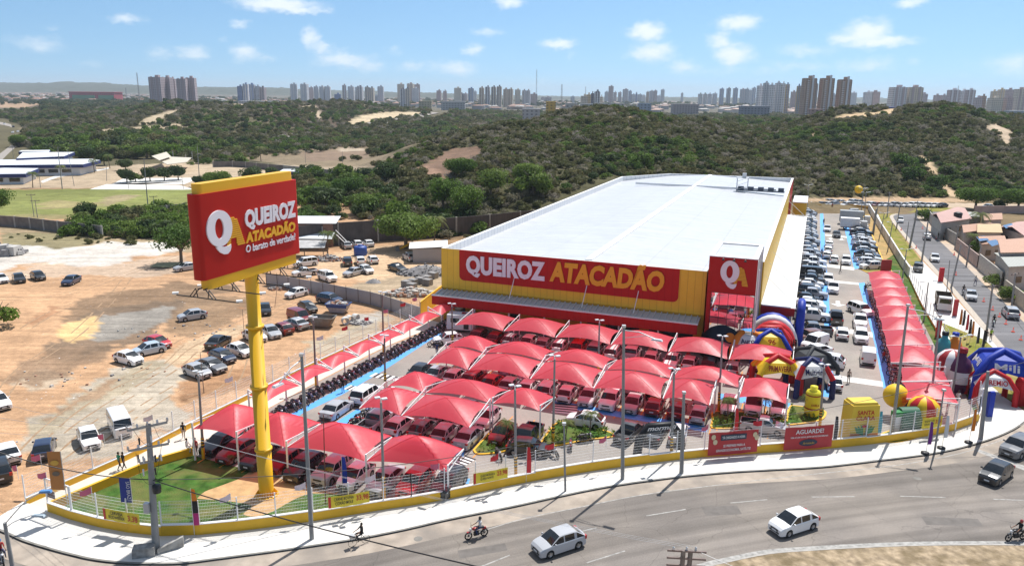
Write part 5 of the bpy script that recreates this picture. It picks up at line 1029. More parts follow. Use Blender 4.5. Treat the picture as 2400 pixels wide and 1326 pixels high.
def canopy(c,label,group,bars=(True,True),posts='back',H=1.3,N=14,scal=.08,ew=.42):
 """c: four corners (front-left, front-right, back-right, back-left); raised middle, arched scalloped edges, creases to the corners"""
 c=[Vector(v)for v in c];o=(c[0]+c[1]+c[2]+c[3])/4;base=Vector((o.x,o.y,0));c=[v-base for v in c]
 t=empty('shade_canopy',base,0,label=label,cat='canopy',group=group);mb=MB();V=[]
 for i in range(N+1):
  for j in range(N+1):
   u=-1+2*i/N;v=-1+2*j/N;k=scal;uu=u*(1-k*(1-v*v));vv=v*(1-k*(1-u*u))
   a,b=(uu+1)/2,(vv+1)/2;p=(c[0]*(1-a)+c[1]*a)*(1-b)+(c[3]*(1-a)+c[2]*a)*b
   A,B=1-u*u,1-v*v;mm,mn=max(abs(u),abs(v)),min(abs(u),abs(v));f=(1-ew)*(1-mm**1.3)+ew*(1-mn*mn)*(.55+.45*(1-mm*mm));V.append(p+EZ*(H*f))
 F=[]
 for i in range(N):
  for j in range(N):q=i*(N+1)+j;F.append((q,q+N+1,q+N+2,q+1))
 mb.add(V,F,0,True);fb=mb.build('fabric',M_fab,t)
 hm=MB()
 for s in(1,-1):
  L_=[V[i*(N+1)+(i if s>0 else N-i)]+EZ*.012 for i in range(N+1)];hm.tube(L_,.016,4)
 hm.build('seam',M_fab,fb)
 fm=MB();pm=MB()
 for side,on in((0,bars[0]),(1,bars[1])):
  if not on:continue
  f,b=(c[0],c[3])if side==0 else(c[1],c[2]);d=(b-f);d.z=0;d.normalize()
  if posts=='front':f,b,d=b,f,-d
  fm.bar(f+EZ*.02,b+EZ*.02,.09,.11);fm.bar(f+EZ*.05,b+EZ*.62,.07,.09);
  for k in(.35,.68):fm.bar(f.lerp(b,k),f.lerp(b,k)+EZ*(.08+.54*k),.05)
  pp=Vector((b.x,b.y,0));pm.bar(pp,Vector((b.x,b.y,b.z+.66)),.14,.14)
 if fm.f:fm.build('truss_arm',M_white,t)
 for x in(loose(pm,'post',M_white,t)if pm.f else[]):pass
 return t
def canrow(ss,tf,tb,zf,zb,where,group,posts='back',H=1.3,ew=.45):
 for i in range(len(ss)-1):
  a=tf if not isinstance(tf,(list,tuple))else tf[i];b=tb
  c=[L2W(ss[i]+.10,a,zf),L2W(ss[i+1]-.10,a,zf),L2W(ss[i+1]-.10,b,zb),L2W(ss[i]+.10,b,zb)]
  canopy(c,'red canopy, %s from the left %s'%(ordw[i],where),group,bars=(True,i==len(ss)-2),posts=posts,H=H,ew=ew)
GC='red shade canopies over the parking bays'
canrow([6.9,13.8,20.8,27.9,34.9,41.9,49.0],-10.2,-4.6,2.85,2.95,'in the row beside the store',GC)
canrow([10.5,15.6,22.8,29.8,37.0,41.8],-25.2,-20.35,2.85,3.2,'in the front of the long double row',GC)
canrow([10.3,15.4,22.7,29.9,37.0,44.1],-19.95,-15.5,3.2,2.85,'in the rear of the long double row',GC,posts='front')
canrow([44.1,48.9],-22.3,-16.0,3.0,2.85,'alone at the right end of the double row',GC,posts='front')
canrow([10.3,14.9,22.1],-39.1,-34.2,2.85,3.2,'in the front half of the second group',GC)
canrow([10.3,14.7,22.0,27.1],-33.8,-29.1,3.2,2.85,'in the rear half of the second group',GC,posts='front')
NR=[(-.7,-49.2,3.0),(4.2,-49.2,3.0),(9.2,-48.9,2.9),(16.6,-48.2,2.7),(23.6,-46.7,2.35)]
for i in range(4):(sa,ta,za_),(sb_,tb_,zb_)=NR[i],NR[i+1];canopy([L2W(sa+.1,ta,za_),L2W(sb_-.1,tb_,zb_),L2W(sb_-.1,-43.6,3.0),L2W(sa+.1,-43.9,3.0)],'red canopy, %s from the left in the nearest row by the lawn'%ordw[i],GC,bars=(True,i==3),posts='front',H=1.75,ew=.22)
GLc='small red canopies over the motorcycles'
Tl=[-41.0,-35.6,-30.4,-25.4,-20.4,-15.7,-11.0,-6.2,-1.8]
for i in range(8):
 t0_,t1_=Tl[i]+.15,Tl[i+1]-.15;f=lambda t:.75+.062*(t+38.5)
 c=[L2W(f(t0_)-1.9,t0_,3.0),L2W(f(t0_)+.15,t0_,2.6),L2W(f(t1_)+.15,t1_,2.6),L2W(f(t1_)-1.9,t1_,3.0)]
 canopy([c[1],c[2],c[3],c[0]],'small red canopy over the motorcycles, %s from the near end'%ordw[i],GLc,bars=(True,i==7),H=.75,N=10,scal=.05)
Tr=[47.5,41.0,34.8,28.7,23.0,16.6,10.2,3.2,-3.7]
GRc='red canopies of the right-hand row'
for i in range(8):
 c=[L2W(59.5,Tr[i+1]+.02,2.7),L2W(59.5,Tr[i]-.02,2.7),L2W(64.5,Tr[i]-.02,2.9),L2W(64.5,Tr[i+1]+.02,2.9)]
 canopy(c,'red canopy of the right-hand row, %s from the far end'%ordw[i],GRc,bars=(i==7,True),H=1.1,N=12,scal=.03)
for i,(a,b)in enumerate(((-5.2,-10.0),(-10.1,-15.4))):
 c=[L2W(60.1,b+.08,2.7),L2W(60.1,a-.08,2.7),L2W(64.8,a-.08,2.9),L2W(64.8,b+.08,2.9)]
 canopy(c,'red canopy past the gap in the right-hand row, %s one'%('far','near')[i],GRc,bars=(True,True),H=1.0,N=12)
mb=MB();mw=MB()
for s0_,s1_,t0_,t1_ in((0,25,-49.6,-44.5),(10.3,22.5,-39.2,-34.3),(10.3,27,-33.6,-29),(8,42,-25.6,-20.5),(8,49,-20,-15.2),(42.5,49,-24.5,-20.5),(7,49,-10.8,-5.6)):
 s=s0_
 while s<s1_:
  A=L2W(s,t0_);B=L2W(s,t1_);strip(mb,[A,B],-.06,.06,.0335);s+=2.42
mb.build('bay_lines',M_orange,kind='structure',label='orange bay lines of the parking rows')
# -- vegetation
def leafmat(name,c1,c2,c3):
 m=bpy.data.materials.new(name);m.use_nodes=True;t=m.node_tree;n=t.nodes;b=n['Principled BSDF']
 b.inputs['Roughness'].default_value=.65;b.inputs['Specular IOR Level'].default_value=.25
 oi=n.new('ShaderNodeObjectInfo');cr=n.new('ShaderNodeValToRGB');e=cr.color_ramp.elements;e[0].color=(*c1,1);e[1].color=(*c3,1);x=e.new(.5);x.color=(*c2,1)
 t.links.new(oi.outputs['Random'],cr.inputs[0])
 tcn=n.new('ShaderNodeTexCoord');nt=n.new('ShaderNodeTexNoise');nt.inputs['Scale'].default_value=1.1;nt.inputs['Detail'].default_value=2;t.links.new(tcn.outputs['Object'],nt.inputs[0])
 mr=n.new('ShaderNodeMapRange');mr.inputs[1].default_value=.3;mr.inputs[2].default_value=.7;mr.inputs[3].default_value=.6;mr.inputs[4].default_value=1.45;t.links.new(nt.outputs['Fac'],mr.inputs[0])
 mx=n.new('ShaderNodeMix');mx.data_type='RGBA';mx.blend_type='MULTIPLY';mx.inputs[0].default_value=1;t.links.new(cr.outputs[0],mx.inputs[6]);t.links.new(mr.outputs[0],mx.inputs[7]);t.links.new(mx.outputs[2],b.inputs['Base Color'])
 tr=n.new('ShaderNodeBsdfTranslucent');t.links.new(mx.outputs[2],tr.inputs[0]);ms=n.new('ShaderNodeMixShader');ms.inputs[0].default_value=.34
 t.links.new(b.outputs[0],ms.inputs[1]);t.links.new(tr.outputs[0],ms.inputs[2]);t.links.new(ms.outputs[0],n['Material Output'].inputs[0]);return m
M_l1=leafmat('scrub_leaves',(.155,.155,.065),(.115,.130,.042),(.225,.200,.090))
M_l2=leafmat('fresh_leaves',(.085,.155,.028),(.13,.21,.030),(.17,.235,.05))
M_l3=leafmat('grey_twigs',(.32,.285,.235),(.27,.24,.18),(.21,.205,.12))
M_l4=leafmat('dark_leaves',(.048,.085,.028),(.065,.105,.030),(.085,.125,.040))
M_bark=mat('bark',(.16,.125,.09),.9,noise=.2)
def crown(seed,R,Hc,nleaf,leaf,lobes=7,flat=.75,z0=.0,dens=.55):
 """leaf clumps scattered through several lobes: (verts, faces)"""
 r=random.Random(seed);mb=MB();L=[]
 for k in range(lobes):
  a=r.uniform(0,6.28);q=r.uniform(.15,.68)*R;s=r.uniform(.36,.58)*R
  L.append((Vector((math.cos(a)*q,math.sin(a)*q,z0+Hc*r.uniform(.35,.72))),s))
 L.append((Vector((0,0,z0+Hc*.62)),.52*R))
 for i in range(nleaf):
  c,s=L[r.randrange(len(L))]
  d=Vector((r.gauss(0,1),r.gauss(0,1),r.gauss(0,1))).normalized();rad=s*(dens+(1-dens)*r.random()**.5)
  p=c+Vector((d.x*rad,d.y*rad,d.z*rad*flat));p.z=max(p.z,z0+.05*R)
  nrm=(d+Vector((r.gauss(0,.5),r.gauss(0,.5),r.gauss(0,.5)+.25))).normalized();u=nrm.cross(Vector((r.gauss(0,1),r.gauss(0,1),.3))).normalized();w=nrm.cross(u)
  l=leaf*r.uniform(.6,1.35);b_=nrm*l*.25
  mb.add([p-u*l-b_,p-w*l*.55,p+u*l-b_,p+w*l*.55],((0,1,2,3),))
 return mb
STORE=bpy.data.collections.new('plant_sources')
def src(name,mb,m):
 o=bpy.data.objects.new(name,mb.mesh(name,m));STORE.objects.link(o);return o
SRC=[]
for i in range(3):SRC.append(src('scrub_%d'%i,crown(i,1,1.25,420,.15,6),M_l1))
for i in range(2):SRC.append(src('green_%d'%i,crown(10+i,1,1.3,460,.14,7),M_l2))
for i in range(2):SRC.append(src('grey_%d'%i,crown(20+i,1,1.1,260,.12,6,dens=.2),M_l3))
SRC.append(src('dark_0',crown(30,1,1.35,460,.15,7),M_l4))
def scatter_obj(name,pts,label,cat,srcs=SRC):
 """pts: (x, y, z, scale, zscale, rot, index); one counted-as-mass object whose plants are instances"""
 me=bpy.data.meshes.new(name);n=len(pts);me.vertices.add(n);A=np.array(pts,float);me.vertices.foreach_set('co',A[:,:3].ravel())
 for nm,col,ty in(('sc',3,'FLOAT'),('sz',4,'FLOAT'),('ro',5,'FLOAT'),('ix',6,'INT')):
  at=me.attributes.new(nm,ty,'POINT');at.data.foreach_set('value',A[:,col].astype(int).tolist()if ty=='INT' else A[:,col].tolist())
 me.update();o=bpy.data.objects.new(name,me);link(o);tag(o,label=label,cat=cat,kind='stuff')
 c2=bpy.data.collections.new(name+'_src')
 for s in srcs:c2.objects.link(s)
 ng=bpy.data.node_groups.new(name,'GeometryNodeTree');ng.interface.new_socket('Geometry',in_out='INPUT',socket_type='NodeSocketGeometry');ng.interface.new_socket('Geometry',in_out='OUTPUT',socket_type='NodeSocketGeometry')
 N=ng.nodes;gi=N.new('NodeGroupInput');go=N.new('NodeGroupOutput');ip=N.new('GeometryNodeInstanceOnPoints');ci=N.new('GeometryNodeCollectionInfo')
 ci.inputs['Collection'].default_value=c2;ci.inputs['Separate Children'].default_value=True;ci.inputs['Reset Children'].default_value=True
 def na(nm,ty):
  q=N.new('GeometryNodeInputNamedAttribute');q.data_type=ty;q.inputs[0].default_value=nm;return q.outputs[0]
 cx=N.new('ShaderNodeCombineXYZ');cr=N.new('ShaderNodeCombineXYZ');a=na('sc','FLOAT');ng.links.new(a,cx.inputs[0]);ng.links.new(a,cx.inputs[1]);ng.links.new(na('sz','FLOAT'),cx.inputs[2]);ng.links.new(na('ro','FLOAT'),cr.inputs[2])
 ng.links.new(gi.outputs[0],ip.inputs['Points']);ng.links.new(ci.outputs[0],ip.inputs['Instance']);ip.inputs['Pick Instance'].default_value=True;ng.links.new(na('ix','INT'),ip.inputs['Instance Index'])
 ng.links.new(cr.outputs[0],ip.inputs['Rotation']);ng.links.new(cx.outputs[0],ip.inputs['Scale']);ng.links.new(ip.outputs[0],go.inputs[0])
 md=o.modifiers.new('scatter','NODES');md.node_group=ng;return o
KIND={'mix':[0,1,2,0,1,2,5,6,0,3,2],'green':[3,4,3,4,7,0],'dark':[7,7,0,1],'grey':[5,6,2,5],'fresh':[3,4],'scrub':[0,1,2]}
ALPHA=sorted(range(len(SRC)),key=lambda i:SRC[i].name);IXM={k:ALPHA.index(k)for k in range(len(SRC))}
HOLES=[z[1]for z in ZONES if z[0][0]>.29 and z[1][0][1]<520 or z[0]in((.21,.13,.09),(.24,.17,.12),(.17,.21,.055))]
FRr=[(L2W(-14,45),L2W(-14,140),L2W(60,148),L2W(60,45))]
def scat(name,region,ys,dens,kind,smin,smax,label,cat='scrub',ymin=0,ymax=1e9,holes=True,hs=(.75,1.15),seed=1,extra=(),edge=0):
 """region in picture points (only used to trace outlines on the ground); dens plants per 100 m2 at the near end"""
 r=random.Random(seed);pts=[];xs_=[p[0]for p in region];out_=[]
 y0,y1=ys;x0=min((p-1200)/1880*y1 if p<1200 else(p-1200)/1880*y0 for p in xs_);x1=max((p-1200)/1880*y1 if p>1200 else(p-1200)/1880*y0 for p in xs_)
 n=int((x1-x0)*(y1-y0)/100*dens*1.0)
 rs=np.random.RandomState(seed);X=rs.uniform(x0,x1,n);Y=y0+(y1-y0)*rs.rand(n);Z=Hgt(X,Y)
 keep=rs.rand(n)<np.minimum(1,(y0*1.5/Y)**1.0);px,py=pixn(X,Y,Z);k=inpoly(px,py,region)&keep&(Y>ymin)&(Y<ymax)
 if holes:
  for h in HOLES+list(extra):k&=~(inpoly(px,py,h)&(Y<3000))
 q=np.stack([X-A0.x,Y-A0.y],-1);s_=q@np.array((E1.x,E1.y));t_=q@np.array((E2.x,E2.y))
 k&=~((s_>-9)&(s_<50)&(t_>-60)&(t_<139))
 cl=fbm(X*.03,Y*.03);X,Y,Z,cl=X[k],Y[k],Z[k],cl[k]
 for x,y,z,c in zip(X,Y,Z,cl):
  s=r.uniform(smin,smax)*(y/y0)**.22*(.65+.8*r.random()**2);kk=KIND[kind];ix=kk[r.randrange(len(kk))]
  if kind=='mix' and c>.56 and r.random()<.7:ix=r.choice((3,4,7))
  if kind=='mix' and c<.40 and r.random()<.6:ix=r.choice((5,6,0))
  out_.append((x,y,z-.15,s,s*r.uniform(*hs),r.uniform(0,6.28),IXM[ix]))
 return scatter_obj(name,out_,label,cat)if out_ else None
nolot=[[(1855,500),(1855,462),(2330,462),(2420,500),(2420,800),(1855,800)]]
scat('dune_scrub',[(960,620),(860,520),(845,470),(840,400),(950,360),(1010,320),(1100,285),(1250,265),(1400,248),(1560,245),(1800,262),(1950,262),(2100,236),(2330,244),(2500,262),(2500,465),(2240,468),(1858,462),(1400,420),(1100,560)],(172,560),26.0,'mix',.85,1.9,'dense low scrub covering the dunes behind the store',seed=2,extra=nolot)
scat('dune_scrub',[(960,300),(1100,250),(1500,240),(2500,240),(2500,330),(960,330)],(560,1400),2.6,'mix',2.0,3.4,'thicket on the plain behind the dunes',seed=3)
scat('valley_scrub',[(0,345),(0,262),(300,248),(560,242),(620,240),(800,232),(960,248),(1010,262),(1000,330),(840,390),(700,345),(560,372),(440,385),(230,380),(100,352)],(380,1300),4.6,'mix',1.5,2.9,'scrub and thickets of the valley on the left',seed=4,extra=[[(-60,400),(0,360),(45,335),(60,300),(20,280),(-60,275),(-100,400)]])
scat('slope_scrub',[(430,388),(560,343),(700,330),(990,322),(975,350),(900,345),(800,350),(690,364),(600,372),(560,384)],(350,640),5.0,'mix',1.4,2.6,'scrub on the slope above the sandy pit',seed=14,holes=False)
scat('dark_thicket',[(100,262),(300,250),(560,245),(560,232),(300,230),(100,236)],(900,2000),.5,'dark',4,6,'dark belt of trees on the far left skyline',seed=5,holes=False)
scat('roadside_trees',[(60,360),(120,335),(300,320),(430,330),(470,360),(450,385),(300,385),(230,380),(120,362)],(380,640),3.4,'green',3.2,5.2,'green belt of trees behind the school',cat='trees',seed=6,holes=False)
scat('thorn_hedge',[(185,515),(330,498),(440,492),(450,530),(445,572),(330,576),(240,572),(150,560)],(172,232),34,'green',1.3,2.4,'green thorn bushes growing over the grey block wall',cat='bushes',seed=7,holes=False)
scat('wall_foot_weeds',[(0,575),(0,548),(180,552),(450,570),(440,588),(180,580)],(165,200),7,'scrub',.5,1.2,'dry weeds at the foot of the grey block wall',cat='weeds',seed=8,holes=False)
scat('wall_trees',[(690,545),(690,400),(840,400),(900,470),(1100,500),(1130,560),(1040,600),(880,520),(760,520)],(185,300),7.0,'green',1.9,3.6,'green trees rising behind the tall block wall',cat='trees',seed=9,holes=False)
scat('dark_thicket',[(0,250),(700,250),(960,250),(1300,250),(2400,262),(2400,236),(1200,228),(0,222)],(1500,3200),.12,'dark',4,7,'far tree belts among the suburbs on the skyline',seed=10,holes=False)
TREES={}
def tree_mesh(kind):
 if kind in TREES:return TREES[kind]
 r=random.Random(kind)
 if kind=='round':c=crown(101,3.6,4.4,2800,.30,13,z0=.7,dens=.55);m=M_l4
 elif kind=='big':c=crown(102,6.4,7.2,6500,.34,16,z0=1.6,dens=.62);m=M_l2
 elif kind=='wispy':c=crown(103,4.2,5.4,2400,.26,12,z0=2.0,dens=.25);m=M_l2
 elif kind=='bush':c=crown(104,2.0,2.4,1300,.20,8,z0=.1);m=M_l2
 elif kind=='darkbush':c=crown(105,2.6,3.4,1500,.24,8,z0=.3);m=M_l4
 tk=MB();R={'round':3.4,'big':6.4,'wispy':4.2,'bush':2,'darkbush':2.6}[kind];h=R*.9
 tk.tube([(0,0,-.3),(.1,.05,h*.5),(0,.1,h)],[R*.075,R*.06,R*.045],7)
 for k in range(6):
  a=k*1.05+r.uniform(-.3,.3);tk.tube([(0,0,h*(.5+.08*k)),(math.cos(a)*R*.3,math.sin(a)*R*.3,h*1.05),(math.cos(a)*R*.6,math.sin(a)*R*.6,h*1.35)],[R*.035,R*.025,R*.012],5)
 TREES[kind]=(c.mesh(kind+'_crown',m),tk.mesh(kind+'_trunk',M_bark));return TREES[kind]
def tree(kind,base,s,label,group=None,name='tree',cat='tree'):
 c,k=tree_mesh(kind);t=empty(name,base,rnd.uniform(0,6.28),label=label,cat=cat,group=group);t.scale=(s,s,s*rnd.uniform(.9,1.1));mobj('crown',c,t);mobj('trunk',k,t);return t
def palm_meshes():
 tk=MB();tk.tube([(0,0,-.2),(.12,0,1.6),(.3,.05,3.4),(.42,.08,5.0)],[.17,.13,.12,.11],8)
 f=MB();r=random.Random(5)
 for k in range(20):
  a=k*2.4;up=r.uniform(.15,.95);L=r.uniform(1.9,2.5);P=[]
  for i in range(8):
   t=i/7;P.append(Vector((.42+math.cos(a)*L*t*(1-.15*up),.08+math.sin(a)*L*t*(1-.15*up),5.0+up*1.6*t-1.9*t*t*(1.2-.5*up))))
  for i in range(7):
   d=(P[i+1]-P[i]).normalized();sd=d.cross(EZ).normalized()
   for s in(1,-1):
    for q in(.15,.65):
     b=P[i].lerp(P[i+1],q);w=.62*(1-.55*abs(i/7-.35));f.add([b,b+d*.09,b+d*.28+sd*s*w-EZ*.28],((0,1,2),))
  f.tube(P,[.03]*7+[.008],3,cap=False)
 return tk.mesh('palm_trunk',M_bark),f.mesh('palm_fronds',leafmat('palm_leaves',(.10,.14,.03),(.13,.17,.045),(.17,.19,.06)))
PALM=palm_meshes()
def palm(base,s,label,group=None,name='palm_tree'):
 t=empty(name,base,rnd.uniform(0,6.28),label=label,cat='palm',group=group);t.scale=(s,s,s);mobj('fronds',PALM[1],t);mobj('trunk',PALM[0],t);return t
tree('big',G(952,586),1.0,'broad bright green tree standing in front of the tall block wall');tree('wispy',G(425,618),1.15,'feathery yellow-green tree shading a silver car left of the giant sign')
tree('round',G(200,516),.95,'dark round tree in front of the playing field by the grey wall');palm(G(196,535),.75,'small palm beside the dark round tree at the field wall')
palm(G(1017,578),1.25,'tall palm just right of the broad tree by the block wall');palm(G(768,598),.95,'palm with yellowish fronds beside the shed roofs')
tree('wispy',G(-6,510),1.0,'green tree at the left edge of the playing field');tree('bush',G(-6,770),1.5,'bright green bush cut off by the left edge of the dirt lot',name='bush',cat='bush')
GT='round trees along the school courts'
for i,(x,y,k,s,l)in enumerate(((298,428,'round',1.0,'leftmost dark tree of the row above the courts'),(318,426,'bush',1.4,'bright round tree second in the row above the courts'),(352,425,'round',.95,'dark round tree in the middle of the row above the courts'),(385,424,'round',.95,'dark flat tree right of the middle in the row above the courts'),(418,422,'round',1.0,'rightmost tree of the row above the courts'),(468,438,'round',.8,'dark tree left of the big round tree above the sign'),(512,442,'big',.72,'big round dark tree just above the left half of the sign'),(592,432,'round',1.25,'dark round tree above the middle of the sign'),(640,420,'round',.9,'dark tree above the right half of the sign'),(700,425,'round',1.0,'dark tree above the right end of the sign'),(735,412,'round',.9,'green tree by the far boundary wall'))):tree(k,G(x,y),s,l,GT)
tree('big',G(345,372),.9,'massive dark tree crown behind the tan shed roof');tree('round',G(205,375),1.3,'dark tree behind the blue-edged school roof');tree('round',G(245,388),1.1,'leafy tree right of the school roofs');tree('big',G(45,345),.8,'bright green tree clump behind the far school roof, left one');tree('big',G(95,348),.7,'bright green tree clump behind the far school roof, right one');tree('round',G(295,400),1.0,'green tree left of the tan shed')
for x,y,s,l in((77,440,1.0,'palm in front of the nearest school block'),(143,420,.95,'palm in front of the middle school block'),(222,405,1.0,'palm at the right corner of the school'),(258,395,1.1,'tall palm left of the court trees'),(265,372,1.2,'palm rising above the trees behind the school'),(480,360,1.2,'palm on the sandy slope above the court trees'),(556,372,1.2,'palm beside the sandy bank above the sign'),(612,378,1.3,'palm at the edge of the sandy pit'),(170,335,1.2,'palm among the roadside trees')):palm(G(x,y),s,l,'palms round the school')
tree('big',G(2285,490),.85,'wide dark green tree behind the pink roofed house');tree('big',G(2385,496),.8,'pale green tree at the right edge behind the houses');tree('round',G(2340,492),.6,'tree between the two big trees behind the houses')
palm(G(2272,592),.8,'palm in the front garden of the terracotta house');palm(G(2292,560),1.2,'tall palm among the house roofs');tree('bush',G(2295,602),1.5,'round garden tree behind the pink wall',name='bush',cat='bush');tree('bush',G(2328,670),1.0,'street shrub by the lower house wall',name='bush',cat='bush');tree('bush',G(2372,705),1.1,'dark shrub in front of the grey roofed house',name='bush',cat='bush');tree('bush',G(2168,515),1.4,'bush at the end wall of the pink roofed house',name='bush',cat='bush')
for i,(x,y,k,s,l)in enumerate(((1080,420,'big',.75,'dark green tree on the slope below the brown patch'),(1150,470,'wispy',1.2,'feathery tree on the slope left of the store roof'),(1240,440,'big',.8,'large dark tree on the slope above the store roof'),(820,470,'big',.8,'dark round tree on the slope behind the tall wall'),(905,430,'round',1.4,'dark tree at the foot of the brown patch'),(1040,500,'wispy',1.3,'pale feathery tree behind the block wall'),(1100,520,'wispy',1.2,'pale feathery tree near the store corner behind the wall'),(760,480,'round',1.2,'round tree just right of the sign behind the yard'),(850,500,'big',.6,'bright tree above the wall'),(2140,425,'bush',2.2,'bright green tree on the right dune slope'),(2115,395,'bush',2.4,'bright green bush high on the right dune'),(2200,440,'bush',2.0,'bright bush beside the sand track'),(1500,395,'bush',2.2,'bright bush right behind the store roof'),(1250,455,'bush',2.6,'bright green bush next to the store roof edge'))):
 tree(k,TG(x,y),s,l,'trees standing out of the dune scrub')
def shrub(base,s,label,group):return tree('bush',base,s,label,group,'shrub','shrub')
def inside_pts(P,n,seed):
 r=random.Random(seed);q=[];xs_=[p.x for p in P];ys_=[p.y for p in P]
 while len(q)<n:
  x,y=r.uniform(min(xs_),max(xs_)),r.uniform(min(ys_),max(ys_))
  if inpoly(np.array([x]),np.array([y]),[(p.x,p.y)for p in P])[0]:q.append((x,y))
 return q
pl=MB();rr_=random.Random(9)
def leafy(mb,x,y,z,h,n=9):
 for k in range(n):
  a=rr_.uniform(0,6.28);b=rr_.uniform(.15,.5)*h;d=Vector((math.cos(a),math.sin(a),0));s=Vector((-d.y,d.x,0));p=Vector((x,y,z));u=h*rr_.uniform(.3,1)
  mb.add([p+EZ*u*.5,p+d*b*.6+s*.08+EZ*u*.9,p+d*b+EZ*u,p+d*b*.6-s*.08+EZ*u*.8],((0,1,2,3),))
for P,n,nm in((IS1,60,'by the parked motorcycles'),(IS2,70,'behind the red banners'),(IS3,26,'round the yellow bottle'),(IS0,16,'right of the nearest canopies')):
 mb=MB()
 for x,y in inside_pts(P,n,4):leafy(mb,x,y,.14,rr_.uniform(.35,.8))
 mb.build('border_plants',M_l2,kind='stuff',label='low border plants in the island '+nm,category='x')if False else tag(mb.build('border_plants',M_l2),label='low border plants in the island '+nm,cat='plants',kind='stuff')
for x,y,s,l in((1325,1035,.42,'young palm with dry fronds on the island by the motorcycles'),(1382,1022,.48,'young green palm on the island by the white hatchback'),(1705,988,.48,'young palm on the island behind the banners, left one'),(1790,975,.42,'young palm with a reddish top on the island, right one'),(1892,972,.42,'young palm beside the yellow inflatable bottle'),(1190,1040,.46,'young palm on the island right of the nearest canopies'),(540,1092,.2,'tiny palm on the lawn edge below the nearest canopies')):palm(G(x,y),s,l,'young palms planted in the car park')
# -- towers on the skyline
def wincol(name,wall,glass,sx,sz,fx=.5,fz=.55):
 if name in MT:return MT[name]
 m=mat(name,wall,.7);t=m.node_tree;n=t.nodes;b=n['Principled BSDF'];tcn=n.new('ShaderNodeTexCoord');sp=n.new('ShaderNodeSeparateXYZ');t.links.new(tcn.outputs['Object'],sp.inputs[0])
 def M(op,a,b_):
  q=n.new('ShaderNodeMath');q.operation=op
  for i,v in enumerate((a,b_)):
   if v is None:continue
   if isinstance(v,(int,float)):q.inputs[i].default_value=v
   else:t.links.new(v,q.inputs[i])
  return q.outputs[0]
 u=M('FRACT',M('MULTIPLY',M('ADD',sp.outputs[0],sp.outputs[1]),1/sx),None);v=M('FRACT',M('MULTIPLY',sp.outputs[2],1/sz),None)
 k=M('MULTIPLY',M('LESS_THAN',u,fx),M('LESS_THAN',v,fz));mx=n.new('ShaderNodeMix');mx.data_type='RGBA';t.links.new(k,mx.inputs[0]);mx.inputs[6].default_value=(*wall,1);mx.inputs[7].default_value=(*glass,1)
 t.links.new(mx.outputs[2],b.inputs['Base Color']);return m
WALLC={'mauve':(.36,.30,.31),'white':(.52,.52,.54),'cream':(.50,.44,.36),'tan':(.33,.21,.15),'blue':(.12,.17,.32),'grey':(.34,.36,.40),'pink':(.38,.29,.29),'dark':(.13,.12,.15),'yellow':(.48,.36,.20),'green':(.34,.38,.34)}
CN={'mauve':'mauve grey','cream':'cream','tan':'brown brick','dark':'dark'}
GRT='apartment towers on the skyline'
def tower(px,w,ty,by,Y,wall,label,stripe=None,steps=0,group=GRT,win=True,ang=.5,tank=True):
 b=PD(px,by,Y);z0=min(hz(b.x,b.y),b.z)-2;wm=w/1880*Y;d=wm*.8;base=Vector((b.x,b.y,z0));h=PD(px,ty,Y).z-z0
 a=rnd.uniform(-ang,ang)*.35;t=empty('apartment_tower',base,a,label=label,cat='tower',group=group);wc=tuple(min(.8,q*1.3)for q in WALLC[wall]);ws=wm/(abs(math.cos(a))+.8*abs(math.sin(a)))
 m=wincol('facade_'+wall,wc,tuple(q*.35 for q in wc),3.4,3.1)if win else mat('plain_'+wall,wc,.7)
 MB().box((0,0,h/2),(ws,d,h)).build('wall',m,t);mp=mat('plain_'+wall,wc,.7)
 rf=MB().box((0,0,h+.4),(ws*.96,d*.9,.8)).build('roof',mp,t)
 if tank:MB().box((ws*.08,0,h+2.6),(ws*.28,d*.4,3.6)).build('water_tank',mat('plain_'+(stripe or wall),WALLC[stripe or wall],.7),rf)
 if stripe:
  for s in(-.24,.24):MB().box((ws*s,-d/2-.25,h/2+1),(ws*.14,.5,h+1.5)).build('stair_shaft',mat('plain_'+stripe,WALLC[stripe],.7),t)
 return t
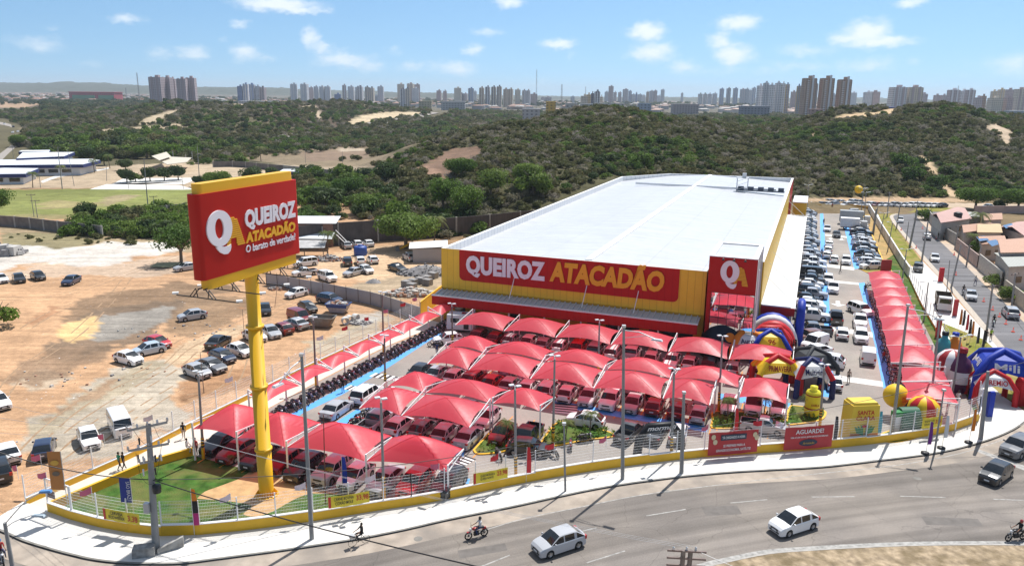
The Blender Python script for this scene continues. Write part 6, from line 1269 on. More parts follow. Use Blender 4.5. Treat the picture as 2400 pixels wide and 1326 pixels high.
TW=[(372,30,182,236,1500,'mauve','pink'),(396,22,183,236,1520,'mauve','pink'),(409,12,186,236,1540,'mauve',None),(430,22,186,236,1500,'mauve','pink'),(451,22,184,236,1520,'mauve','pink'),(565,12,203,234,2000,'blue',None),(578,12,198,235,2000,'white','blue'),(592,15,199,235,2050,'grey','blue'),(606,11,203,235,2050,'grey',None),(617,14,206,236,2000,'mauve','dark'),(690,17,198,234,2200,'white','grey'),(715,17,198,234,2200,'white','grey'),(730,12,206,234,2250,'mauve',None),(742,12,204,234,2200,'white','grey'),(756,12,204,234,2200,'white','grey'),(769,13,204,234,2200,'white','grey'),(792,16,222,238,2100,'blue',None),(808,11,201,238,2100,'white','pink'),(824,14,204,238,2150,'white','grey'),(840,12,205,237,2200,'grey',None),(845,14,204,237,2150,'white','dark'),(861,12,205,238,2100,'cream','dark'),(872,12,207,238,2150,'cream','dark'),(893,14,204,238,2100,'white','grey'),(835,12,224,238,2300,'grey',None),(882,10,225,238,2300,'grey',None),(940,18,198,240,2300,'cream',None),(963,16,197,240,2350,'cream','pink'),(978,15,199,240,2400,'pink',None),(945,12,210,241,1900,'white','dark'),(955,10,209,241,1900,'cream','dark'),(974,17,208,240,2100,'white',None),(1029,11,213,238,2500,'pink',None),(1043,9,214,238,2500,'pink',None),(1073,16,207,238,2400,'cream',None),(1082,9,220,238,2600,'dark',None),(1091,9,220,238,2600,'mauve',None),(1104,13,208,238,2400,'grey','blue'),(1113,9,215,238,2500,'white',None),(1129,12,207,242,1900,'cream','tan'),(1143,12,205,242,1900,'white','dark'),(1157,12,205,242,1900,'cream','dark'),(1170,12,204,242,1900,'cream','dark'),(1185,12,210,242,2000,'cream','tan'),(1197,12,210,242,2000,'cream','tan'),(1213,13,211,240,2200,'cream',None),(1228,10,213,240,2200,'white','pink'),(1238,10,213,240,2200,'white','pink'),(1251,16,221,240,2300,'pink',None),(1272,9,229,238,3000,'mauve',None),(1283,18,229,238,2800,'mauve',None),(1342,10,227,238,3000,'grey',None),(1369,17,226,242,1500,'cream',None),(1379,12,223,242,1500,'yellow',None),(1388,7,220,242,1480,'dark',None),(1399,13,216,242,1480,'white','dark'),(1409,7,228,242,1500,'cream',None),(1421,9,216,238,3000,'grey',None),(1431,12,203,238,2600,'pink','mauve'),(1441,8,217,238,2900,'mauve',None),(1452,9,217,238,3000,'mauve',None),(1465,12,210,238,3000,'grey','mauve'),(1476,8,214,238,3100,'grey','blue'),(1484,10,222,238,3100,'grey',None),(1491,4,218,238,3000,'blue',None),(1499,12,222,238,3200,'grey',None),(1508,8,224,238,3100,'white',None),(1517,7,216,238,2900,'tan',None),(1526,10,214,238,3000,'grey','mauve'),(1535,8,213,238,3000,'mauve',None),(1544,8,225,238,3100,'white',None),(1552,8,211,238,3200,'grey',None),(1598,5,219,233,3600,'grey',None),(1640,9,221,242,2300,'white','green'),(1651,9,221,242,2300,'white','green'),(1662,9,221,242,2300,'white',None),(1674,10,220,242,2300,'white',None),(1690,11,209,238,2700,'grey','blue'),(1706,9,208,238,2700,'grey','dark'),(1722,10,208,238,2700,'grey','blue'),(1739,11,210,238,2700,'grey','mauve'),(1749,8,209,238,2700,'grey',None),(1757,6,212,238,2700,'white',None),(1765,10,207,238,2700,'white','blue'),(1779,14,202,243,1500,'white',None),(1792,14,196,243,1480,'white','grey'),(1805,12,200,243,1470,'white',None),(1820,13,196,243,1480,'white','grey'),(1832,10,197,243,1480,'white',None),(1842,9,199,242,1550,'yellow','blue'),(1858,11,216,242,2000,'pink',None),(1869,9,203,242,1400,'yellow','blue'),(1908,9,198,242,1400,'yellow','blue'),(1952,9,222,242,2400,'grey',None),(1891,28,185,254,1150,'tan',None),(1932,28,185,254,1150,'tan',None),(1973,28,188,254,1150,'tan',None),(1998,15,218,238,2600,'white',None),(2032,18,217,240,2000,'white',None),(2048,20,216,240,2000,'pink',None),(2100,32,206,248,1300,'white','mauve'),(2138,32,206,248,1300,'cream','mauve'),(2163,14,221,243,1900,'mauve',None),(2194,13,224,242,2100,'pink',None),(2210,12,224,242,2100,'mauve',None),(2231,25,212,246,1600,'mauve','white'),(2254,18,214,246,1650,'white',None),(2270,20,212,246,1600,'mauve','white'),(2290,16,230,248,1500,'mauve',None),(2302,12,226,248,1500,'tan',None),(2325,12,215,248,1700,'cream','yellow'),(2342,14,211,248,1700,'cream','yellow'),(2330,26,231,252,1400,'cream',None),(2360,18,230,252,1400,'pink',None),(2362,16,211,246,1800,'pink',None),(2386,22,210,252,1600,'cream','pink'),(2410,22,212,252,1600,'cream','pink')]
NEAR={372:'group of five at the left',1129:''}
for i,(px,w,ty,by,Y,wl,st)in enumerate(TW):
 reg='left of the giant sign' if px<470 else 'above the giant sign' if px<740 else 'between the sign and the tall mast' if px<1256 else 'right of the tall mast' if px<1420 else 'in the hazy middle skyline' if px<1620 else 'left of the three brown towers' if px<1875 else 'behind the three brown towers' if px<1960 and wl!='tan' else 'on the right skyline'
 nth=sum(1 for q in TW[:i]if('left of the giant sign' if q[0]<470 else 'above the giant sign' if q[0]<740 else 'between the sign and the tall mast' if q[0]<1256 else 'right of the tall mast' if q[0]<1420 else 'in the hazy middle skyline' if q[0]<1620 else 'left of the three brown towers' if q[0]<1875 else 'behind the three brown towers' if q[0]<1960 and q[5]!='tan' else 'on the right skyline')==reg)
 if wl=='tan' and w==28:lab={1891:'leftmost',1932:'middle',1973:'rightmost'}[px]+' of the three tall brown brick towers'
 else:lab='%s%s tower, %s from the left %s'%(CN.get(wl,wl),' and %s'%CN.get(st,st)if st else '',ordw[nth],reg)
 t=tower(px,w,ty,by,Y,wl,lab,st,ang=.2 if w>25 else.6)
 if wl=='tan' and w==28:
  h=PD(px,ty,Y).z-t.location.z;ws=w/1880*Y*.9
  MB().box((ws*.18,-ws*.42,h/2+2.5),(ws*.16,2.2,h+5)).build('white_shaft',mat('plain_white',WALLC['white'],.7),t)
  mb=MB()
  for k in range(19):mb.box((-ws*.22,-ws*.42,3+k*(h-6)/18),(ws*.18,1.6,1.1))
  mb.build('balcony_column',mat('plain_white'),t)
def mast(px,ty,by,Y,w,label,col=(.35,.33,.33)):
 b=PD(px,by,Y);z0=min(hz(b.x,b.y),b.z);t=empty('lattice_mast',(b.x,b.y,z0),0,label=label,cat='mast');h=PD(px,ty,Y).z-z0;mb=MB();wm=w/1880*Y
 for s in(-1,1):
  for q in(-1,1):mb.bar((s*wm/2,q*wm/2,0),(s*wm*.3,q*wm*.3,h),wm*.16)
 n=int(h/(wm*1.2))
 for k in range(n):z=h*k/n;z2=h*(k+1)/n;s=1 if k%2 else-1;mb.bar((s*wm*.42,-wm*.4,z),(-s*wm*.42,-wm*.4,z2),wm*.12)
 mb.build('lattice',mat('mast_grey',col,.6),t)
mast(1257,164,228,1500,2.0,'tallest thin lattice mast on the skyline');mast(326,171,226,1800,2.0,'thin red and grey mast left of the mauve towers',(.4,.3,.3));mast(1316,198,238,1300,3,'shorter telecom mast in the middle of the skyline');mast(1372,203,230,1800,1.6,'thin mast above the dark tower');mast(2245,201,214,1600,1.4,'small antenna on the right skyline');mast(296,206,222,2500,2.2,'faint lattice pylon near the red and green hall')
def block(px0,px1,ty,by,Y,col,label,cat='building',roofcol=None,name='low_building',bands=()):
 a=PD(px0,by,Y);b=PD(px1,by,Y);zz=PD(px0,ty,Y).z;z0=min(hz(a.x,Y),a.z)-1;c=(a+b)/2;t=empty(name,(c.x,Y,z0),0,label=label,cat=cat);w=b.x-a.x;h=zz-z0
 MB().box((0,0,h/2),(w,max(8,w*.4),h)).build('wall',wincol('low_'+label[:12],col,tuple(q*.4 for q in col),4.5,3.2,.45,.45),t)
 MB().box((0,0,h+.5),(w*1.03,max(8.5,w*.42),1.0)).build('roof',mat('roof_'+label[:10],roofcol or tuple(q*1.1 for q in col),.7),t)
 return t,w,h
t,w,h=block(174,278,216,229,2000,(.40,.06,.08),'long red and green hall on the left skyline',roofcol=(.45,.05,.09),name='warehouse_hall')
MB().box((-w*.18,-w*.2-.3,h*.42),(w*.5,.5,h*.6)).build('green_panel',mat('hall_green',(.10,.28,.14),.6),t);MB().box((w*.32,-w*.2-.3,h*.45),(w*.34,.5,h*.55)).build('green_panel',mat('hall_green'),t)
LB=[(1035,1090,239,246,1250,(.40,.40,.41),'white boundary building at the edge of the dune road'),(982,1012,238,247,1300,(.45,.40,.28),'cream villa with a pitched roof by the dune road'),(1280,1302,240,250,900,(.52,.34,.05),'yellow two-storey house left on the dune top'),(1225,1265,257,264,800,(.42,.42,.43),'low white house with an open veranda on the dune'),(1325,1352,244,259,820,(.48,.47,.46),'white row house on the dune, first from the left'),(1360,1388,245,256,860,(.48,.46,.44),'white row house on the dune, second from the left'),(1394,1423,244,257,860,(.46,.45,.44),'white row house on the dune, third from the left'),(1432,1462,244,257,880,(.46,.45,.44),'white row house on the dune, fourth from the left'),(1495,1525,244,252,1000,(.25,.32,.42),'blue-edged house beyond the dune'),(1575,1635,245,250,1300,(.30,.28,.30),'long grey warehouse roof in the middle distance'),(1735,1800,250,256,1100,(.22,.24,.30),'dark grey hall left of the brown towers'),(2003,2100,252,260,900,(.05,.07,.25),'long blue-walled depot right of the brown towers'),(1895,1925,258,268,850,(.40,.25,.22),'pink roofed low house below the brown towers'),(1960,2004,259,267,860,(.42,.41,.40),'white low wall building below the brown towers'),(2315,2355,266,278,700,(.42,.44,.48),'white and blue school block on the right, left part'),(2358,2420,262,280,720,(.42,.44,.50),'white and blue school block at the right edge'),(565,640,238,243,1500,(.42,.41,.42),'low white row behind the dunes at the left')]
for a,b,c,d,Y,col,l in LB:block(a,b,c,d,Y,col,l)
def suburb(name,x0,x1,Y0,Y1,n,label,seed):
 r=random.Random(seed);mb=MB()
 for i in range(n):
  Y=r.uniform(Y0,Y1);px=r.uniform(x0,x1);x=(px-1200)/1880*Y;z=hz(x,Y);w=r.uniform(9,22);h=r.uniform(4,9);k=r.choice((0,0,0,1,2));mb.box((x,Y,z+h/2),(w,w*.7,h),r.uniform(-.5,.5),k)
  mb.box((x,Y,z+h+.6),(w*1.1,w*.75,1.3),r.uniform(-.2,.2),r.choice((3,3,4)),top=.5)
 tag(mb.build(name,[mat('sub_white',(.50,.49,.47)),mat('sub_pink',(.42,.33,.28)),mat('sub_grey',(.30,.30,.31)),mat('sub_tile',(.36,.20,.14)),mat('sub_roof',(.42,.40,.38))]),label=label,cat='suburb',kind='stuff')
suburb('distant_suburb',-100,380,1900,4200,420,'pale houses of the suburb at the foot of the far left hills',1);suburb('distant_suburb',380,1100,1700,3600,330,'low white and tiled houses between the left towers',2);suburb('distant_suburb',1100,2600,1500,3600,620,'low houses spread below the towers on the right',3)
# -- school on the left
M_sroof=mat('school_roof',(.66,.68,.70),.5,noise=.05);M_sblue=mat('school_blue_band',(.012,.025,.13),.5);M_swall=mat('school_white',(.70,.70,.70),.7)
def gable(pts_px,base_py,hh,label,band=1.2,name='school_block'):
 """flat-roofed block: roof outline in picture points at height hh"""
 P=[G(a,b,hh)for a,b in pts_px];c=sum(P,Vector())/len(P);c.z=0;t=empty(name,c,0,label=label,cat='building');P=ccw([((p-c).x,(p-c).y)for p in P]);n=len(P)
 big=P;cx=sum(p[0]for p in P)/n;cy=sum(p[1]for p in P)/n;sm=[(cx+(p[0]-cx)*.90,cy+(p[1]-cy)*.90)for p in P]
 MB().poly(sm,0,hh-band).build('wall',M_swall,t);b=MB().poly(big,hh-band,hh).build('fascia',M_sblue,t);inn_=[(cx+(p[0]-cx)*.985,cy+(p[1]-cy)*.985)for p in P];MB().poly(inn_,hh+.01,hh+.12).build('roof',M_sroof,t)
 for i in range(n):
  a,b_=Vector(sm[i]),Vector(sm[(i+1)%n]);d=b_-a
  if d.length<9 or(a.y+b_.y)/2>cy:continue
  k=int(d.length/4.5);nrm=Vector((d.y,-d.x)).normalized()
  for j in range(k):
   q=a+d*((j+.5)/k)+nrm*.05;MB().box((q.x,q.y,hh*.42),(3.3,.1,1.3),math.atan2(d.y,d.x)).build('window',M_cglass,t)
 return t
gable([(-120,401),(10,394),(92,395),(60,408),(-120,410)],430,3.6,'nearest white school block with a blue roof edge');gable([(-120,384),(0,375),(215,373),(236,376),(195,386),(178,386),(0,388)],405,4.2,'long white school block with a blue roof edge')
gable([(38,372),(52,358),(175,357),(150,367)],370,5,'upper white school block with a blue roof edge');gable([(43,356),(50,353),(118,352),(115,357)],356,4.5,'farthest school block with a blue roof edge')
gable([(655,402),(664,397),(705,397),(700,403)],408,4,'small blue-edged roof above the sign')
sh=empty('open_shed',G(400,388),0,label='tan metal roofed shed above the court trees',cat='shed');o_=G(400,388)
P=[G(a,b,5)-o_ for a,b in((355,366),(390,356),(401,367),(374,376))];MB().add(P,((0,1,2,3),)).build('upper_roof',mat('tan_roof',(.55,.50,.40),.6),sh)
P=[G(a,b,4)-o_ for a,b in((371,375),(400,368),(449,370),(438,380),(392,386))];MB().poly(ccw([(p.x,p.y)for p in P]),3.9,4.1).build('roof',mat('tan_roof'),sh)
for a,b in((380,384),(395,388),(430,383),(445,375),(400,374)):
 q=G(a,b,0)-o_;MB().box((q.x,q.y+3,1.95),(.3,.3,3.9)).build('post',M_conc2,sh)
# -- houses on the right
M_tile={k:stripes('roof_tiles_'+k,c,tuple(q*.7 for q in c),1.6,0,.5,.8,.25)for k,c in(('pink',(.52,.33,.29)),('terracotta',(.50,.30,.21)),('sand',(.58,.43,.25)),('grey',(.40,.41,.38)))}
def house(roof_px,zt,wallc,rt,label,zr=None,panels=None,tank=None):
 P=[G(a,b,zt)for a,b in roof_px];c=sum(P,Vector())/4;c.z=0;t=empty('house',c,0,label=label,cat='house');P=[p-c for p in P];cx=sum(p.x for p in P)/4;cy=sum(p.y for p in P)/4
 sm=ccw([(cx+(p.x-cx)*.9,cy+(p.y-cy)*.9)for p in P]);MB().poly(sm,0,zt-.1).build('wall',mat('house_wall_%s'%str(wallc),wallc,.85,noise=.15,nscale=.8),t)
 r_=zr if zr is not None else 1.0;mid1=(P[0]+P[3])/2+EZ*r_;mid2=(P[1]+P[2])/2+EZ*r_;mb=MB()
 V=[P[0],P[1],P[2],P[3],mid1,mid2];V+=[v-EZ*.15 for v in V];mb.add(V,((0,1,5,4),(4,5,2,3),(6,10,11,7),(10,9,8,11),(0,6,7,1),(2,8,9,3),(0,4,10,6),(4,3,9,10),(1,7,11,5),(5,11,8,2)));rf=mb.build('roof',M_tile[rt],t)
 for i in range(4):
  a,b=Vector(sm[i]),Vector(sm[(i+1)%4]);d=b-a;nrm=Vector((d.y,-d.x)).normalized()
  if nrm.y<.3 and d.length>5:
   for k in(.3,.7):q=a+d*k+nrm*.04;MB().box((q.x,q.y,zt*.45),(1.2,.1,1.1),math.atan2(d.y,d.x)).build('window',M_cglass,t)
 if panels:
  for pp in panels:
   Q=[G(a,b,zt+.5)-c+EZ*.08 for a,b in pp];mb=MB();mb.add(Q+[q-EZ*.06 for q in Q],((0,1,2,3),(0,4,5,1),(1,5,6,2),(2,6,7,3),(3,7,4,0)));mb.build('solar_panel',mat('solar_cells',(.03,.06,.16),.15,coat=.6),t)
 if tank:q=G(tank[0],tank[1],zt+.6)-c;MB().lathe([(0,zt+.3),(.9,zt+.3),(1.0,zt+1.3),(.5,zt+1.55),(0,zt+1.55)],(q.x,q.y,0),14).build('water_tank',M_trim,t)
 return t
house([(2182,503),(2243,485),(2278,512),(2205,522)],4.2,(.45,.45,.43),'pink','pink roofed house at the top of the side street',1.2,tank=(2245,506))
house([(2250,528),(2288,524),(2349,533),(2258,545)],3.4,(.40,.38,.36),'terracotta','house with a small terracotta roof below the pink roofed one',.8);house([(2288,525),(2338,524),(2350,545),(2290,544)],3.6,(.45,.42,.38),'sand','house with a sand coloured roof',.9)
house([(2300,503),(2345,501),(2350,514),(2306,516)],3.6,(.45,.40,.38),'terracotta','terracotta roofed house behind the sand coloured roof',.9);house([(2342,532),(2382,520),(2440,535),(2400,552)],3.8,(.50,.44,.40),'pink','pink tiled house with a solar panel near the right edge',1.0,panels=[((2350,529),(2370,524),(2380,531),(2358,536))])
house([(2283,554),(2345,552),(2362,570),(2300,572)],3.6,(.45,.44,.42),'terracotta','house covered with blue solar panels',.8,panels=[((2288,556),(2308,553),(2318,563),(2296,566)),((2312,566),(2334,562),(2346,572),(2325,578))])
house([(2330,592),(2400,590),(2460,620),(2364,625)],4.6,(.42,.40,.37),'grey','house with a grey sheet roof at the right edge',.3);house([(2338,562),(2420,556),(2470,590),(2345,592)],5.6,(.50,.43,.38),'terracotta','tall beige house wall at the right edge',.2)
house([(2290,497),(2250,496),(2258,506),(2300,508)],3.2,(.38,.36,.35),'grey','low grey roofed annex behind the pink roof',.3)
# -- walls and wire fences
M_wire=mat('white_wire',(.74,.74,.74),.5)
M_block=mat('grey_block_wall',(.17,.155,.145),.9,noise=.25,nscale=.8,bump=.3)
def resample(P,step):
 P=[Vector((p[0],p[1],0))for p in P];R=[P[0]];acc=0
 for i in range(len(P)-1):
  a,b=P[i],P[i+1];L=(b-a).length
  while acc+L>=step:
   t=(step-acc)/L;a=a.lerp(b,t);R.append(a.copy());L=(b-a).length;acc=0
  acc+=L
 if(P[-1]-R[-1]).length>step*.4:R.append(P[-1])
 else:R[-1]=P[-1]
 return R
def wire_fence(P,step,label,wh=.75,fh=1.9,th=.2,wallm=None,z0=.13,hor=8,ver=.11,capm=True,stepped=True,name='boundary_fence',solid=None,vert=True):
 R=resample(P,step);o=Vector((R[0].x,R[0].y,0));R=[p-o for p in R];t=empty(name,o,0,label=label,cat='fence');wl=MB();cp=MB();n=len(R)
 for i in range(n-1):
  a,b=R[i],R[i+1];d=(b-a).normalized();r=Vector((d.y,-d.x,0))*th/2;h=wh+(.10 if stepped and(i//4)%2 else 0)
  if wh>0:
   wl.add([a-r,a+r,b+r,b-r,a-r+EZ*(z0+h),a+r+EZ*(z0+h),b+r+EZ*(z0+h),b-r+EZ*(z0+h)],((0,1,5,4),(1,2,6,5),(2,3,7,6),(3,0,4,7)))
   r2=r*1.25;zt=z0+h;cp.add([a-r2+EZ*zt,a+r2+EZ*zt,b+r2+EZ*zt,b-r2+EZ*zt,a-r2+EZ*(zt+.06),a+r2+EZ*(zt+.06),b+r2+EZ*(zt+.06),b-r2+EZ*(zt+.06)],((4,5,6,7),(0,1,5,4),(1,2,6,5),(2,3,7,6),(3,0,4,7),(0,3,2,1)))
  zb=z0+h+.08;pm=MB()
  if solid is not None:
   pm.add([a+EZ*zb,b+EZ*zb,b+EZ*(zb+fh),a+EZ*(zb+fh)],((0,1,2,3),));pm.build('sheet_panel',solid,t)
  elif fh>0:
   for k in range(hor):z=zb+.05+(fh-.1)*k/(hor-1);pm.bar(a+EZ*z,b+EZ*z,.012 if k%3 else.02,.012)
   if vert:
    q=int((b-a).length/ver)
    for k in range(1,q):c=a.lerp(b,k/q);pm.bar(c+EZ*zb,c+EZ*(zb+fh),.007)
   pm.build('mesh_panel',M_wire,t)
 if wh>0:w=wl.build('low_wall',wallm or M_yel,t);cp.build('coping',M_white if capm else(wallm or M_yel),w)
 if fh>0:
  for i in range(n):MB().box((R[i].x,R[i].y,z0+(wh+fh)/2+.1),(.08,.08,wh+fh+.1)).build('post',M_wire,t)
 return[p+o for p in R]
cut=44
F1=wire_fence(wallb[:cut],2.75,'white wire fence on a low yellow wall round the corner lawn')
F2=wire_fence(wallb[cut-1:],2.75,'white wire fence on a low yellow wall along the pavement of the main road')
G_=wire_fence([G(62,1182),G(160,1139),G(320,1068),G(470,990),G(600,926),G(720,866),G(850,806),G(985,745)],2.9,'white wire fence on a yellow wall between the walkway and the dirt lot',wh=.55,fh=1.9,z0=.03,stepped=False)
wire_fence([G(117,1196),G(175,1172),G(330,1106),G(432,1061),G(452,1066)],3.0,'low yellow retaining wall between the walkway and the lawn',wh=.7,fh=0,z0=0,capm=False,name='retaining_wall')
wire_fence([G(985,745),G(1012,722),G(1040,700)],4,'plain yellow wall joining the metal fence to the store',wh=2.4,fh=0,z0=0,name='yellow_wall',capm=False)
gt=empty('corner_gate',G(115,1198),0,label='white gate frame with a small brown sign at the lower left corner',cat='gate');o_=G(115,1198);b_=G(172,1219)-o_
mb=MB()
for k in(0,1):p=b_*k;mb.bar(p+EZ*.3,p+EZ*2.9,.1)
mb.bar(EZ*2.9,b_+EZ*2.9,.08)
MB().bar(EZ*.3,EZ*2.9,.1).build('post',M_wire,gt);MB().bar(b_+EZ*.3,b_+EZ*2.9,.1).build('post',M_wire,gt);MB().bar(EZ*2.9,b_+EZ*2.9,.08).build('rail',M_wire,gt)
d=b_.normalized();MB().add([d*.12+EZ*1.3,d*1.05+EZ*1.3,d*1.05+EZ*1.95,d*.12+EZ*1.95],((0,1,2,3),)).build('sign_plate',mat('brown_plate',(.07,.02,.02),.5),gt)
text('lettering','ENTRADA',M_white,d*.2+EZ*1.7,d,.7,.10,gt,ext=.0,lift=.02)if False else None
FRp=[G(*q)for q in FR]
wire_fence(FRp[:4],2.6,'wire fence on a yellow wall at the right corner of the car park',wh=.6,fh=2.0,z0=.05,stepped=False)
M_mural=mat('white_wall_graffiti',(.74,.73,.71),.7,noise=.10,nscale=.6,tint=(.40,.38,.38))
wire_fence(FRp[3:8],3.0,'white boundary wall topped with wire beside the concrete driveway',wh=.35,fh=1.9,z0=.05,stepped=False,hor=6,vert=False)
wire_fence(FRp[7:],4.0,'long white painted wall with faded murals climbing the right bank',wh=1.9,fh=0,z0=0,wallm=M_mural,name='painted_wall',stepped=False)
wire_fence([G(2020,506),G(2042,552),G(2054,580),G(2069,616)],4.0,'low yellow wall along the far right column of cars',wh=.45,fh=0,z0=0,capm=False,name='yellow_wall',stepped=False)
wire_fence([G(1886,484),G(1925,488)],4.0,'low ochre wall behind the column of cars beside the store',wh=1.0,fh=0,z0=0,wallm=M_lw,capm=False,name='ochre_wall',stepped=False);wire_fence([G(1978,484),G(2034,492)],4.0,'low ochre wall behind the right column of cars',wh=.9,fh=0,z0=0,wallm=M_lw,capm=False,name='ochre_wall',stepped=False)
M_corr=stripes('corrugated_fence',(.42,.41,.43),(.30,.295,.31),5.5,2,.5,.45,.35,.2)
CF=[G(625,668),G(760,692),G(880,716),G(985,752)]
R=resample(CF,2.6);cf=empty('corrugated_fence',R[0],0,label='long grey corrugated metal fence across the dirt lot',cat='fence');o_=R[0]
for i in range(len(R)-1):
 a,b=R[i]-o_,R[i+1]-o_;n_=(b-a).cross(EZ).normalized()*.03;MB().add([a-n_,b-n_,b-n_+EZ*2.1,a-n_+EZ*2.1,a+n_,b+n_,b+n_+EZ*2.1,a+n_+EZ*2.1],((0,1,2,3),(7,6,5,4),(3,2,6,7),(0,3,7,4),(1,5,6,2))).build('sheet_panel',M_corr,cf);MB().bar(a+n_*2,a+n_*2+EZ*2.45,.06).build('post',M_bark,cf)
def block_wall(pts,h,label,m,step=5.0,buttress=True,name='block_wall'):
 R=resample(pts,step);o=R[0].copy();t=empty(name,o,0,label=label,cat='wall');mb=MB()
 for i in range(len(R)-1):
  a,b=R[i]-o,R[i+1]-o;n_=(b-a).cross(EZ).normalized()*.1;mb.add([a-n_,b-n_,b-n_+EZ*h,a-n_+EZ*h,a+n_,b+n_,b+n_+EZ*h,a+n_+EZ*h],((0,1,2,3),(7,6,5,4),(3,2,6,7)))
 mb.build('wall',m,t)
 if buttress:
  for p in R:MB().box((p.x-o.x,p.y-o.y,h/2+.05),(.38,.38,h+.1)).build('pillar',M_conc2,t)
M_brick=mat('dark_block_work',(.115,.10,.095),.95,noise=.25,nscale=.5,bump=.5);add_blocks(M_brick,2.0,.6)
block_wall([G(700,585),G(760,578),G(880,568),G(1000,566),G(1100,558),G(1250,540)],5.0,'tall dark block wall behind the yard and the trees',M_brick,9)
block_wall([G(-40,527),G(60,534),G(130,543),G(190,549),G(240,556)],2.6,'grey block wall in front of the playing field',M_block)
block_wall([G(280,508),G(340,504),G(400,498),G(430,494)],2.0,'grey wall piece at the right end of the playing field',M_block,6)
block_wall([G(500,392),G(560,391),G(620,398),G(665,401)],2.5,'grey school boundary wall by the sandy slope',M_block,8);block_wall([G(665,402),G(720,408),G(800,416),G(870,416)],2.6,'pale concrete wall on the edge of the sandy pit',M_conc2,7)
block_wall([G(2172,510),G(2190,540),G(2218,572),G(2226,577),G(2240,575)],2.6,'dirty grey garden wall of the pink roofed house',M_conc2,30,False,'garden_wall')
M_pinkw=mat('pink_wall',(.46,.34,.30),.9,noise=.2,nscale=.6)
block_wall([G(2240,585),G(2262,605),G(2290,628)],2.6,'pink garden wall along the footpath',M_pinkw,30,False,'garden_wall');block_wall([G(2292,630),G(2315,648),G(2345,676)],3.0,'pale garden wall with dark doors by the footpath',mat('pale_wall',(.50,.47,.43),.9,noise=.2),30,False,'garden_wall')
block_wall([G(2352,690),G(2380,712),G(2440,760)],2.6,'beige garden wall at the right edge of the street',mat('beige_wall',(.47,.42,.34),.9,noise=.2),30,False,'garden_wall');block_wall([G(2282,500),G(2340,494),G(2420,500)],2.2,'pinkish wall behind the houses',M_pinkw,30,False,'garden_wall')
# -- yard clutter
def rubble(name,c,rx,ry,h,n,mats,label,cat,seed,smin=.12,smax=.4):
 r=random.Random(seed);mb=MB()
 for i in range(n):
  a,q=r.uniform(0,6.28),r.random()**.5;x,y=math.cos(a)*q*rx,math.sin(a)*q*ry;z=h*(1-q)*r.uniform(.5,1)
  s=r.uniform(smin,smax);mb.box((x,y,z+s*.3),(s*r.uniform(.6,1.8),s,s*r.uniform(.3,1)),r.uniform(0,3),r.randrange(len(mats)),top=r.uniform(.6,1))
 prof=[(rx*1.0,0),(rx*.75,h*.28),(rx*.4,h*.66),(0,h*.9)]
 core=MB().lathe(prof,n=14);core.v=[(x,y*ry/rx,z)for x,y,z in core.v];h and mb.add(core.v,core.f,0)
 o=mb.build(name,mats,None,label=label,cat=cat,kind='stuff');o.location=c;return o
GRY=[mat('rubble_grey',(.24,.23,.23),.9,noise=.3,nscale=2),mat('rubble_dark',(.10,.10,.105),.9),mat('rubble_pale',(.48,.46,.43),.9),mat('rubble_red',(.36,.20,.13),.9)]
rubble('rubble_heap',G(1000,642),5.6,2.8,2.0,520,GRY[:2],'heap of dark grey blocks beside the store corner','rubble',1);rubble('rubble_heap',G(962,690),4.0,2.1,1.1,330,[GRY[2],GRY[2],GRY[3],GRY[0]],'pale heap of broken boards and sacks in the yard','rubble',2,.2,.7)
rubble('rubble_heap',G(845,757),1.8,1.1,.4,90,[GRY[0],GRY[2]],'small scatter of grey rubble beside the concrete rings','rubble',3);rubble('gravel_pile',G(875,662),1.4,1.0,.8,10,[GRY[0]],'small grey gravel pile in the yard','gravel pile',4)
rubble('rubble_heap',G(652,678),1.8,.9,.5,80,[GRY[3],GRY[0]],'brown rubbish heap against the left end of the corrugated fence','rubble',5);rubble('rubble_heap',G(770,610),3.0,1.4,1.2,160,[GRY[0],GRY[2],GRY[3]],'pile of boards and blocks under the yard palm','rubble',6,.2,.6)
rubble('debris_pile',G(1040,556),7.0,2.0,.9,160,[GRY[0],GRY[2],GRY[1]],'boards and pipes stacked behind the yard near the store','debris',7,.3,1.1);rubble('rubble_heap',G(5,596),4.2,2.0,2.2,60,[GRY[0],GRY[2]],'grey lumps of concrete at the left edge of the white gravel','rubble',8,.8,1.8)
rubble('ground_litter',G(395,775),9,5,0,34,[GRY[2],GRY[0]],'scattered pale rubbish beside the silver hatchback','litter',9,.08,.3);rubble('ground_litter',G(200,885),10,4,0,34,[GRY[2],GRY[3],GRY[0]],'scattered rubbish along the gravel track','litter',10,.08,.3)
for i,(x,y)in enumerate(((953,672),(968,668),(985,664),(1000,660),(1015,652),(965,678),(1002,668))):
 p=G(x,y);t=tag(MB().box((0,0,.55),(1.5,1.2,1.1)).build('block_pallet',mat('block_pallet',(.25,.24,.235),.9,noise=.2,nscale=3)),label='grey pallet stack of paving blocks in front of the heap, %s from the left'%ordw[i]if i<5 else('grey pallet stack in the front line, %s one'%('left','right')[i-5]),cat='blocks',group='pallets of paving blocks');t.location=p;t.rotation_euler=(0,0,-.5)
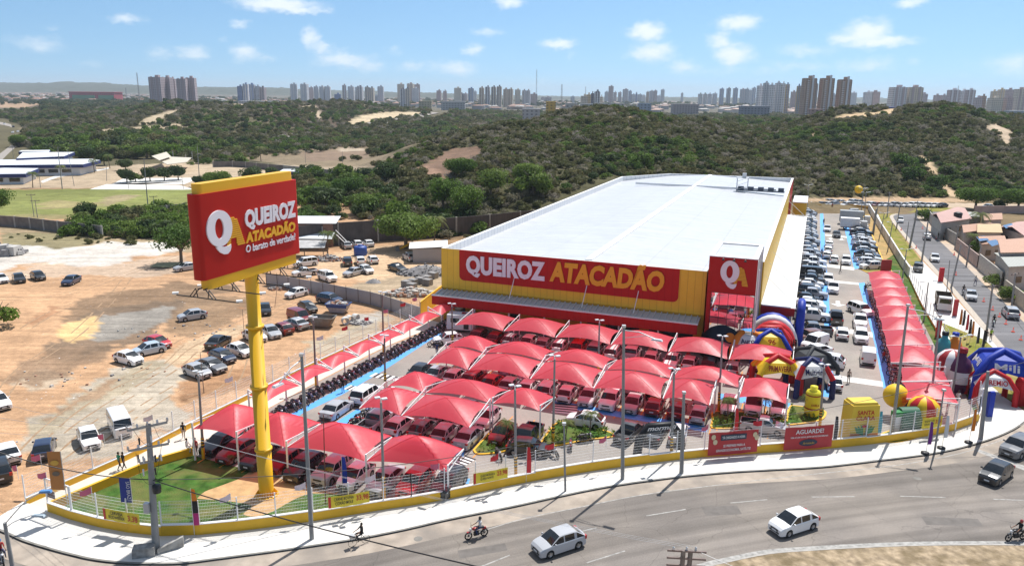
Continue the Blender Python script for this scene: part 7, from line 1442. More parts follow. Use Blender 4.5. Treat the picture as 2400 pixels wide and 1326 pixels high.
def skip(p,rz,label,m,full=False,stripe=False):
 t=empty('skip',p,rz,label=label,cat='skip');mb=MB();a,b,h=1.75,1.0,1.45
 V=[(-a*.62,-b*.8,.15),(a*.62,-b*.8,.15),(a*.62,b*.8,.15),(-a*.62,b*.8,.15),(-a,-b,h),(a,-b,h),(a,b,h),(-a,b,h)];W_=[(x*.95,y*.93,z+(.06 if z<1 else 0))for x,y,z in V]
 mb.add(V,((0,1,5,4),(1,2,6,5),(2,3,7,6),(3,0,4,7),(3,2,1,0)));mb.add(W_,((4,5,1,0),(5,6,2,1),(6,7,3,2),(7,4,0,3),(0,1,2,3)));mb.add(V[4:]+W_[4:],((0,1,5,4),(1,2,6,5),(2,3,7,6),(3,0,4,7)));mb.build('body',m,t)
 rim=MB();
 for q in range(4):rim.bar(V[4+q],V[4+(q+1)%4],.12)
 rim.build('rim',mat('skip_blue',(.03,.07,.22),.6)if stripe else m,t)
 if stripe:MB().box((0,-b*.985,h-.3),(a*1.8,.1,.35)).build('blue_band',mat('skip_blue'),t)
 return t
M_skip=mat('skip_grey',(.20,.20,.19),.8,noise=.35,nscale=1.5,tint=(.25,.16,.10))
skip(G(794,732),-.15,'grey rubbish skip with a blue band, heaped with rubble',mat('skip_silver',(.33,.34,.38),.6,noise=.2),stripe=True);rubble('skip_load',G(794,732)+EZ*1.25,1.45,.8,.5,90,[GRY[2],GRY[3],GRY[0]],'rubble heaped in the blue banded skip','rubble',12,.15,.4)
skip(G(757,765),-.1,'rusty grey empty skip beside the dark red people carrier',M_skip)
for i,(x,y)in enumerate(((810,760),(820,756),(834,752))):
 t=tag(MB().lathe([(.45,-.4),(.55,-.4),(.55,.4),(.45,.4),(.45,-.4)],n=16).build('concrete_ring',M_conc),label='pale concrete pipe ring lying on the dirt, %s of three'%('left','middle','right')[i],cat='pipe ring',group='concrete pipe rings');t.location=G(x,y)+EZ*.55;t.rotation_euler=(math.pi/2,0,.5+.3*i)
tk=empty('water_tank',G(845,598),0,label='big blue plastic water tank in the yard',cat='tank');MB().lathe([(0,0),(1.25,0),(1.35,.3),(1.35,1.5),(1.2,1.85),(.5,2.0),(0,2.0)],n=18).build('body',mat('tank_blue',(.02,.07,.30),.5),tk);MB().lathe([(.5,2.0),(.5,2.15),(0,2.15)],n=14).build('lid',mat('tank_blue'),tk)
hut=empty('site_hut',G(1005,610),.1,label='white corrugated metal hut with a white roof beside the store',cat='hut');MB().box((0,0,1.4),(6.2,4.5,2.8)).build('wall',M_corr,hut);MB().add([(-3.8,-2.6,2.85),(3.8,-2.6,3.2),(3.8,2.6,3.5),(-3.8,2.6,3.1),(-3.8,-2.6,2.95),(3.8,-2.6,3.3),(3.8,2.6,3.6),(-3.8,2.6,3.2)],((0,3,2,1),(4,5,6,7),(0,1,5,4),(1,2,6,5),(2,3,7,6),(3,0,4,7))).build('roof',M_rw,hut)
s1_=empty('yard_house',G(738,578),.05,label='two-storey brick shed with pale sheet roofs and an outside stair',cat='shed');MB().box((0,2,2.6),(8,5,5.2)).build('wall',mat('yard_brick',(.26,.15,.11),.9,noise=.2),s1_);MB().add([(-5,-1.5,5.3),(5,-1.5,5.3),(5,5,5.9),(-5,5,5.9)],((0,1,2,3),)).build('roof',M_sroof,s1_);MB().add([(-3.5,-4.5,2.6),(4.5,-4.5,2.5),(4.5,-.6,3.2),(-3.5,-.6,3.2)],((0,1,2,3),)).build('lean_to_roof',M_sroof,s1_);MB().box((1.0,-.55,3.9),(1.8,.1,1.2)).build('window',M_white,s1_)
mb=MB();mb.bar((4.6,0,3.6),(8.2,-2.5,.6),.1);mb.bar((4.6,0,2.7),(8.2,-2.5,0),.12);mb.build('stair',M_white,s1_)
s2_=empty('lean_to_shed',G(720,600),0,label='low grey sheet roofed shed beside the right edge of the giant sign',cat='shed');MB().add([(-4,-2.2,2.0),(4.2,-2.2,2.2),(3.6,2.2,2.9),(-4,2.2,2.9)],((0,1,2,3),)).build('roof',mat('old_sheet_roof',(.42,.41,.40),.7,noise=.3,nscale=1),s2_)
for x in(-3.8,0,3.8):MB().box((x,-2,1.0),(.14,.14,2.0)).build('post',M_bark,s2_)
tag(MB().add([G(352,628)+EZ*.25,G(398,629)+EZ*.2,G(432,618)+EZ*.3,G(368,620)+EZ*.4],((0,1,2,3),)).build('loose_sheeting',mat('old_boards',(.35,.32,.18),.9,noise=.4,nscale=2)),label='old boards lying left of the giant sign on the dirt',cat='boards')
dg=empty('loader_arm',G(954,588),.3,label='yellow loader bucket arm beside the silver car',cat='digger');MB().bar((-1.6,0,.5),(1.4,0,1.9),.35).build('arm',M_yel,dg);MB().box((-2.0,0,.5),(.9,1.8,.9),top=.6).build('bucket',M_skip,dg)
# -- poles, lamps, wires
M_pole=mat('concrete_pole',(.27,.27,.265),.85,noise=.15,nscale=1.2);M_pole2=mat('brown_pole',(.20,.155,.14),.8,noise=.2);M_lamp=mat('lamp_housing',(.62,.64,.66),.4);M_glow=mat('lamp_glass',(.70,.72,.72),.2)
def leanpole(t,b,top,r0_,r1_,m,name='pole',n=10):return MB().tube([Vector((0,0,0)),top-b],[r0_,r1_],n).build(name,m,t)
def topat(base,tx,ty):
 """top of a nearly upright pole: same depth as its base"""
 n_=Vector((0,-1,0));return PV(tx,ty,base,n_)
def lotlamp(bx,by,tx,ty,label,m=None,band=True):
 b=G(bx,by);p=topat(b,tx,ty);h=p.z;p=b+Vector((max(-.35,min(.35,(p-b).x)),0,h));t=empty('car_park_lamp',b,0,label=label,cat='lamp post',group='lamp posts of the car park')
 leanpole(t,b,p,.13,.09,m or M_pole2)
 if band:
  d=(p-b)/h;MB().tube([d*.05,d*1.15],.145,10).build('yellow_base',M_yel,t)
  for k in range(3):MB().tube([d*(1.2+k*.3),d*(1.36+k*.3)],.15,10).build('black_band',M_dark,t);MB().tube([d*(1.36+k*.3),d*(1.5+k*.3)],.149,10).build('yellow_band',M_yel,t)
 q=p-b;MB().tube([q-EZ*.1,q+EZ*.35],.06,6).build('bracket',M_white,t)
 for s in(-1,1):MB().box(q+Vector((.30*s,-.1*s,.38)),(.42,.32,.10),.4).build('lamp_head',M_lamp,t)
LL=[(477,1075,465,880,'behind the left end of the nearest canopies'),(741,905,734,750,'between the motorcycle canopies above the silver sedan'),(899,830,896,691,'beside the walkway near the middle motorcycle canopies'),(903,915,901,793,'left of the second canopy group'),(900,1172,893,943,'in front of the nearest canopies by the fence'),(1061,822,1059,718,'beside the caravan near the store'),(1402,872,1405,757,'between the row beside the store and the double row'),(1296,1040,1300,842,'on the island by the motorcycles'),(1209,1122,1207,913,'behind the fence by the black hatchback'),(1573,1075,1580,873,'right of the black inflatable arch'),(1684,962,1693,795,'on the island left of the yellow dome tent'),(1921,1002,1932,862,'beside the yellow inflatable bottle')]
for bx,by,tx,ty,w in LL:lotlamp(bx,by,tx,ty,'car park lamp post '+w,M_pole if by>1000 or tx>1400 else M_pole2)
def street_lamp(bx,by,tx,ty,arm,label,r=.17,group='tall concrete lamp posts on the pavement',z=.13):
 b=G(bx,by,z);p=topat(b,tx,ty);h=p.z-z;dx=max(-.5,min(.5,(p-b).x));q=Vector((dx,0,h));t=empty('street_lamp',b,0,label=label,cat='street lamp',group=group)
 MB().tube([(0,0,0),q],[r,r*.62],10).build('pole',M_pole,t)
 if arm:
  e=Vector(arm);MB().tube([q-EZ*.25,q+e*.5+EZ*.1,q+e],.045,6).build('arm',M_steel,t);MB().tube([q-EZ*.9,q+e*.72],.025,5).build('brace',M_steel,t)
  a=math.atan2(e.y,e.x);MB().box(q+e*1.06+EZ*.0,(.95,.32,.14),a,top=.8).build('lamp_head',M_lamp,t)
 MB().box(q+EZ*.1,(.3,.3,.2)).build('cap',M_steel,t);return t
street_lamp(731,1262,707,834,(-1.0,-2.2,-1.2),'tall concrete street lamp right of the giant sign pole with its arm to the left');street_lamp(1459,1122,1455,767,(2.4,-1.2,-.6),'tall concrete street lamp left of the black inflatable arch')
street_lamp(2090,1020,2128,717,(2.4,-1.0,-.9),'tall concrete street lamp in front of the yellow balloon');street_lamp(1597,1108,1603,922,None,'bare concrete pole right of the black inflatable arch',.19)
street_lamp(1325,1150,1322,995,None,'thin brown pole on the pavement left of the tall street lamp',.10);street_lamp(2190,1060,2212,916,None,'thin leaning pole on the pavement near the striped balloon',.10)
street_lamp(2180,957,2203,742,None,'grey pole between the right canopies and the inflatable balloons',.14,None);
def t_lamp(bx,by,tx,ty,label,z=.03):
 b=G(bx,by,z);p=topat(b,tx,ty);t=empty('double_lamp',b,0,label=label,cat='lamp post',group='double-headed lamp posts on the right');q=Vector((max(-.4,min(.5,(p-b).x)),0,p.z-z));MB().tube([(0,0,0),q],[.12,.08],8).build('pole',M_pole,t)
 for s in(-1,1):MB().tube([q,q+Vector((s*.8,.2*s,.15))],.035,5).build('arm',M_steel,t);MB().box(q+Vector((s*1.1,.25*s,.2)),(.6,.26,.1),.2).build('lamp_head',M_lamp,t)
for i,a in enumerate(((2232,925,2252,790,'nearest the blue inflatable tent'),(2115,652,2125,585,'at the far end of the right canopies'),(2165,752,2176,662,'by the painted wall above the canopies'),(2080,590,2092,522,'on the grass beside the far right column'),(2060,562,2073,500,'farther up beside the painted wall'),(2048,540,2058,482,'on the dry bank by the ochre wall'),(1890,505,1895,434,'at the far corner of the side awning'),(2018,500,2024,442,'behind the grey box lorry'),(2025,520,2030,452,'on the bank right of the box lorry'))):t_lamp(*a[:4],'double-headed lamp post '+a[4])
POLES={}
def util(key,bx,by,tx,ty,label,arms=1,r=.17,group='utility poles along the street',m=None):
 b=G(bx,by,.02);p=topat(b,tx,ty);q=Vector(((p-b).x,0,p.z));t=empty('utility_pole',b,0,label=label,cat='utility pole',group=group);MB().tube([(0,0,-.1),q],[r,r*.65],8).build('pole',m or M_pole,t)
 for k in range(arms):
  z=q*(1-.07*k)/1;MB().box(z-EZ*.25,(2.0,.12,.12),.5).build('crossarm',M_pole2,t)
  for s in(-1,0,1):MB().lathe([(.0,0),(.06,0),(.07,.1),(.03,.14),(0,.18)],z+Vector((math.cos(.5)*.9*s,math.sin(.5)*.9*s,-.19)),8).build('insulator',M_dark,t)
 POLES[key]=b+q;return t
util('r1',2310,795,2327,667,'street utility pole beside the police officers',1);util('r2',2229,675,2252,575,'street utility pole by the brown lorry',0);util('r3',2132,578,2150,492,'thick leaning pole on the verge of the side street',0,.25);util('r4',2101,536,2110,477,'pole on the grass at the street bend',1)
util('r5',2160,613,2175,520,'pole at the verge corner above the black car',0,.2);util('r6',2079,509,2085,450,'pole on the upper verge near the cars',1);util('r7',2238,582,2247,528,'pole at the pink garden wall',1);util('r8',2265,622,2273,575,'pole on the footpath beside the garden trees',1);util('r9',2370,728,2380,640,'pole beside the grey roofed house',1)
util('r10',2145,510,2151,470,'thin pole at the street bend by the pink roof',0,.12);util('r11',2046,550,2054,490,'thick pole at the ochre bank of the right column',0,.3);util('r12',2124,562,2130,520,'short pole on the verge by the leaning one',0,.12);util('r13',2298,1030,2316,870,'dark leaning utility pole at the right pavement corner',0,.22)
util('r14',2218,690,2226,610,'thin pole at the driveway edge near the red column',0,.1);util('r15',2196,545,2201,505,'pole at the footpath by the grey wall',0,.1)
for i,a in enumerate(((146,443,135,345,'tall floodlight pole in front of the school'),(348,498,337,372,'tall floodlight pole beside the court'),(468,430,462,340,'tall pole behind the left end of the giant sign'),(80,508,72,455,'short lamp pole by the goal, left one'),(88,510,82,469,'short lamp pole by the goal, right one'),(362,498,359,459,'short lamp pole at the end of the field'),(95,440,90,395,'thin pole before the nearest school block'),(174,436,158,350,'thin pole right of the tall school floodlight'),(250,424,249,385,'thin pole above the courts, left one'),(302,443,297,415,'thin court pole in the middle'),(430,443,426,414,'thin court pole at the right'),(716,382,715,350,'lamp pole on the edge of the sandy pit'),(803,385,802,355,'lamp pole in the sandy pit'),(32,372,28,338,'lamp pole near the left road'),(78,347,74,308,'curved road lamp at the left'),(238,332,234,305,'road lamp above the palms'),(431,325,428,301,'road lamp in the scrub above the big trees'),(519,320,516,298,'road lamp in the scrub, second'),(655,324,653,293,'lamp at the lower end of the dune road'))):
 util('f%d'%i,*a[:4],a[4],1 if i in(0,1,3,4,5)else 0,.16 if i<3 else.1,'poles of the playing field and the dune road')
util('w1',763,1178,758,972,'thin rusty pole in front of the nearest canopies',0,.05,None,mat('rusty_pole',(.13,.05,.03),.8));util('w2',478,920,469,825,'thin wooden pole by the silver hatchback on the dirt',0,.05,None,M_pole2);util('w3',644,718,652,652,'leaning stick by the corrugated fence',0,.04,None,M_pole2);util('w4',574,800,568,725,'thin wooden stick left of the sign pole',0,.04,None,M_pole2)
dp=G(366,1288,.13);dt=topat(dp,348,998);dq=Vector(((dt-dp).x,0,dt.z));t=empty('distribution_pole',dp,0,label='big concrete power pole with crossarms and insulators at the near left corner',cat='utility pole')
MB().tube([(0,0,-.1),dq],[.27,.17],10).build('pole',M_pole,t)
for z,w,rz in((.99,2.6,.62),(.83,2.6,.5),(.72,1.3,.5)):
 c=dq*z;d=Vector((math.cos(rz),math.sin(rz),0));MB().bar(c-d*w/2-Vector((.0,.14,0)),c+d*w/2-Vector((0,.14,0)),.11,.14).build('crossarm',M_conc2,t)
 for k in range(5):
  q=c+d*w*(k/4-.5)-Vector((0,.14,-.08));MB().lathe([(.0,0),(.09,.02),(.05,.08),(.10,.12),(.05,.18),(.08,.22),(0,.30)],q,8).build('insulator',M_lamp if k%2 else M_steel,t)
for k,(x,z)in enumerate(((-.7,.80),(-.35,.79),(.5,.80),(.9,.81),(.45,.70),(-.4,.69),(-.55,.93),(.3,.95))):
 q=Vector((dq.x*z+x,-.35,dq.z*z-.2));MB().tube([q,q-EZ*.5],[.07,.05],8).build('fuse_cutout',M_lamp if k%2 else M_dark,t)
MB().lathe([(.0,-.28),(.28,-.28),(.30,0),(.28,.28),(0,.28)],dq*.50+Vector((.42,-.2,.1)),12).build('cable_coil',M_trim,t);MB().box(dq*.36+Vector((-.34,-.25,0)),(.38,.32,.75)).build('meter_box',M_steel,t)
for(x0,z0_,x1,z1_)in((-.9,.98,.35,.84),(.6,1.0,1.1,.9),(1.1,.9,.5,.72),(-.8,.8,-.6,.62),(-.6,.62,.3,.56),(.9,.8,.3,.58)):
 a=Vector((dq.x*z0_+x0,-.4,dq.z*z0_));b=Vector((dq.x*z1_+x1,-.3,dq.z*z1_));m_=(a+b)/2-EZ*.35;MB().tube(smooth_line([a,m_,b],4),.014,4).build('jumper_cable',M_trim,t)
blk=empty('concrete_block',G(352,1296,.13),.25,label='weathered concrete block and ramp at the foot of the power pole',cat='block');MB().box((-.35,-.1,.35),(1.5,.8,.7),top=.96).build('block',mat('stained_concrete',(.30,.29,.27),.95,noise=.5,nscale=2.2,bump=.5),blk);MB().add([(.55,-.3,0),(2.2,.35,0),(2.2,.6,0),(.5,0,0),(.55,-.3,.35),(2.2,.35,.8),(2.2,.6,.8),(.5,0,.35)],((0,1,5,4),(1,2,6,5),(2,3,7,6),(3,0,4,7),(4,5,6,7))).build('ramp',mat('stained_concrete'),blk)
b=G(32,1340,.0);q=topat(b,11,1224)-b;t=empty('street_lamp',b,0,label='street lamp at the lower left corner with a long curved arm',cat='street lamp');q=Vector((q.x,0,q.z));MB().tube([(0,0,-1),q],[.16,.12],10).build('pole',M_pole,t)
e=PV(98,1152,b+Vector((0,0,0)),Vector((0,-1,0)))-b;MB().tube(smooth_line([q-EZ*.1,q.lerp(e,.55)+EZ*.25,e],5),.04,6).build('arm',M_steel,t);MB().box(e+Vector((.25,0,.05)),(.8,.3,.15),.15,top=.8).build('lamp_head',mat('lamp_blue',(.10,.25,.50),.3),t);e2=e-Vector((1.3,.2,1.9));e2=Vector((e.x-.9,.0,e.z-1.75));MB().tube(smooth_line([q-EZ*.4,q+Vector((.7,0,.1)),e2],4),.03,6).build('arm',M_steel,t);MB().box(e2+Vector((.45,0,0)),(.9,.32,.12),0,top=.8).build('lamp_head',mat('lamp_pale',(.42,.50,.55),.3),t)
pb=PD(1607,1288,34.5);t=empty('utility_pole',(pb.x,34.5,0),0,label='double wooden pole top with crossarms at the bottom edge',cat='utility pole');h=pb.z
for s in(-.16,.2):MB().tube([(s-.05,0,0),(s+.05,0,h)],[.16,.12],8).build('pole',mat('weathered_wood',(.20,.18,.16),.9,noise=.3),t)
for z in(h-.05,h-.45,h-.85):MB().bar((-.9,.05,z),(1.0,-.15,z+.03),.09).build('crossarm',M_pole2,t)
for x in(-.6,.05,.5):MB().lathe([(0,0),(.07,.03),(.04,.09),(.07,.14),(0,.2)],(x,0,h),8).build('insulator',M_lamp,t)
POLES['bot']=Vector((pb.x,34.5,h));POLES['dist']=dp+dq
def wire(a,b,sag,r,label,m=None):
 a,b=Vector(a),Vector(b);P=[]
 for i in range(15):t=i/14;p=a.lerp(b,t);p.z-=sag*4*t*(1-t);P.append(p)
 return tag(MB().tube(P,r,4,cap=False).build('overhead_cable',m or M_trim),label=label,cat='cable',group='overhead cables')
D1=dp+dq*.57
wire(PD(-30,1050,48),D1,.5,.04,'thick black cable coming in from the left to the power pole');wire(D1,PD(1200,1345,33),.3,.045,'thick black cable running from the power pole to the lower right');wire(D1,PV(1230,1040,G(1459,1122),Vector((0,-1,0))),.8,.03,'black cable from the power pole across the lawn towards the right')
for i,(dz,y1)in enumerate(((.99,1326),(.98,1290),(.97,1262))):wire(dp+dq*dz+Vector((.3*i,0,0)),POLES['bot']+Vector((-.6+.5*i,0,.2)),.5,.008,('highest','middle','lowest')[i]+' of three thin grey wires to the pole at the bottom edge',M_steel)
for i in range(3):wire(dp+dq*(.99-.0*i)+Vector((-.5+.5*i,0,0)),PD(-40,930+40*i,62),.5,.012,('upper','middle','lower')[i]+' thin wire from the power pole to the left edge',M_steel)
wire(PV(1230,1040,G(1459,1122),Vector((0,-1,0))),PV(2450,835,G(2090,1020),Vector((0,-1,0))),1.5,.025,'black cable crossing in front of the canopies towards the blue tent')
wire(POLES['bot']+Vector((.5,0,0)),PD(2000,1420,30),.2,.012,'thin wire leaving the bottom pole to the right',M_steel)
for i,(a,b)in enumerate((('r1','r2'),('r2','r3'),('r3','r4'),('r4','r6'))):wire(POLES[a],POLES[b],.7,.03,'street cable, %s span from the near end'%ordw[i])
wire(POLES['r1'],PD(2500,880,70),.8,.03,'street cable leaving the frame beside the blue tent')
# -- motorcycles
def ring(mb,c,R,r,n=18,k=6,ax=1):
 V=[];F=[]
 for i in range(n):
  a=2*math.pi*i/n
  for j in range(k):
   b=2*math.pi*j/k;q=R+r*math.cos(b);V.append((c[0]+q*math.cos(a),c[1]+r*math.sin(b),c[2]+q*math.sin(a)))
 for i in range(n):
  for j in range(k):F.append((i*k+j,i*k+(j+1)%k,((i+1)%n)*k+(j+1)%k,((i+1)%n)*k+j))
 mb.add(V,F,0,True)
M_mpaint=mat('motorcycle_paint',rough=.3,coat=.6,objcol=True)
def moto_parts():
 P={};w=MB();ring(w,(0,0,0),.27,.055);w.tube([(0,-.05,0),(0,.05,0)],.05,6)
 for k in range(5):a=k*1.2566;w.bar((0,0,0),(math.cos(a)*.25,0,math.sin(a)*.25),.03,.02)
 P['wheel']=(w.mesh('m_wheel',M_tyre),None);b=MB();b.box((.02,0,.42),(.42,.22,.30),top=.8);b.bar((-.1,0,.35),(-.62,.09,.33),.05);b.bar((-.1,0,.6),(-.62,-.09,.33),.05);b.tube([(.15,-.12,.3),(-.3,-.14,.28),(-.75,-.15,.38)],.045,6)
 P['engine']=(b.mesh('m_engine',M_trim),None);f=MB();[f.bar((.62,s*.08,.33),(.42,s*.08,.92),.045)for s in(-1,1)];P['fork']=(f.mesh('m_fork',M_steel),None)
 t=MB();t.lathe([(0,-.28),(.10,-.22),(.15,0),(.13,.2),(.04,.28),(0,.28)],n=8);t.v=[(.12+z,x,.82+y*.75)for x,y,z in t.v];t.box((-.62,0,.72),(.36,.16,.12),top=.7);t.box((.62,0,.64),(.34,.12,.05));P['tank']=(t.mesh('m_tank',M_mpaint),1)
 s=MB();s.box((-.30,0,.83),(.66,.24,.10),top=.85);P['seat']=(s.mesh('m_seat',M_trim),None)
 h=MB();h.tube([(.30,.36,1.02),(.42,.12,.98),(.42,-.12,.98),(.30,-.36,1.02)],.022,6);[h.tube([(.36,s*.24,1.0),(.34,s*.32,1.22)],.01,4)or h.box((.34,s*.33,1.25),(.03,.11,.08))for s in(-1,1)];P['handlebar']=(h.mesh('m_bar',M_trim),None)
 l=MB();l.lathe([(0,-.03),(.09,-.02),(.10,.05),(0,.10)],(0,0,0),10);l.v=[(.50+z,x,.84+y)for x,y,z in l.v];P['headlight']=(l.mesh('m_light',M_hl),None);return P
MP=moto_parts()
def moto(pos,ang,col,label,group=None,lean=.1,lite=False):
 t=empty('motorcycle',pos,ang,label=label,cat='motorcycle',group=group);t.rotation_euler=(lean,0,ang)
 for k,(m,c)in MP.items():
  if k=='wheel':[setattr(mobj('wheel',m,t),'location',(x,0,.32))for x in(.66,-.64)]
  else:mobj(k,m,t,col if c else None)
 return t
MC=[(.012,.012,.014),(.012,.012,.014),(.35,.01,.012),(.02,.02,.025),(.03,.06,.2),(.012,.012,.014),(.4,.4,.4)];MCN=['black','black','red','dark','blue','black','silver']
GM='motorcycles along the walkway';n=46
for i in range(n):
 tt_=-45.3+i*.985;s=.25+.055*(tt_+38)+rnd.uniform(-.15,.15);p=L2W(s,tt_+rnd.uniform(-.15,.15));k=(i*3+i//4)%7
 moto((p.x,p.y,.03),AE1+rnd.uniform(-.2,.15)-.25,MC[k],'%s motorcycle, %s from the near end of the walkway row'%(MCN[k],ordw[i]),GM,rnd.uniform(.08,.2))
for i in range(30):
 tt_=40-i*1.75;p=L2W(60.6+rnd.uniform(-.2,.2),tt_);k=(i*2+i//3)%7;moto((p.x,p.y,.03),AE1+math.pi+rnd.uniform(-.3,.3),MC[k],'%s motorcycle, %s from the far end under the right canopies'%(MCN[k],ordw[i]),'motorcycles under the right-hand canopies',rnd.uniform(.08,.2))
for i,(x,y,h,k,l)in enumerate(((835,985,30,2,'red motorcycle by the silver pickup, nearest one'),(845,975,40,0,'black motorcycle behind the nearest red one'),(856,966,50,4,'blue motorcycle behind two others by the pickup'),(866,959,60,2,'red motorcycle farthest in the small group by the pickup'),(1018,805,170,6,'white scooter parked beside the blue strip'),(1170,1062,-70,0,'black motorcycle in front of the small planted island'),(1298,1056,-60,3,'dark motorcycle with a grey helmet by the island lamp post'),(1340,1040,-95,2,'red motorcycle facing the viewer in front of the island'),(1371,1024,15,0,'black motorcycle standing sideways before the island'),(2065,748,170,0,'black motorcycle jutting out onto the blue strip'),(2040,668,200,6,'grey motorcycle at the far end of the right canopies'))):
 p=G(x,y,.5);moto((p.x,p.y,.03),math.radians(h),MC[k],l,None,.14)
# -- people (one continuous skinned body each)
SKIN=mat('skin',(.28,.14,.085),.6);PM={}
def pm(c):k='cloth_%.2f_%.2f_%.2f'%c;return mat(k,c,.85)
def body_mesh(pose,top,bot,shoes=(.03,.03,.03),sleeves=True):
 """joint skeleton -> Skin modifier -> one surface; material zones for skin, top and trousers"""
 key=(pose,top,bot,sleeves)
 if key in PM:return PM[key]
 P={'pel':(0,0,.95,.14,.10),'bel':(0,0,1.08,.13,.10),'che':(0,0,1.30,.17,.11),'nec':(0,0,1.47,.055,.055),'hea':(.01,0,1.56,.075,.085),'cro':(.01,0,1.67,.07,.085)}
 E=[('pel','bel'),('bel','che'),('che','nec'),('nec','hea'),('hea','cro')]
 arms={'stand':((.02,.24,1.12),(.06,.25,.88)),'walk':((.0,.24,1.13),(.16,.22,.92)),'ride':((.22,.22,1.16),(.45,.26,1.04)),'fold':((.06,.25,1.14),(.22,.06,1.12)),'sit':((.08,.23,1.14),(.25,.18,1.0))}[pose]
 for s in(1,-1):
  n='L' if s>0 else 'R';(ex,ey,ez),(wx,wy,wz)=arms
  if pose=='walk' and s<0:wx,ex=-.12,-.08
  P['sh'+n]=(0,s*.18,1.40,.06,.06);P['el'+n]=(ex,s*ey,ez,.042,.042);P['wr'+n]=(wx,s*wy,wz,.027,.027);d=Vector((wx-ex,s*(wy-ey),wz-ez)).normalized();pa=Vector((wx,s*wy,wz))+d*.07;P['pa'+n]=(*pa,.034,.018)
  E+=[('che','sh'+n),('sh'+n,'el'+n),('el'+n,'wr'+n),('wr'+n,'pa'+n)];side=Vector((0,0,1)).cross(d);side=side.normalized()if side.length>.1 else Vector((1,0,0))
  for q,(o,l)in enumerate(((-.027,.055),(-.009,.070),(.010,.066),(.028,.048))):f=pa+side*o;P['f%d'%q+n]=(*(f+d*.04),.009,.009);P['g%d'%q+n]=(*(f+d*(.04+l*.7)+Vector((.014,0,0))),.007,.007);E+=[('pa'+n,'f%d'%q+n),('f%d'%q+n,'g%d'%q+n)]
  th=Vector((wx,s*wy,wz))+d*.035;P['t'+n]=(*(th+side*.04+d*.02),.011,.011);P['u'+n]=(*(th+side*.052+d*.055),.009,.009);E+=[('wr'+n,'t'+n),('t'+n,'u'+n)]
  hx=.0;kn=(.02,.10,.50);an=(0,.11,.09);to=(.15,.12,.04)
  if pose=='walk':kn,an,to=((.14,.09,.52),(.22,.1,.12),(.36,.11,.06))if s>0 else((-.04,.09,.52),(-.26,.1,.16),(-.14,.11,.05))
  if pose in('ride','sit'):kn,an,to=(.42,.20,.86),(.30,.22,.45),(.46,.23,.40)
  P['hp'+n]=(hx,s*.10,.90,.09,.09);P['kn'+n]=(kn[0],s*kn[1],kn[2],.06,.06);P['an'+n]=(an[0],s*an[1],an[2],.04,.04);P['to'+n]=(to[0],s*to[1],to[2],.04,.03);E+=[('pel','hp'+n),('hp'+n,'kn'+n),('kn'+n,'an'+n),('an'+n,'to'+n)]
 ks=list(P);me=bpy.data.meshes.new('person');me.from_pydata([P[k][:3]for k in ks],[(ks.index(a),ks.index(b))for a,b in E],[])
 o=bpy.data.objects.new('tmp_person',me);TMP.collection.objects.link(o);o.modifiers.new('s','SKIN');sk=me.skin_vertices[0].data
 for i,k in enumerate(ks):sk[i].radius=P[k][3:];sk[i].use_root=(k=='pel')
 sb=o.modifiers.new('b','SUBSURF');sb.levels=1;dg=tmp_graph();r=bpy.data.meshes.new_from_object(o.evaluated_get(dg));TMP.collection.objects.unlink(o);bpy.data.objects.remove(o)
 r.materials.clear();[r.materials.append(m)for m in(SKIN,pm(top),pm(bot),pm(shoes))];sh=pose in('ride','sit')
 for p in r.polygons:
  c=p.center;a=abs(c.y)>.185 and c.z>.8 and(c.z>1.0 or not sh);hand=abs(c.y)>.15 and(c.z<(1.22 if not sleeves else 1.0)if not sh else c.x>.2)and c.z>.72
  if c.z>1.455:m=0
  elif abs(c.y)>.155 and(c.z<1.22 and c.z>.70)and(c.x>-.3):m=0 if(not sh or c.x>.12)and not(sh and c.z<.93)else(2 if c.z<.95 else 1)
  elif c.z>.98:m=1
  elif c.z>(.10 if not sh else.46):m=2
  else:m=3
  p.material_index=m;p.use_smooth=True
 PM[key]=r;return r
hm=MB();hm.lathe([(0,.115),(.06,.10),(.088,.05),(.092,-.01),(.08,-.07),(.05,-.10)],n=12);HAIR=hm.mesh('hair',mat('dark_hair',(.02,.014,.01),.8))
hl_=MB();hl_.lathe([(0,.13),(.08,.11),(.125,.03),(.125,-.05),(.09,-.11)],n=14);HELM=hl_.mesh('helmet',mat('helmet_shell',rough=.2,objcol=True,coat=.5))
fc=MB();fc.box((.095,0,-.015),(.03,.022,.035),top=.6);[fc.box((.088,s*.032,.008),(.012,.018,.008),m=1)for s in(-1,1)];fc.box((.088,0,-.05),(.012,.045,.008),m=1);[fc.box((.01,s*.088,-.01),(.03,.012,.045))for s in(-1,1)];FACE=fc.mesh('face',[SKIN,M_trim])
def person(pos,ang,pose,top,bot,label,helmet=None,parent_z=0,sleeves=True,group=None,s=1.0):
 t=empty('person',pos,ang,label=label,cat='person',group=group);t.scale=(s,s,s);t.location.z+=parent_z;mobj('body',body_mesh(pose,top,bot,sleeves=sleeves),t);f=mobj('face',FACE,t);f.location=(.01,0,1.60);h=mobj('helmet' if helmet else 'hair',HELM if helmet else HAIR,t,helmet);h.location=(0,0,1.63);return t
BK,WH,BL,RD,GN,YG,TN=(.015,.015,.017),(.60,.60,.60),(.03,.05,.14),(.35,.02,.02),(.02,.22,.13),(.35,.55,.04),(.32,.25,.2)
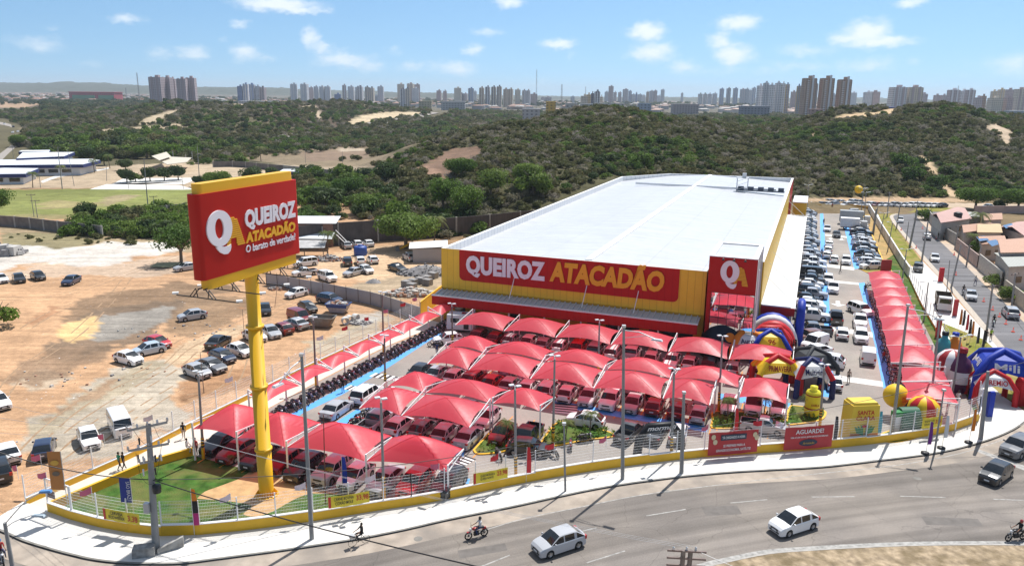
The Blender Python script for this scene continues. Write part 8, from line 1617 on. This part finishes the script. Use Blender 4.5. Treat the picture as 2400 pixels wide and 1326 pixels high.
PE=[(281,1101,60,'walk',GN,BK,'person in a green top and pale cap walking up the walkway'),(291,1101,60,'walk',BK,BK,'person in black walking beside the one in green'),(431,1028,-70,'walk',BK,TN,'woman in a black top walking down the walkway'),(440,1066,0,'sit',WH,WH,'person in white sitting on the yellow wall end'),(460,1066,-100,'stand',RD,BK,'person in a red top standing by the yellow wall end'),(804,919,-60,'stand',BK,BK,'person in black standing on the blue strip by the motorcycles'),(1024,832,-90,'walk',BL,BL,'person in blue walking near the white scooter'),(1988,897,-90,'stand',TN,BK,'man in a beige shirt and black shorts standing in the right lane'),(1969,640,180,'walk',BK,BK,'person in black striding across the far right lane'),(1930,527,-80,'stand',BK,BK,'person in black on the far part of the left blue strip'),(1950,489,-90,'stand',RD,BK,'person in a red top at the far lane entrance'),(1931,652,-60,'walk',BK,BL,'person walking on the blue strip beside the queueing cars'),(1925,600,-60,'stand',BL,BL,'person in blue standing behind the queueing cars'),(2069,850,120,'stand',RD,BL,'person in a dark red top at the right canopy motorcycles'),(2026,688,-90,'stand',BK,BK,'person in black at the far end of the right canopies'),(1920,930,-90,'stand',RD,BK,'person in red beside the dome tent with the blue legs'),(2243,950,-90,'stand',WH,BK,'man in white at the near end of the right canopies'),(2198,560,0,'stand',BK,BK,'pedestrian in black on the sandy footpath, left one'),(2211,563,0,'stand',BK,BK,'pedestrian in black on the sandy footpath, right one'),(2285,668,-90,'walk',WH,BL,'person in pale clothes crossing the side street'),(2374,713,-90,'stand',YG,BK,'police officer in a yellow-green vest at the right edge'),(2321,797,-90,'stand',YG,BK,'police officer in a yellow-green vest beside the utility pole'),(2310,800,-90,'stand',BK,BK,'officer in dark uniform leaning by the utility pole')]
for x,y,a,po,tp,bt,l in PE:p=G(x,y,.03);person((p.x,p.y,.03),math.radians(a),po,tp,bt,l,parent_z=(-.05 if po=='sit' else 0),sleeves=po!='stand')
CT=[WH,BK,RD,BL,TN,BK,WH,RD]
VP=sorted([(1838+30*rnd.random()+rnd.uniform(-8,8),770+62*rnd.random())for i in range(22)])
for i,(x,y)in enumerate(VP):
 p=G(x,y);k=i%8;person((p.x,p.y,.03),rnd.uniform(0,6.28),('stand','walk','fold')[i%3],CT[k],CT[(k+3)%8],'visitor in %s, %s from the left in the crowd at the store entrance'%(('white','black','red','navy blue','beige','black','white','red')[k],ordw[i]),sleeves=True,group='visitors crowding at the store entrance')
for i in range(7):p=L2W(14+i*4.7+rnd.uniform(-1,1),-5.3);person((p.x,p.y,.03),rnd.uniform(0,6.28),'stand',CT[(i*3)%8],CT[(i+1)%8],'person standing under the front awning, %s from the left'%ordw[i],group='people under the front awning')
def rider(x,y,hx,hy,col,top,label,helm,z=.01):
 p=G(x,y,.5);q=G(hx,hy,.5);a=heading(p,q);moto((p.x,p.y,z),a,col,'motorcycle ridden by the '+label,None,0);person((p.x-math.cos(a)*.28,p.y-math.sin(a)*.28,z),a,'ride',top,BK if 'black' in label else BL,label,helm,-.03)
rider(1117,1246,1092,1252,(.40,.01,.015),WH,'rider in a white shirt and dark helmet on a red motorcycle',(.02,.02,.02));rider(2382,1252,2350,1256,(.02,.02,.02),BK,'rider in black cut off by the right edge',(.3,.02,.02));rider(4,1302,10,1322,(.02,.02,.02),RD,'rider with a blue helmet at the lower left edge',(.02,.15,.5))
rider(2258,684,2258,700,(.02,.02,.02),BK,'police rider beside the patrol car',(.02,.02,.02));rider(2329,756,2329,775,(.05,.05,.05),BK,'rider in black coming down the street',(.02,.02,.02))
cp_=G(842,1268,.3);cq=G(815,1276,.3);a=heading(cp_,cq);t=empty('bicycle',(cp_.x,cp_.y,.01),a,label='black bicycle with a front basket ridden by a man in black',cat='bicycle')
for x in(.52,-.52):w=MB();ring(w,(x,0,.34),.32,.016,22,5);[w.bar((x,0,.34),(x+math.cos(k*.8)*.31,0,.34+math.sin(k*.8)*.31),.004)for k in range(8)];w.build('wheel',M_tyre,t)
f=MB();
for u,v in(((-.52,0,.34),(-.1,0,.32)),((-.1,0,.32),(-.22,0,.85)),((-.22,0,.8),(.36,0,.82)),((-.1,0,.32),(.38,0,.78)),((-.52,0,.34),(-.22,0,.8)),((.52,0,.34),(.34,0,.98))):f.bar(u,v,.03)
f.build('frame',M_trim,t);MB().box((-.24,0,.90),(.24,.14,.06)).build('saddle',M_trim,t);MB().tube([(.28,.28,1.0),(.34,0,1.0),(.28,-.28,1.0)],.014,5).build('handlebar',M_steel,t);MB().box((.56,0,.86),(.3,.34,.24),top=1.15).build('basket',M_steel,t)
person((cp_.x-math.cos(a)*.22,cp_.y-math.sin(a)*.22,.01),a,'ride',BK,BK,'man in a black top and cap riding the bicycle',None,.03)
for i,(x,y)in enumerate(((2112,540),(2147,582),(2162,536),(2194,560),(2236,598),(2305,707),(2326,727),(2342,743),(2357,760),(2374,778),(2392,797),(2240,645))):
 b=G(x,y);t=empty('traffic_cone',(b.x,b.y,.02),0,label='red traffic cone on the side street, %s from the top'%ordw[i],cat='cone',group='traffic cones along the street');MB().lathe([(.26,0),(.26,.05),(.17,.05),(.04,.72),(0,.72)],n=12).build('body',mat('cone_red',(.55,.06,.03),.6),t);MB().lathe([(.136,.28),(.105,.42)],n=12).build('white_band',M_white,t)
# -- inflatables
def vinyl(name,c):return mat('vinyl_'+name,c,.5,spec=.3,noise=.03,nscale=1,bump=.15,bscale=2)
V_blue,V_red,V_yel,V_wh,V_nav,V_or,V_bk,V_dr=vinyl('blue',(.012,.04,.36)),vinyl('red',(.50,.015,.02)),vinyl('yellow',(.78,.50,.02)),vinyl('white',(.70,.70,.70)),vinyl('navy',(.012,.02,.10)),vinyl('orange',(.70,.20,.015)),vinyl('black',(.012,.013,.015)),vinyl('crimson',(.30,.015,.02))
def dome_tent(px,py,ang,W_,D_,Hh,r,mleg,mroof,label,words=None,wcol=None,legtop=None,sides=1):
 """four bent air beams meeting over a cloth roof, cloth valances between the legs"""
 b=G(px,py);t=empty('inflatable_tent',b,math.radians(ang),label=label,cat='tent');w,d=W_/2,D_/2;C=[(w,d),(-w,d),(-w,-d),(w,-d)];ap=Vector((0,0,Hh))
 for x,y in C:
  lo=Vector((x,y,0));md=Vector((x*.98,y*.98,Hh*.52));sh=Vector((x*.62,y*.62,Hh*.86));MB().tube([lo,md,sh,ap],[r*1.1,r,r*.92,r*.9],10).build('leg',mleg,t)
  if legtop:MB().tube([md+EZ*.02,sh],[r*1.03,r*.97],10).build('leg_sleeve',legtop,t)
 mb=MB()
 for i in range(4):
  x0,y0=C[i];x1,y1=C[(i+1)%4];a,b2=Vector((x0*.98,y0*.98,Hh*.52)),Vector((x1*.98,y1*.98,Hh*.52));c1,c0=Vector((x1*.62,y1*.62,Hh*.86)),Vector((x0*.62,y0*.62,Hh*.86));m_=(a+b2)/2+EZ*Hh*.12;mb.add([a,m_,b2,c1,c0],((0,1,4),(1,3,4),(1,2,3)));mb.add([c0,c1,ap-EZ*.05],((0,1,2),))
 rf=mb.build('roof_cloth',mroof,t)
 if words:
  for k in((2,)if sides==1 else(1,2)):
   x0,y0=C[k];x1,y1=C[(k+1)%4];a=Vector((x0*.82,y0*.82,Hh*.66));c=Vector((x1*.82,y1*.82,Hh*.66));u=Vector((0,0,1))*.9-Vector(((x0+x1),(y0+y1),0)).normalized()*.45
   th_=Hh*.16;tw_=min((c-a).length*.66,th_*.72*max(2,len(words)));o=a.lerp(c,.5-tw_/(c-a).length/2)+Vector((x0+x1,y0+y1,0)).normalized()*(r*.2+.12);text('lettering',words,wcol or V_wh,o,c-a,tw_,th_,t,updir=u.normalized(),bold=.02,ext=.0,lift=.06)
 return t
dome_tent(2336,925,-18,5.9,5.0,5.3,.40,V_blue,V_blue,'huge blue inflatable tent with white lettering by the right pavement','Mili',sides=2)
dome_tent(2318,938,-14,4.0,3.2,3.5,.28,V_red,V_wh,'red and white inflatable tent in front of the huge blue one','PREMIO',V_red)
dome_tent(1893,920,0,4.0,3.6,4.1,.30,V_nav,V_wh,'white inflatable dome tent with navy legs and red sleeves','Multigiro',V_nav,V_red);dome_tent(1816,908,-6,4.6,3.8,3.9,.34,V_red,V_yel,'yellow inflatable dome tent with red legs behind the canopies','PRIMAVERA',V_dr,V_yel)
dome_tent(1800,842,-10,4.4,4.0,3.9,.32,V_blue,V_yel,'yellow and blue inflatable tent at the store entrance','96',V_red);dome_tent(1742,838,5,4.6,4,3.8,.4,V_or,V_wh,'orange and white inflatable tent beside the navy dome','Aurora',V_nav,V_or)
dome_tent(1898,893,10,4.4,4,4.2,.25,mat('canvas_black',(.03,.035,.04),.7),mat('canvas_black',(.03,.035,.04),.7),'black canvas tent with white emblems behind the white dome tent','V',V_wh)
t=empty('inflatable_dome',G(1690,832),0,label='dark navy inflatable dome under the awning end',cat='tent');MB().lathe([(2.7,0),(2.9,1.2),(2.6,2.7),(1.7,3.8),(.7,4.3),(0,4.4)],n=22).build('shell',vinyl('midnight',(.008,.014,.028)),t);MB().lathe([(0,0),(.62,0),(.62,.05),(0,.05)],n=20,smooth=False).build('round_emblem',V_or,t).matrix_local=Matrix.Translation((.3,-2.32,3.1))@Matrix.Rotation(math.radians(58),4,'X')
t=empty('inflatable_tunnel',G(1812,822),math.radians(-12),label='big red and white inflatable tunnel at the store entrance',cat='tunnel')
for k,(y,R_,m_)in enumerate(((0,2.0,V_red),(1.1,2.3,V_red),(2.2,2.65,V_wh),(3.2,2.7,V_blue))):
 mb=MB();P=[(math.cos(a)*R_,y,math.sin(a)*R_*1.35)for a in[math.pi*i/14 for i in range(15)]];mb.tube(P,.75,10);mb.build('air_rib',m_,t)
t=empty('inflatable_tent',G(1800,832),0,label='red inflatable arch sign in front of the red tunnel',cat='tent');MB().tube([(-2.2,0,0),(-2.2,0,2.2),(-1.2,0,3.6),(1.2,0,3.6),(2.2,0,2.2),(2.2,0,0)],.5,10).build('air_tube',V_red,t);text('lettering','OVOS',V_wh,(-.9,-.5,3.4),(1,0,0),1.8,.5,t,bold=.02,ext=0)
t=empty('inflatable_arch',G(1870,800),math.radians(70),label='narrow blue inflatable arch beside the side awning',cat='arch');MB().tube([(-1.6,0,0),(-1.6,0,4.6),(-.8,0,5.4),(.8,0,5.4),(1.6,0,4.6),(1.6,0,0)],.55,10).build('air_tube',V_blue,t)
a=G(1492,1075);b=G(1588,1066);d=b-a;t=empty('inflatable_arch',a,math.atan2(d.y,d.x),label='black inflatable arch with white italic lettering behind the front fence',cat='arch');L=d.length+.3;MB().tube([(0,0,0),(.15,0,1.9),(.95,0,3.1),(L-.95,0,3.1),(L-.1,0,1.9),(L,0,0)],[.42,.4,.36,.36,.4,.42],12).build('air_tube',V_bk,t);text('lettering','mormaii',V_wh,(.75,-.37,2.88),(1,0,0),L-1.5,.42,t,bold=.02,shear=.3,ext=0)
t=empty('inflatable_pack',G(2009,1032),math.radians(6),label='giant yellow inflatable coffee pack with red lettering',cat='pack');mb=MB();mb.box((0,0,2.0),(2.9,1.9,4.0),top=.93);mb.box((0,0,4.08),(2.6,1.6,.3),top=.9);mb.build('pack_body',vinyl('pack',(.72,.50,.05)),t)
MB().add([(-1.46,-.965,.05),(1.46,-.965,.05),(1.42,-.945,1.2),(-1.42,-.945,1.2)],((0,1,2,3),)).build('orange_base',V_or,t);text('lettering','SANTA',V_red,(-.85,-.92,3.1),(1,0,0),1.7,.42,t,bold=.015,ext=0);text('lettering','CLARA',V_red,(-.95,-.93,2.55),(1,0,0),1.9,.42,t,bold=.015,ext=0)
V_gr=vinyl('green',(.03,.22,.06))
for s in(-1,1):
 for k in range(3):x0=s*(.12+.28*k);MB().add([(s*.08,-.985,1.0),(x0+s*.1,-.985,1.25),(x0+s*.35,-.975,2.15-.12*k),(x0+s*.02,-.98,1.75)],((0,1,2,3),(3,2,1,0))).build('leaf_motif',V_gr,t)
MB().add([(math.cos(a)*.3,-.99,1.95+math.sin(a)*.16)for a in[i*.628 for i in range(10)]],(tuple(range(10)),)).build('berry_motif',V_red,t)
def lathe_obj(name,px,py,prof,m,label,cat,n=20,mf=None,z=0,extra=None,mats=None):
 b=G(px,py,0);t=empty(name,(b.x,b.y,z),0,label=label,cat=cat);MB().lathe(prof,n=n,mf=mf).build('body',mats or m,t);return t
def ball(R,zc_,k=14,sq=1.0):return[(R*math.sin(math.pi*i/k),zc_-R*sq*math.cos(math.pi*i/k))for i in range(k+1)]
t=lathe_obj('balloon',2093,975,ball(1.25,2.3),V_yel,'big yellow round balloon with red lettering behind the street lamp','balloon',24);text('lettering','SANTA',V_red,(-.05,-1.27,2.45),(1,.18,0),.75,.24,t,bold=.015,ext=0,lift=.1);text('lettering','CLARA',V_red,(-.05,-1.31,2.12),(1,.18,0),.78,.24,t,bold=.015,ext=0,lift=.1)
lathe_obj('balloon',2009,475,ball(1.25,4.2),V_yel,'orange yellow balloon above the cars at the far end of the lot','balloon')
lathe_obj('hot_air_balloon',2158,1005,[(.5,0),(.8,.6),(1.35,1.3),(1.55,2.0),(1.4,2.8),(.85,3.35),(0,3.55)],None,'yellow and red striped inflatable balloon behind the front fence','balloon',20,lambda k,i:(k//2)%2,mats=[V_yel,V_red]);lathe_obj('hot_air_balloon',2222,905,[(.5,0),(.8,.8),(1.4,1.8),(1.7,2.8),(1.5,3.7),(.9,4.3),(0,4.5)],None,'white and crimson striped inflatable balloon by the right canopies','balloon',20,lambda k,i:(k//2)%2,mats=[V_wh,V_dr])
B_=lambda s=1:[(.85*s,0),(.95*s,.4*s),(.95*s,2.4*s),(.7*s,3.0*s),(.35*s,3.3*s),(.35*s,3.8*s),(0,3.85*s)]
t=lathe_obj('inflatable_bottle',1901,975,[(.68,.2),(.76,.5),(.76,1.0),(.72,1.05),(.76,1.1),(.76,2.6),(.65,2.85),(.34,2.95),(.38,3.35),(0,3.4)],vinyl('lime',(.72,.66,.04)),'yellow inflatable bottle on the rightmost planted island','bottle');MB().lathe([(.77,.95),(.78,1.1)],n=20).build('brown_band',V_dr,t);MB().lathe([(.77,2.4),(.78,2.52)],n=20).build('brown_band',V_dr,t);text('lettering','FAVELA',V_dr,(-.42,-.70,1.4),(1,0,0),.82,.24,t,bold=.02,ext=0,lift=.1)
for x,y,c,l,s in((2206,850,(.06,.32,.35),'teal inflatable bottle with a black cap by the white balloon',1.0),(2230,852,(.60,.30,.10),'orange round-bellied inflatable bottle with a blue cap',1.0),(2243,915,(.09,.02,.07),'dark purple inflatable bottle with a white label',1.25)):
 t=lathe_obj('inflatable_bottle',x,y,B_(s),vinyl(l[:6],c),l,'bottle');MB().lathe([(.4*s,3.7*s),(.4*s,4.1*s),(0,4.12*s)],n=14).build('cap',V_bk if 'black' in l else V_blue if 'blue' in l else V_dr,t)
 if 'label' in l:MB().lathe([(.97*s,.9*s),(.975*s,2.0*s)],n=20).build('label_band',V_wh,t)
for x,y,c,l,w in((2392,948,V_red,'red inflatable pillar cut off by the right edge',1.4),(2316,977,V_blue,'slim blue inflatable pillar at the pavement corner',.6),(2192,972,V_dr,'dark red inflatable pillar beside the striped balloon',.8),(2122,1015,mat('dark_green_tent',(.01,.10,.05),.6),'dark green stand behind the yellow balloon',2.2),(2412,962,mat('pink_vinyl',(.6,.25,.35),.5),'pink inflatable shape at the right edge',.8)):
 b=G(x,y);h=2.7 if 'pillar' in l else 2.0;t=empty('inflatable_pillar' if 'stand' not in l else 'promotion_stand',b,.1,label=l,cat='pillar' if 'stand' not in l else 'stand');MB().box((0,0,h/2),(w,w*.8,h),top=.92).build('body',c,t);MB().tube([(-w*.42,0,h),(w*.42,0,h)],w*.36,10).build('rounded_top',c,t)
b=G(2070,1040);t=empty('promotion_pack',G(2108,1018),.2,label='green and white promotional pack behind the front fence',cat='pack');MB().box((0,0,1.1),(1.9,.6,2.2)).build('body',V_wh,t);MB().box((0,-.02,2.3),(2.1,.66,.5)).build('green_band',V_gr,t)
t=empty('caravan',G(1080,775),-a21+.2,label='white caravan parked beside the store between motorcycles and canopies',cat='caravan');MB().box((0,0,1.5),(3.6,2.1,2.1),top=.97).build('body',V_wh,t);MB().box((1.0,-1.06,1.4),(.7,.04,1.6)).build('door',M_dark,t);MB().box((-.6,-1.06,1.8),(1.2,.04,.6)).build('window',M_cglass,t);MB().box((.5,0,2.6),(.6,.5,.15)).build('roof_hatch',V_dr,t)
# -- banners and flags on the fence
def banner(pa,pb,z0,z1,m,label,lines,cat='banner',base=wallb,extra=None):
 a=G(*pa,.13);b=G(*pb,.13);d=(b-a).normalized();n_=d.cross(EZ);t=empty('banner',a+n_*.22,0,label=label,cat=cat);L=(b-a).length;mb=MB();N=12;V=[]
 for j in range(2):
  for i in range(N+1):V.append(d*(L*i/N)+EZ*(z1 if j else z0)+EZ*(-.05*math.sin(math.pi*i/N)*(1 if j else 1.3))+n_*(.03*math.sin(i*1.7+j)))
 mb.add(V,[(i,i+1,i+N+2,i+N+1)for i in range(N)],0,True);mb.build('sheet',m,t)
 for txt,u0,u1,z,h,mm in lines:text('lettering',txt,mm,d*(L*u0)+EZ*(z0+(z1-z0)*z)+n_*.06,d,L*(u1-u0),h,t,bold=.015,ext=0,lift=.0)
 if extra:extra(t,d,L,n_,z0,z1)
 return t
Bk,Br,By=mat('print_black',(.02,.02,.02),.6),mat('print_red',(.50,.03,.02),.6),mat('banner_yellow',(.70,.55,.03),.6);Bn=mat('banner_red',(.42,.025,.03),.6);Bd=mat('print_navy',(.02,.03,.06),.6)
def side_red(t,d,L,n_,z0,z1):MB().add([d*.02+EZ*z0+n_*.05,d*.22+EZ*z0+n_*.05,d*.22+EZ*z1+n_*.05,d*.02+EZ*z1+n_*.05],((0,1,2,3),)).build('red_strip',Br,t)
banner((253,1240),(337,1256),1.05,1.95,By,'yellow price banner reading 3,38 at the left of the lawn fence',[('CERVEJA',.2,.55,.55,.26,Bk),('BUDWEISER',.15,.6,.18,.24,Bk),('3,38',.68,.95,.22,.45,Br)],extra=side_red)
banner((770,1216),(866,1200),1.05,2.0,By,'yellow price banner reading 33,98 on the fence right of the sign',[('CARNE BOVINA',.14,.62,.58,.25,Bk),('COX\u00c3O MOLE',.17,.6,.2,.24,Bk),('33,98',.68,.98,.35,.42,Br)],extra=side_red)
banner((1107,1158),(1187,1142),1.05,2.0,By,'yellow price banner reading 23,98 on the fence past the canopies',[('QUEIJO MUSSARELA',.2,.62,.55,.18,Bk),('QUEIJO NORTE',.2,.58,.25,.18,Bk),('23,98',.68,.98,.4,.4,Br)],extra=side_red)
banner((2152,1026),(2198,1020),1.1,2.2,By,'yellow price banner reading 3,48 near the striped balloon',[('SHOYO DE',.1,.6,.55,.2,Bk),('DOLCA SUAVE',.1,.6,.25,.2,Bk),('3,48',.65,.95,.35,.4,Br)])
def chip(t,d,L,n_,z0,z1):
 MB().add([d*(L*.24)+EZ*1.75+n_*.05,d*(L*.76)+EZ*1.75+n_*.05,d*(L*.76)+EZ*2.3+n_*.05,d*(L*.24)+EZ*2.3+n_*.05],((0,1,2,3),)).build('dark_panel',Bd,t)
 for u,z in((.09,2.15),(.13,1.65),(.93,2.1),(.97,1.8)):c=d*(L*u)+EZ*z+n_*.07;MB().add([c+d*(math.cos(k*.52)*.22)+EZ*(math.sin(k*.52)*.26)for k in range(12)],(tuple(range(12)),)).build('balloon_print',mat('print_cream',(.60,.50,.32),.5),t)
banner((1655,1073),(1770,1063),.35,2.6,Bn,'red banner with balloons on the fence, left one of two',[('T\u00c1 CHEGANDO A HORA',.27,.73,.69,.24,V_wh),('SE PREPARE PARA A',.3,.74,.33,.24,V_wh),('GRANDE ECONOMIA, SAT\u00c9LITE!',.16,.86,.14,.24,V_wh)],extra=chip)
def badge(t,d,L,n_,z0,z1):MB().add([d*(L*.5+math.cos(k*.39)*.95)+EZ*(.95+math.sin(k*.39)*.34)+n_*.05 for k in range(16)],(tuple(range(16)),)).build('dark_badge',Bd,t);text('lettering','Arretado',mat('print_gold',(.6,.35,.05),.5),d*(L*.5-.6)+EZ*.82+n_*.09,d,1.2,.24,t,ext=0,lift=0,shear=.2)
banner((1832,1060),(1944,1051),.35,2.6,Bn,'red banner reading AGUARDE on the fence, right one of two',[('AGUARDE!',.22,.80,.68,.42,V_wh),('VEM A\u00cd UM NOVO JEITO DE ECONOMIZAR!',.12,.9,.5,.15,V_wh)],extra=badge)
def flag(px,py,z,label,cols,kind='small',ang=None,group=None):
 b=G(px,py,.13);t=empty('flag',b,ang if ang is not None else rnd.uniform(-.6,.6)+math.pi,label=label,cat='flag',group=group)
 if kind=='small':MB().tube([(0,0,z-1.2),(0,0,z)],.02,5).build('staff',M_wire,t);P=[(0,0,z),(0,0,z-.5),(.4,.08,z-.62),(.8,-.02,z-.6),(.78,0,z-.22),(.4,.1,z-.12)];MB().add(P,((0,1,2,5),(5,2,3,4))).build('cloth',cols[0],t);MB().add([(math.cos(k*.7)*.11+.38,.02,z-.36+math.sin(k*.7)*.11)for k in range(9)],(tuple(range(9)),)).build('emblem',V_wh,t).location.y=-.09
 else:
  MB().tube([(0,0,0),(.03,0,z)],.025,5).build('staff',M_steel,t);w=.42
  for k,c in enumerate(cols):z1_=z-(z-.9)*k/len(cols);z0_=z-(z-.9)*(k+1)/len(cols);MB().add([(0.03,0,z0_),(w,.06,z0_),(w*(1 if k else.7),.04,z1_-(.0 if k else.05)),(0.03,0,z1_)],((0,1,2,3),(3,2,1,0))).build('cloth',c,t)
 return t
Fp=mat('pink_flag',(.55,.12,.20),.7);Fr=mat('red_flag',(.55,.02,.03),.7);Fw=mat('white_flag',(.66,.55,.58),.7)
for i,(x,y,m_)in enumerate(((52,1178,Fp),(106,1150,Fp),(120,1195,Fp),(225,1232,Fp),(252,1098,Fp),(365,1048,Fw),(547,1248,Fw),(720,1220,Fw),(882,1198,Fw),(1030,1172,Fp),(1168,1145,Fr),(1297,1120,Fr),(1418,1100,Fp),(1655,1070,Fp),(1780,1062,Fr),(760,845,Fw),(817,820,Fr),(866,798,Fr),(911,778,Fp),(952,760,Fr),(978,748,Fp),(550,950,Fw))):
 flag(x,y,3.3,'%s small flag on the fence, %s in the series along the wire fences'%({Fp:'pink',Fr:'red',Fw:'white'}[m_],ordw[i]),[m_],group='small flags on the fence posts')
def bigflag(x,y,z,w,h,m_,label,word,wm):b=G(x,y,.13);t=empty('vertical_flag',b,.15,label=label,cat='flag');MB().tube([(w,0,0),(w,0,z)],.03,5).build('staff',M_steel,t);MB().add([(0,0,z-h),(w,.05,z-h-.15),(w,0,z),(0,.1,z)],((0,1,2,3),)).build('cloth',m_,t);[MB().add([(w*.5+math.cos(q*.52)*rx_,-.04,z-dz+math.sin(q*.52)*rz_)for q in range(12)],(tuple(range(12)),)).build('print',pm_,t)for dz,rx_,rz_,pm_ in((.9,.3,.22,mat('print_orange',(.6,.35,.05),.6)),(1.8,.28,.2,M_bark))if not word];word and text('lettering',word,wm,(w*.62,.0,z-.25),(0,0,-1),h*.75,w*.3,t,updir=(1,0,0),ext=0,lift=.06)
bigflag(292,1246,4.4,.8,1.9,mat('flag_navy',(.012,.03,.22),.6),'tall navy flag with white lettering on the lawn fence','S\u00c3O BRAZ',V_wh);bigflag(130,1215,5.6,1.0,3.1,mat('flag_brown',(.42,.17,.04),.6),'tall brown coffee flag beside the corner gate',None,None)
flag(456,1256,3.9,'tall orange and purple feather flag on the lawn fence',[V_or,V_bk,vinyl('magenta',(.4,.02,.15))],'feather',0);flag(803,1155,3.3,'blue feather flag in front of the nearest canopies',[V_blue,V_blue],'feather',0);flag(1233,1130,3.3,'thin red feather flag behind the black hatchback',[V_red,Fr],'feather',0)
for i,(x,y,c)in enumerate(((1950,1048,V_bk),(2053,1035,vinyl('aqua',(.05,.3,.4))),(2170,1062,vinyl('violet',(.18,.03,.25))),(2208,1046,V_wh),(2272,1030,V_or),(2245,775,V_or),(2252,777,V_bk),(2260,788,Fr),(2266,800,V_bk),(2272,805,V_or),(2285,820,V_bk),(2298,828,V_bk),(1718,1028,Fr),(2000,1000,V_or))):flag(x,y,3.2,'%s feather flag, %s'%({0:'black',1:'aqua',2:'violet',3:'white',4:'orange',5:'orange',6:'black',7:'red',8:'black',9:'orange',10:'black',11:'black',12:'red',13:'orange'}[i],('%s from the left on the right pavement'%ordw[i])if i<5 else '%s from the left on the verge by the blue tent'%ordw[i-5]if i<12 else('between the two red banners','right of the coffee pack')[i-12]),[c,c],'feather',0,'feather flags on the right')
totem=empty('red_totem',G(2204,660),0,label='red price totem at the driveway entrance',cat='totem');MB().box((0,0,1.3),(.8,.35,2.6)).build('body',Fr,totem)
for x,y,l in((2237,740,'slim red sign pillar behind the brown lorry'),(2075,640,'red board at the far end of the right canopies'),(2197,790,'red sign pillar by the white fence')):
 t=empty('red_sign_pillar',G(x,y),0,label=l,cat='sign');MB().box((0,0,1.3),(.6 if 'board' not in l else 1.9,.3,2.6)).build('board',Bn,t)
for k,(x,y)in enumerate(((2168,1062),(2206,1050),(2270,1037))):t=tag(MB().lathe([(0,0),(.35,0),(.38,.12),(.2,.2),(0,.2)],n=14).build('flag_weight',M_trim),label='black round flag foot on the pavement, %s'%('left one','middle one','right one')[k],cat='flag foot',group='flag feet');t.location=G(x,y,.13)
# -- the air
hm_=bpy.data.materials.new('air_haze');hm_.use_nodes=True;ht=hm_.node_tree;ht.nodes.clear();ho=ht.nodes.new('ShaderNodeOutputMaterial');hv=ht.nodes.new('ShaderNodeVolumePrincipled')
hv.inputs['Color'].default_value=(.80,.90,1,1);hv.inputs['Density'].default_value=.00009;hv.inputs['Anisotropy'].default_value=.2;ht.links.new(hv.outputs[0],ho.inputs['Volume'])
hb=MB();hb.box((0,7000,82),(30000,14400,172));tag(hb.build('haze',hm_),label='faint blue haze over the whole plain',cat='haze',kind='stuff')
S.cycles.volume_bounces=0
bpy.data.scenes.remove(TMP)
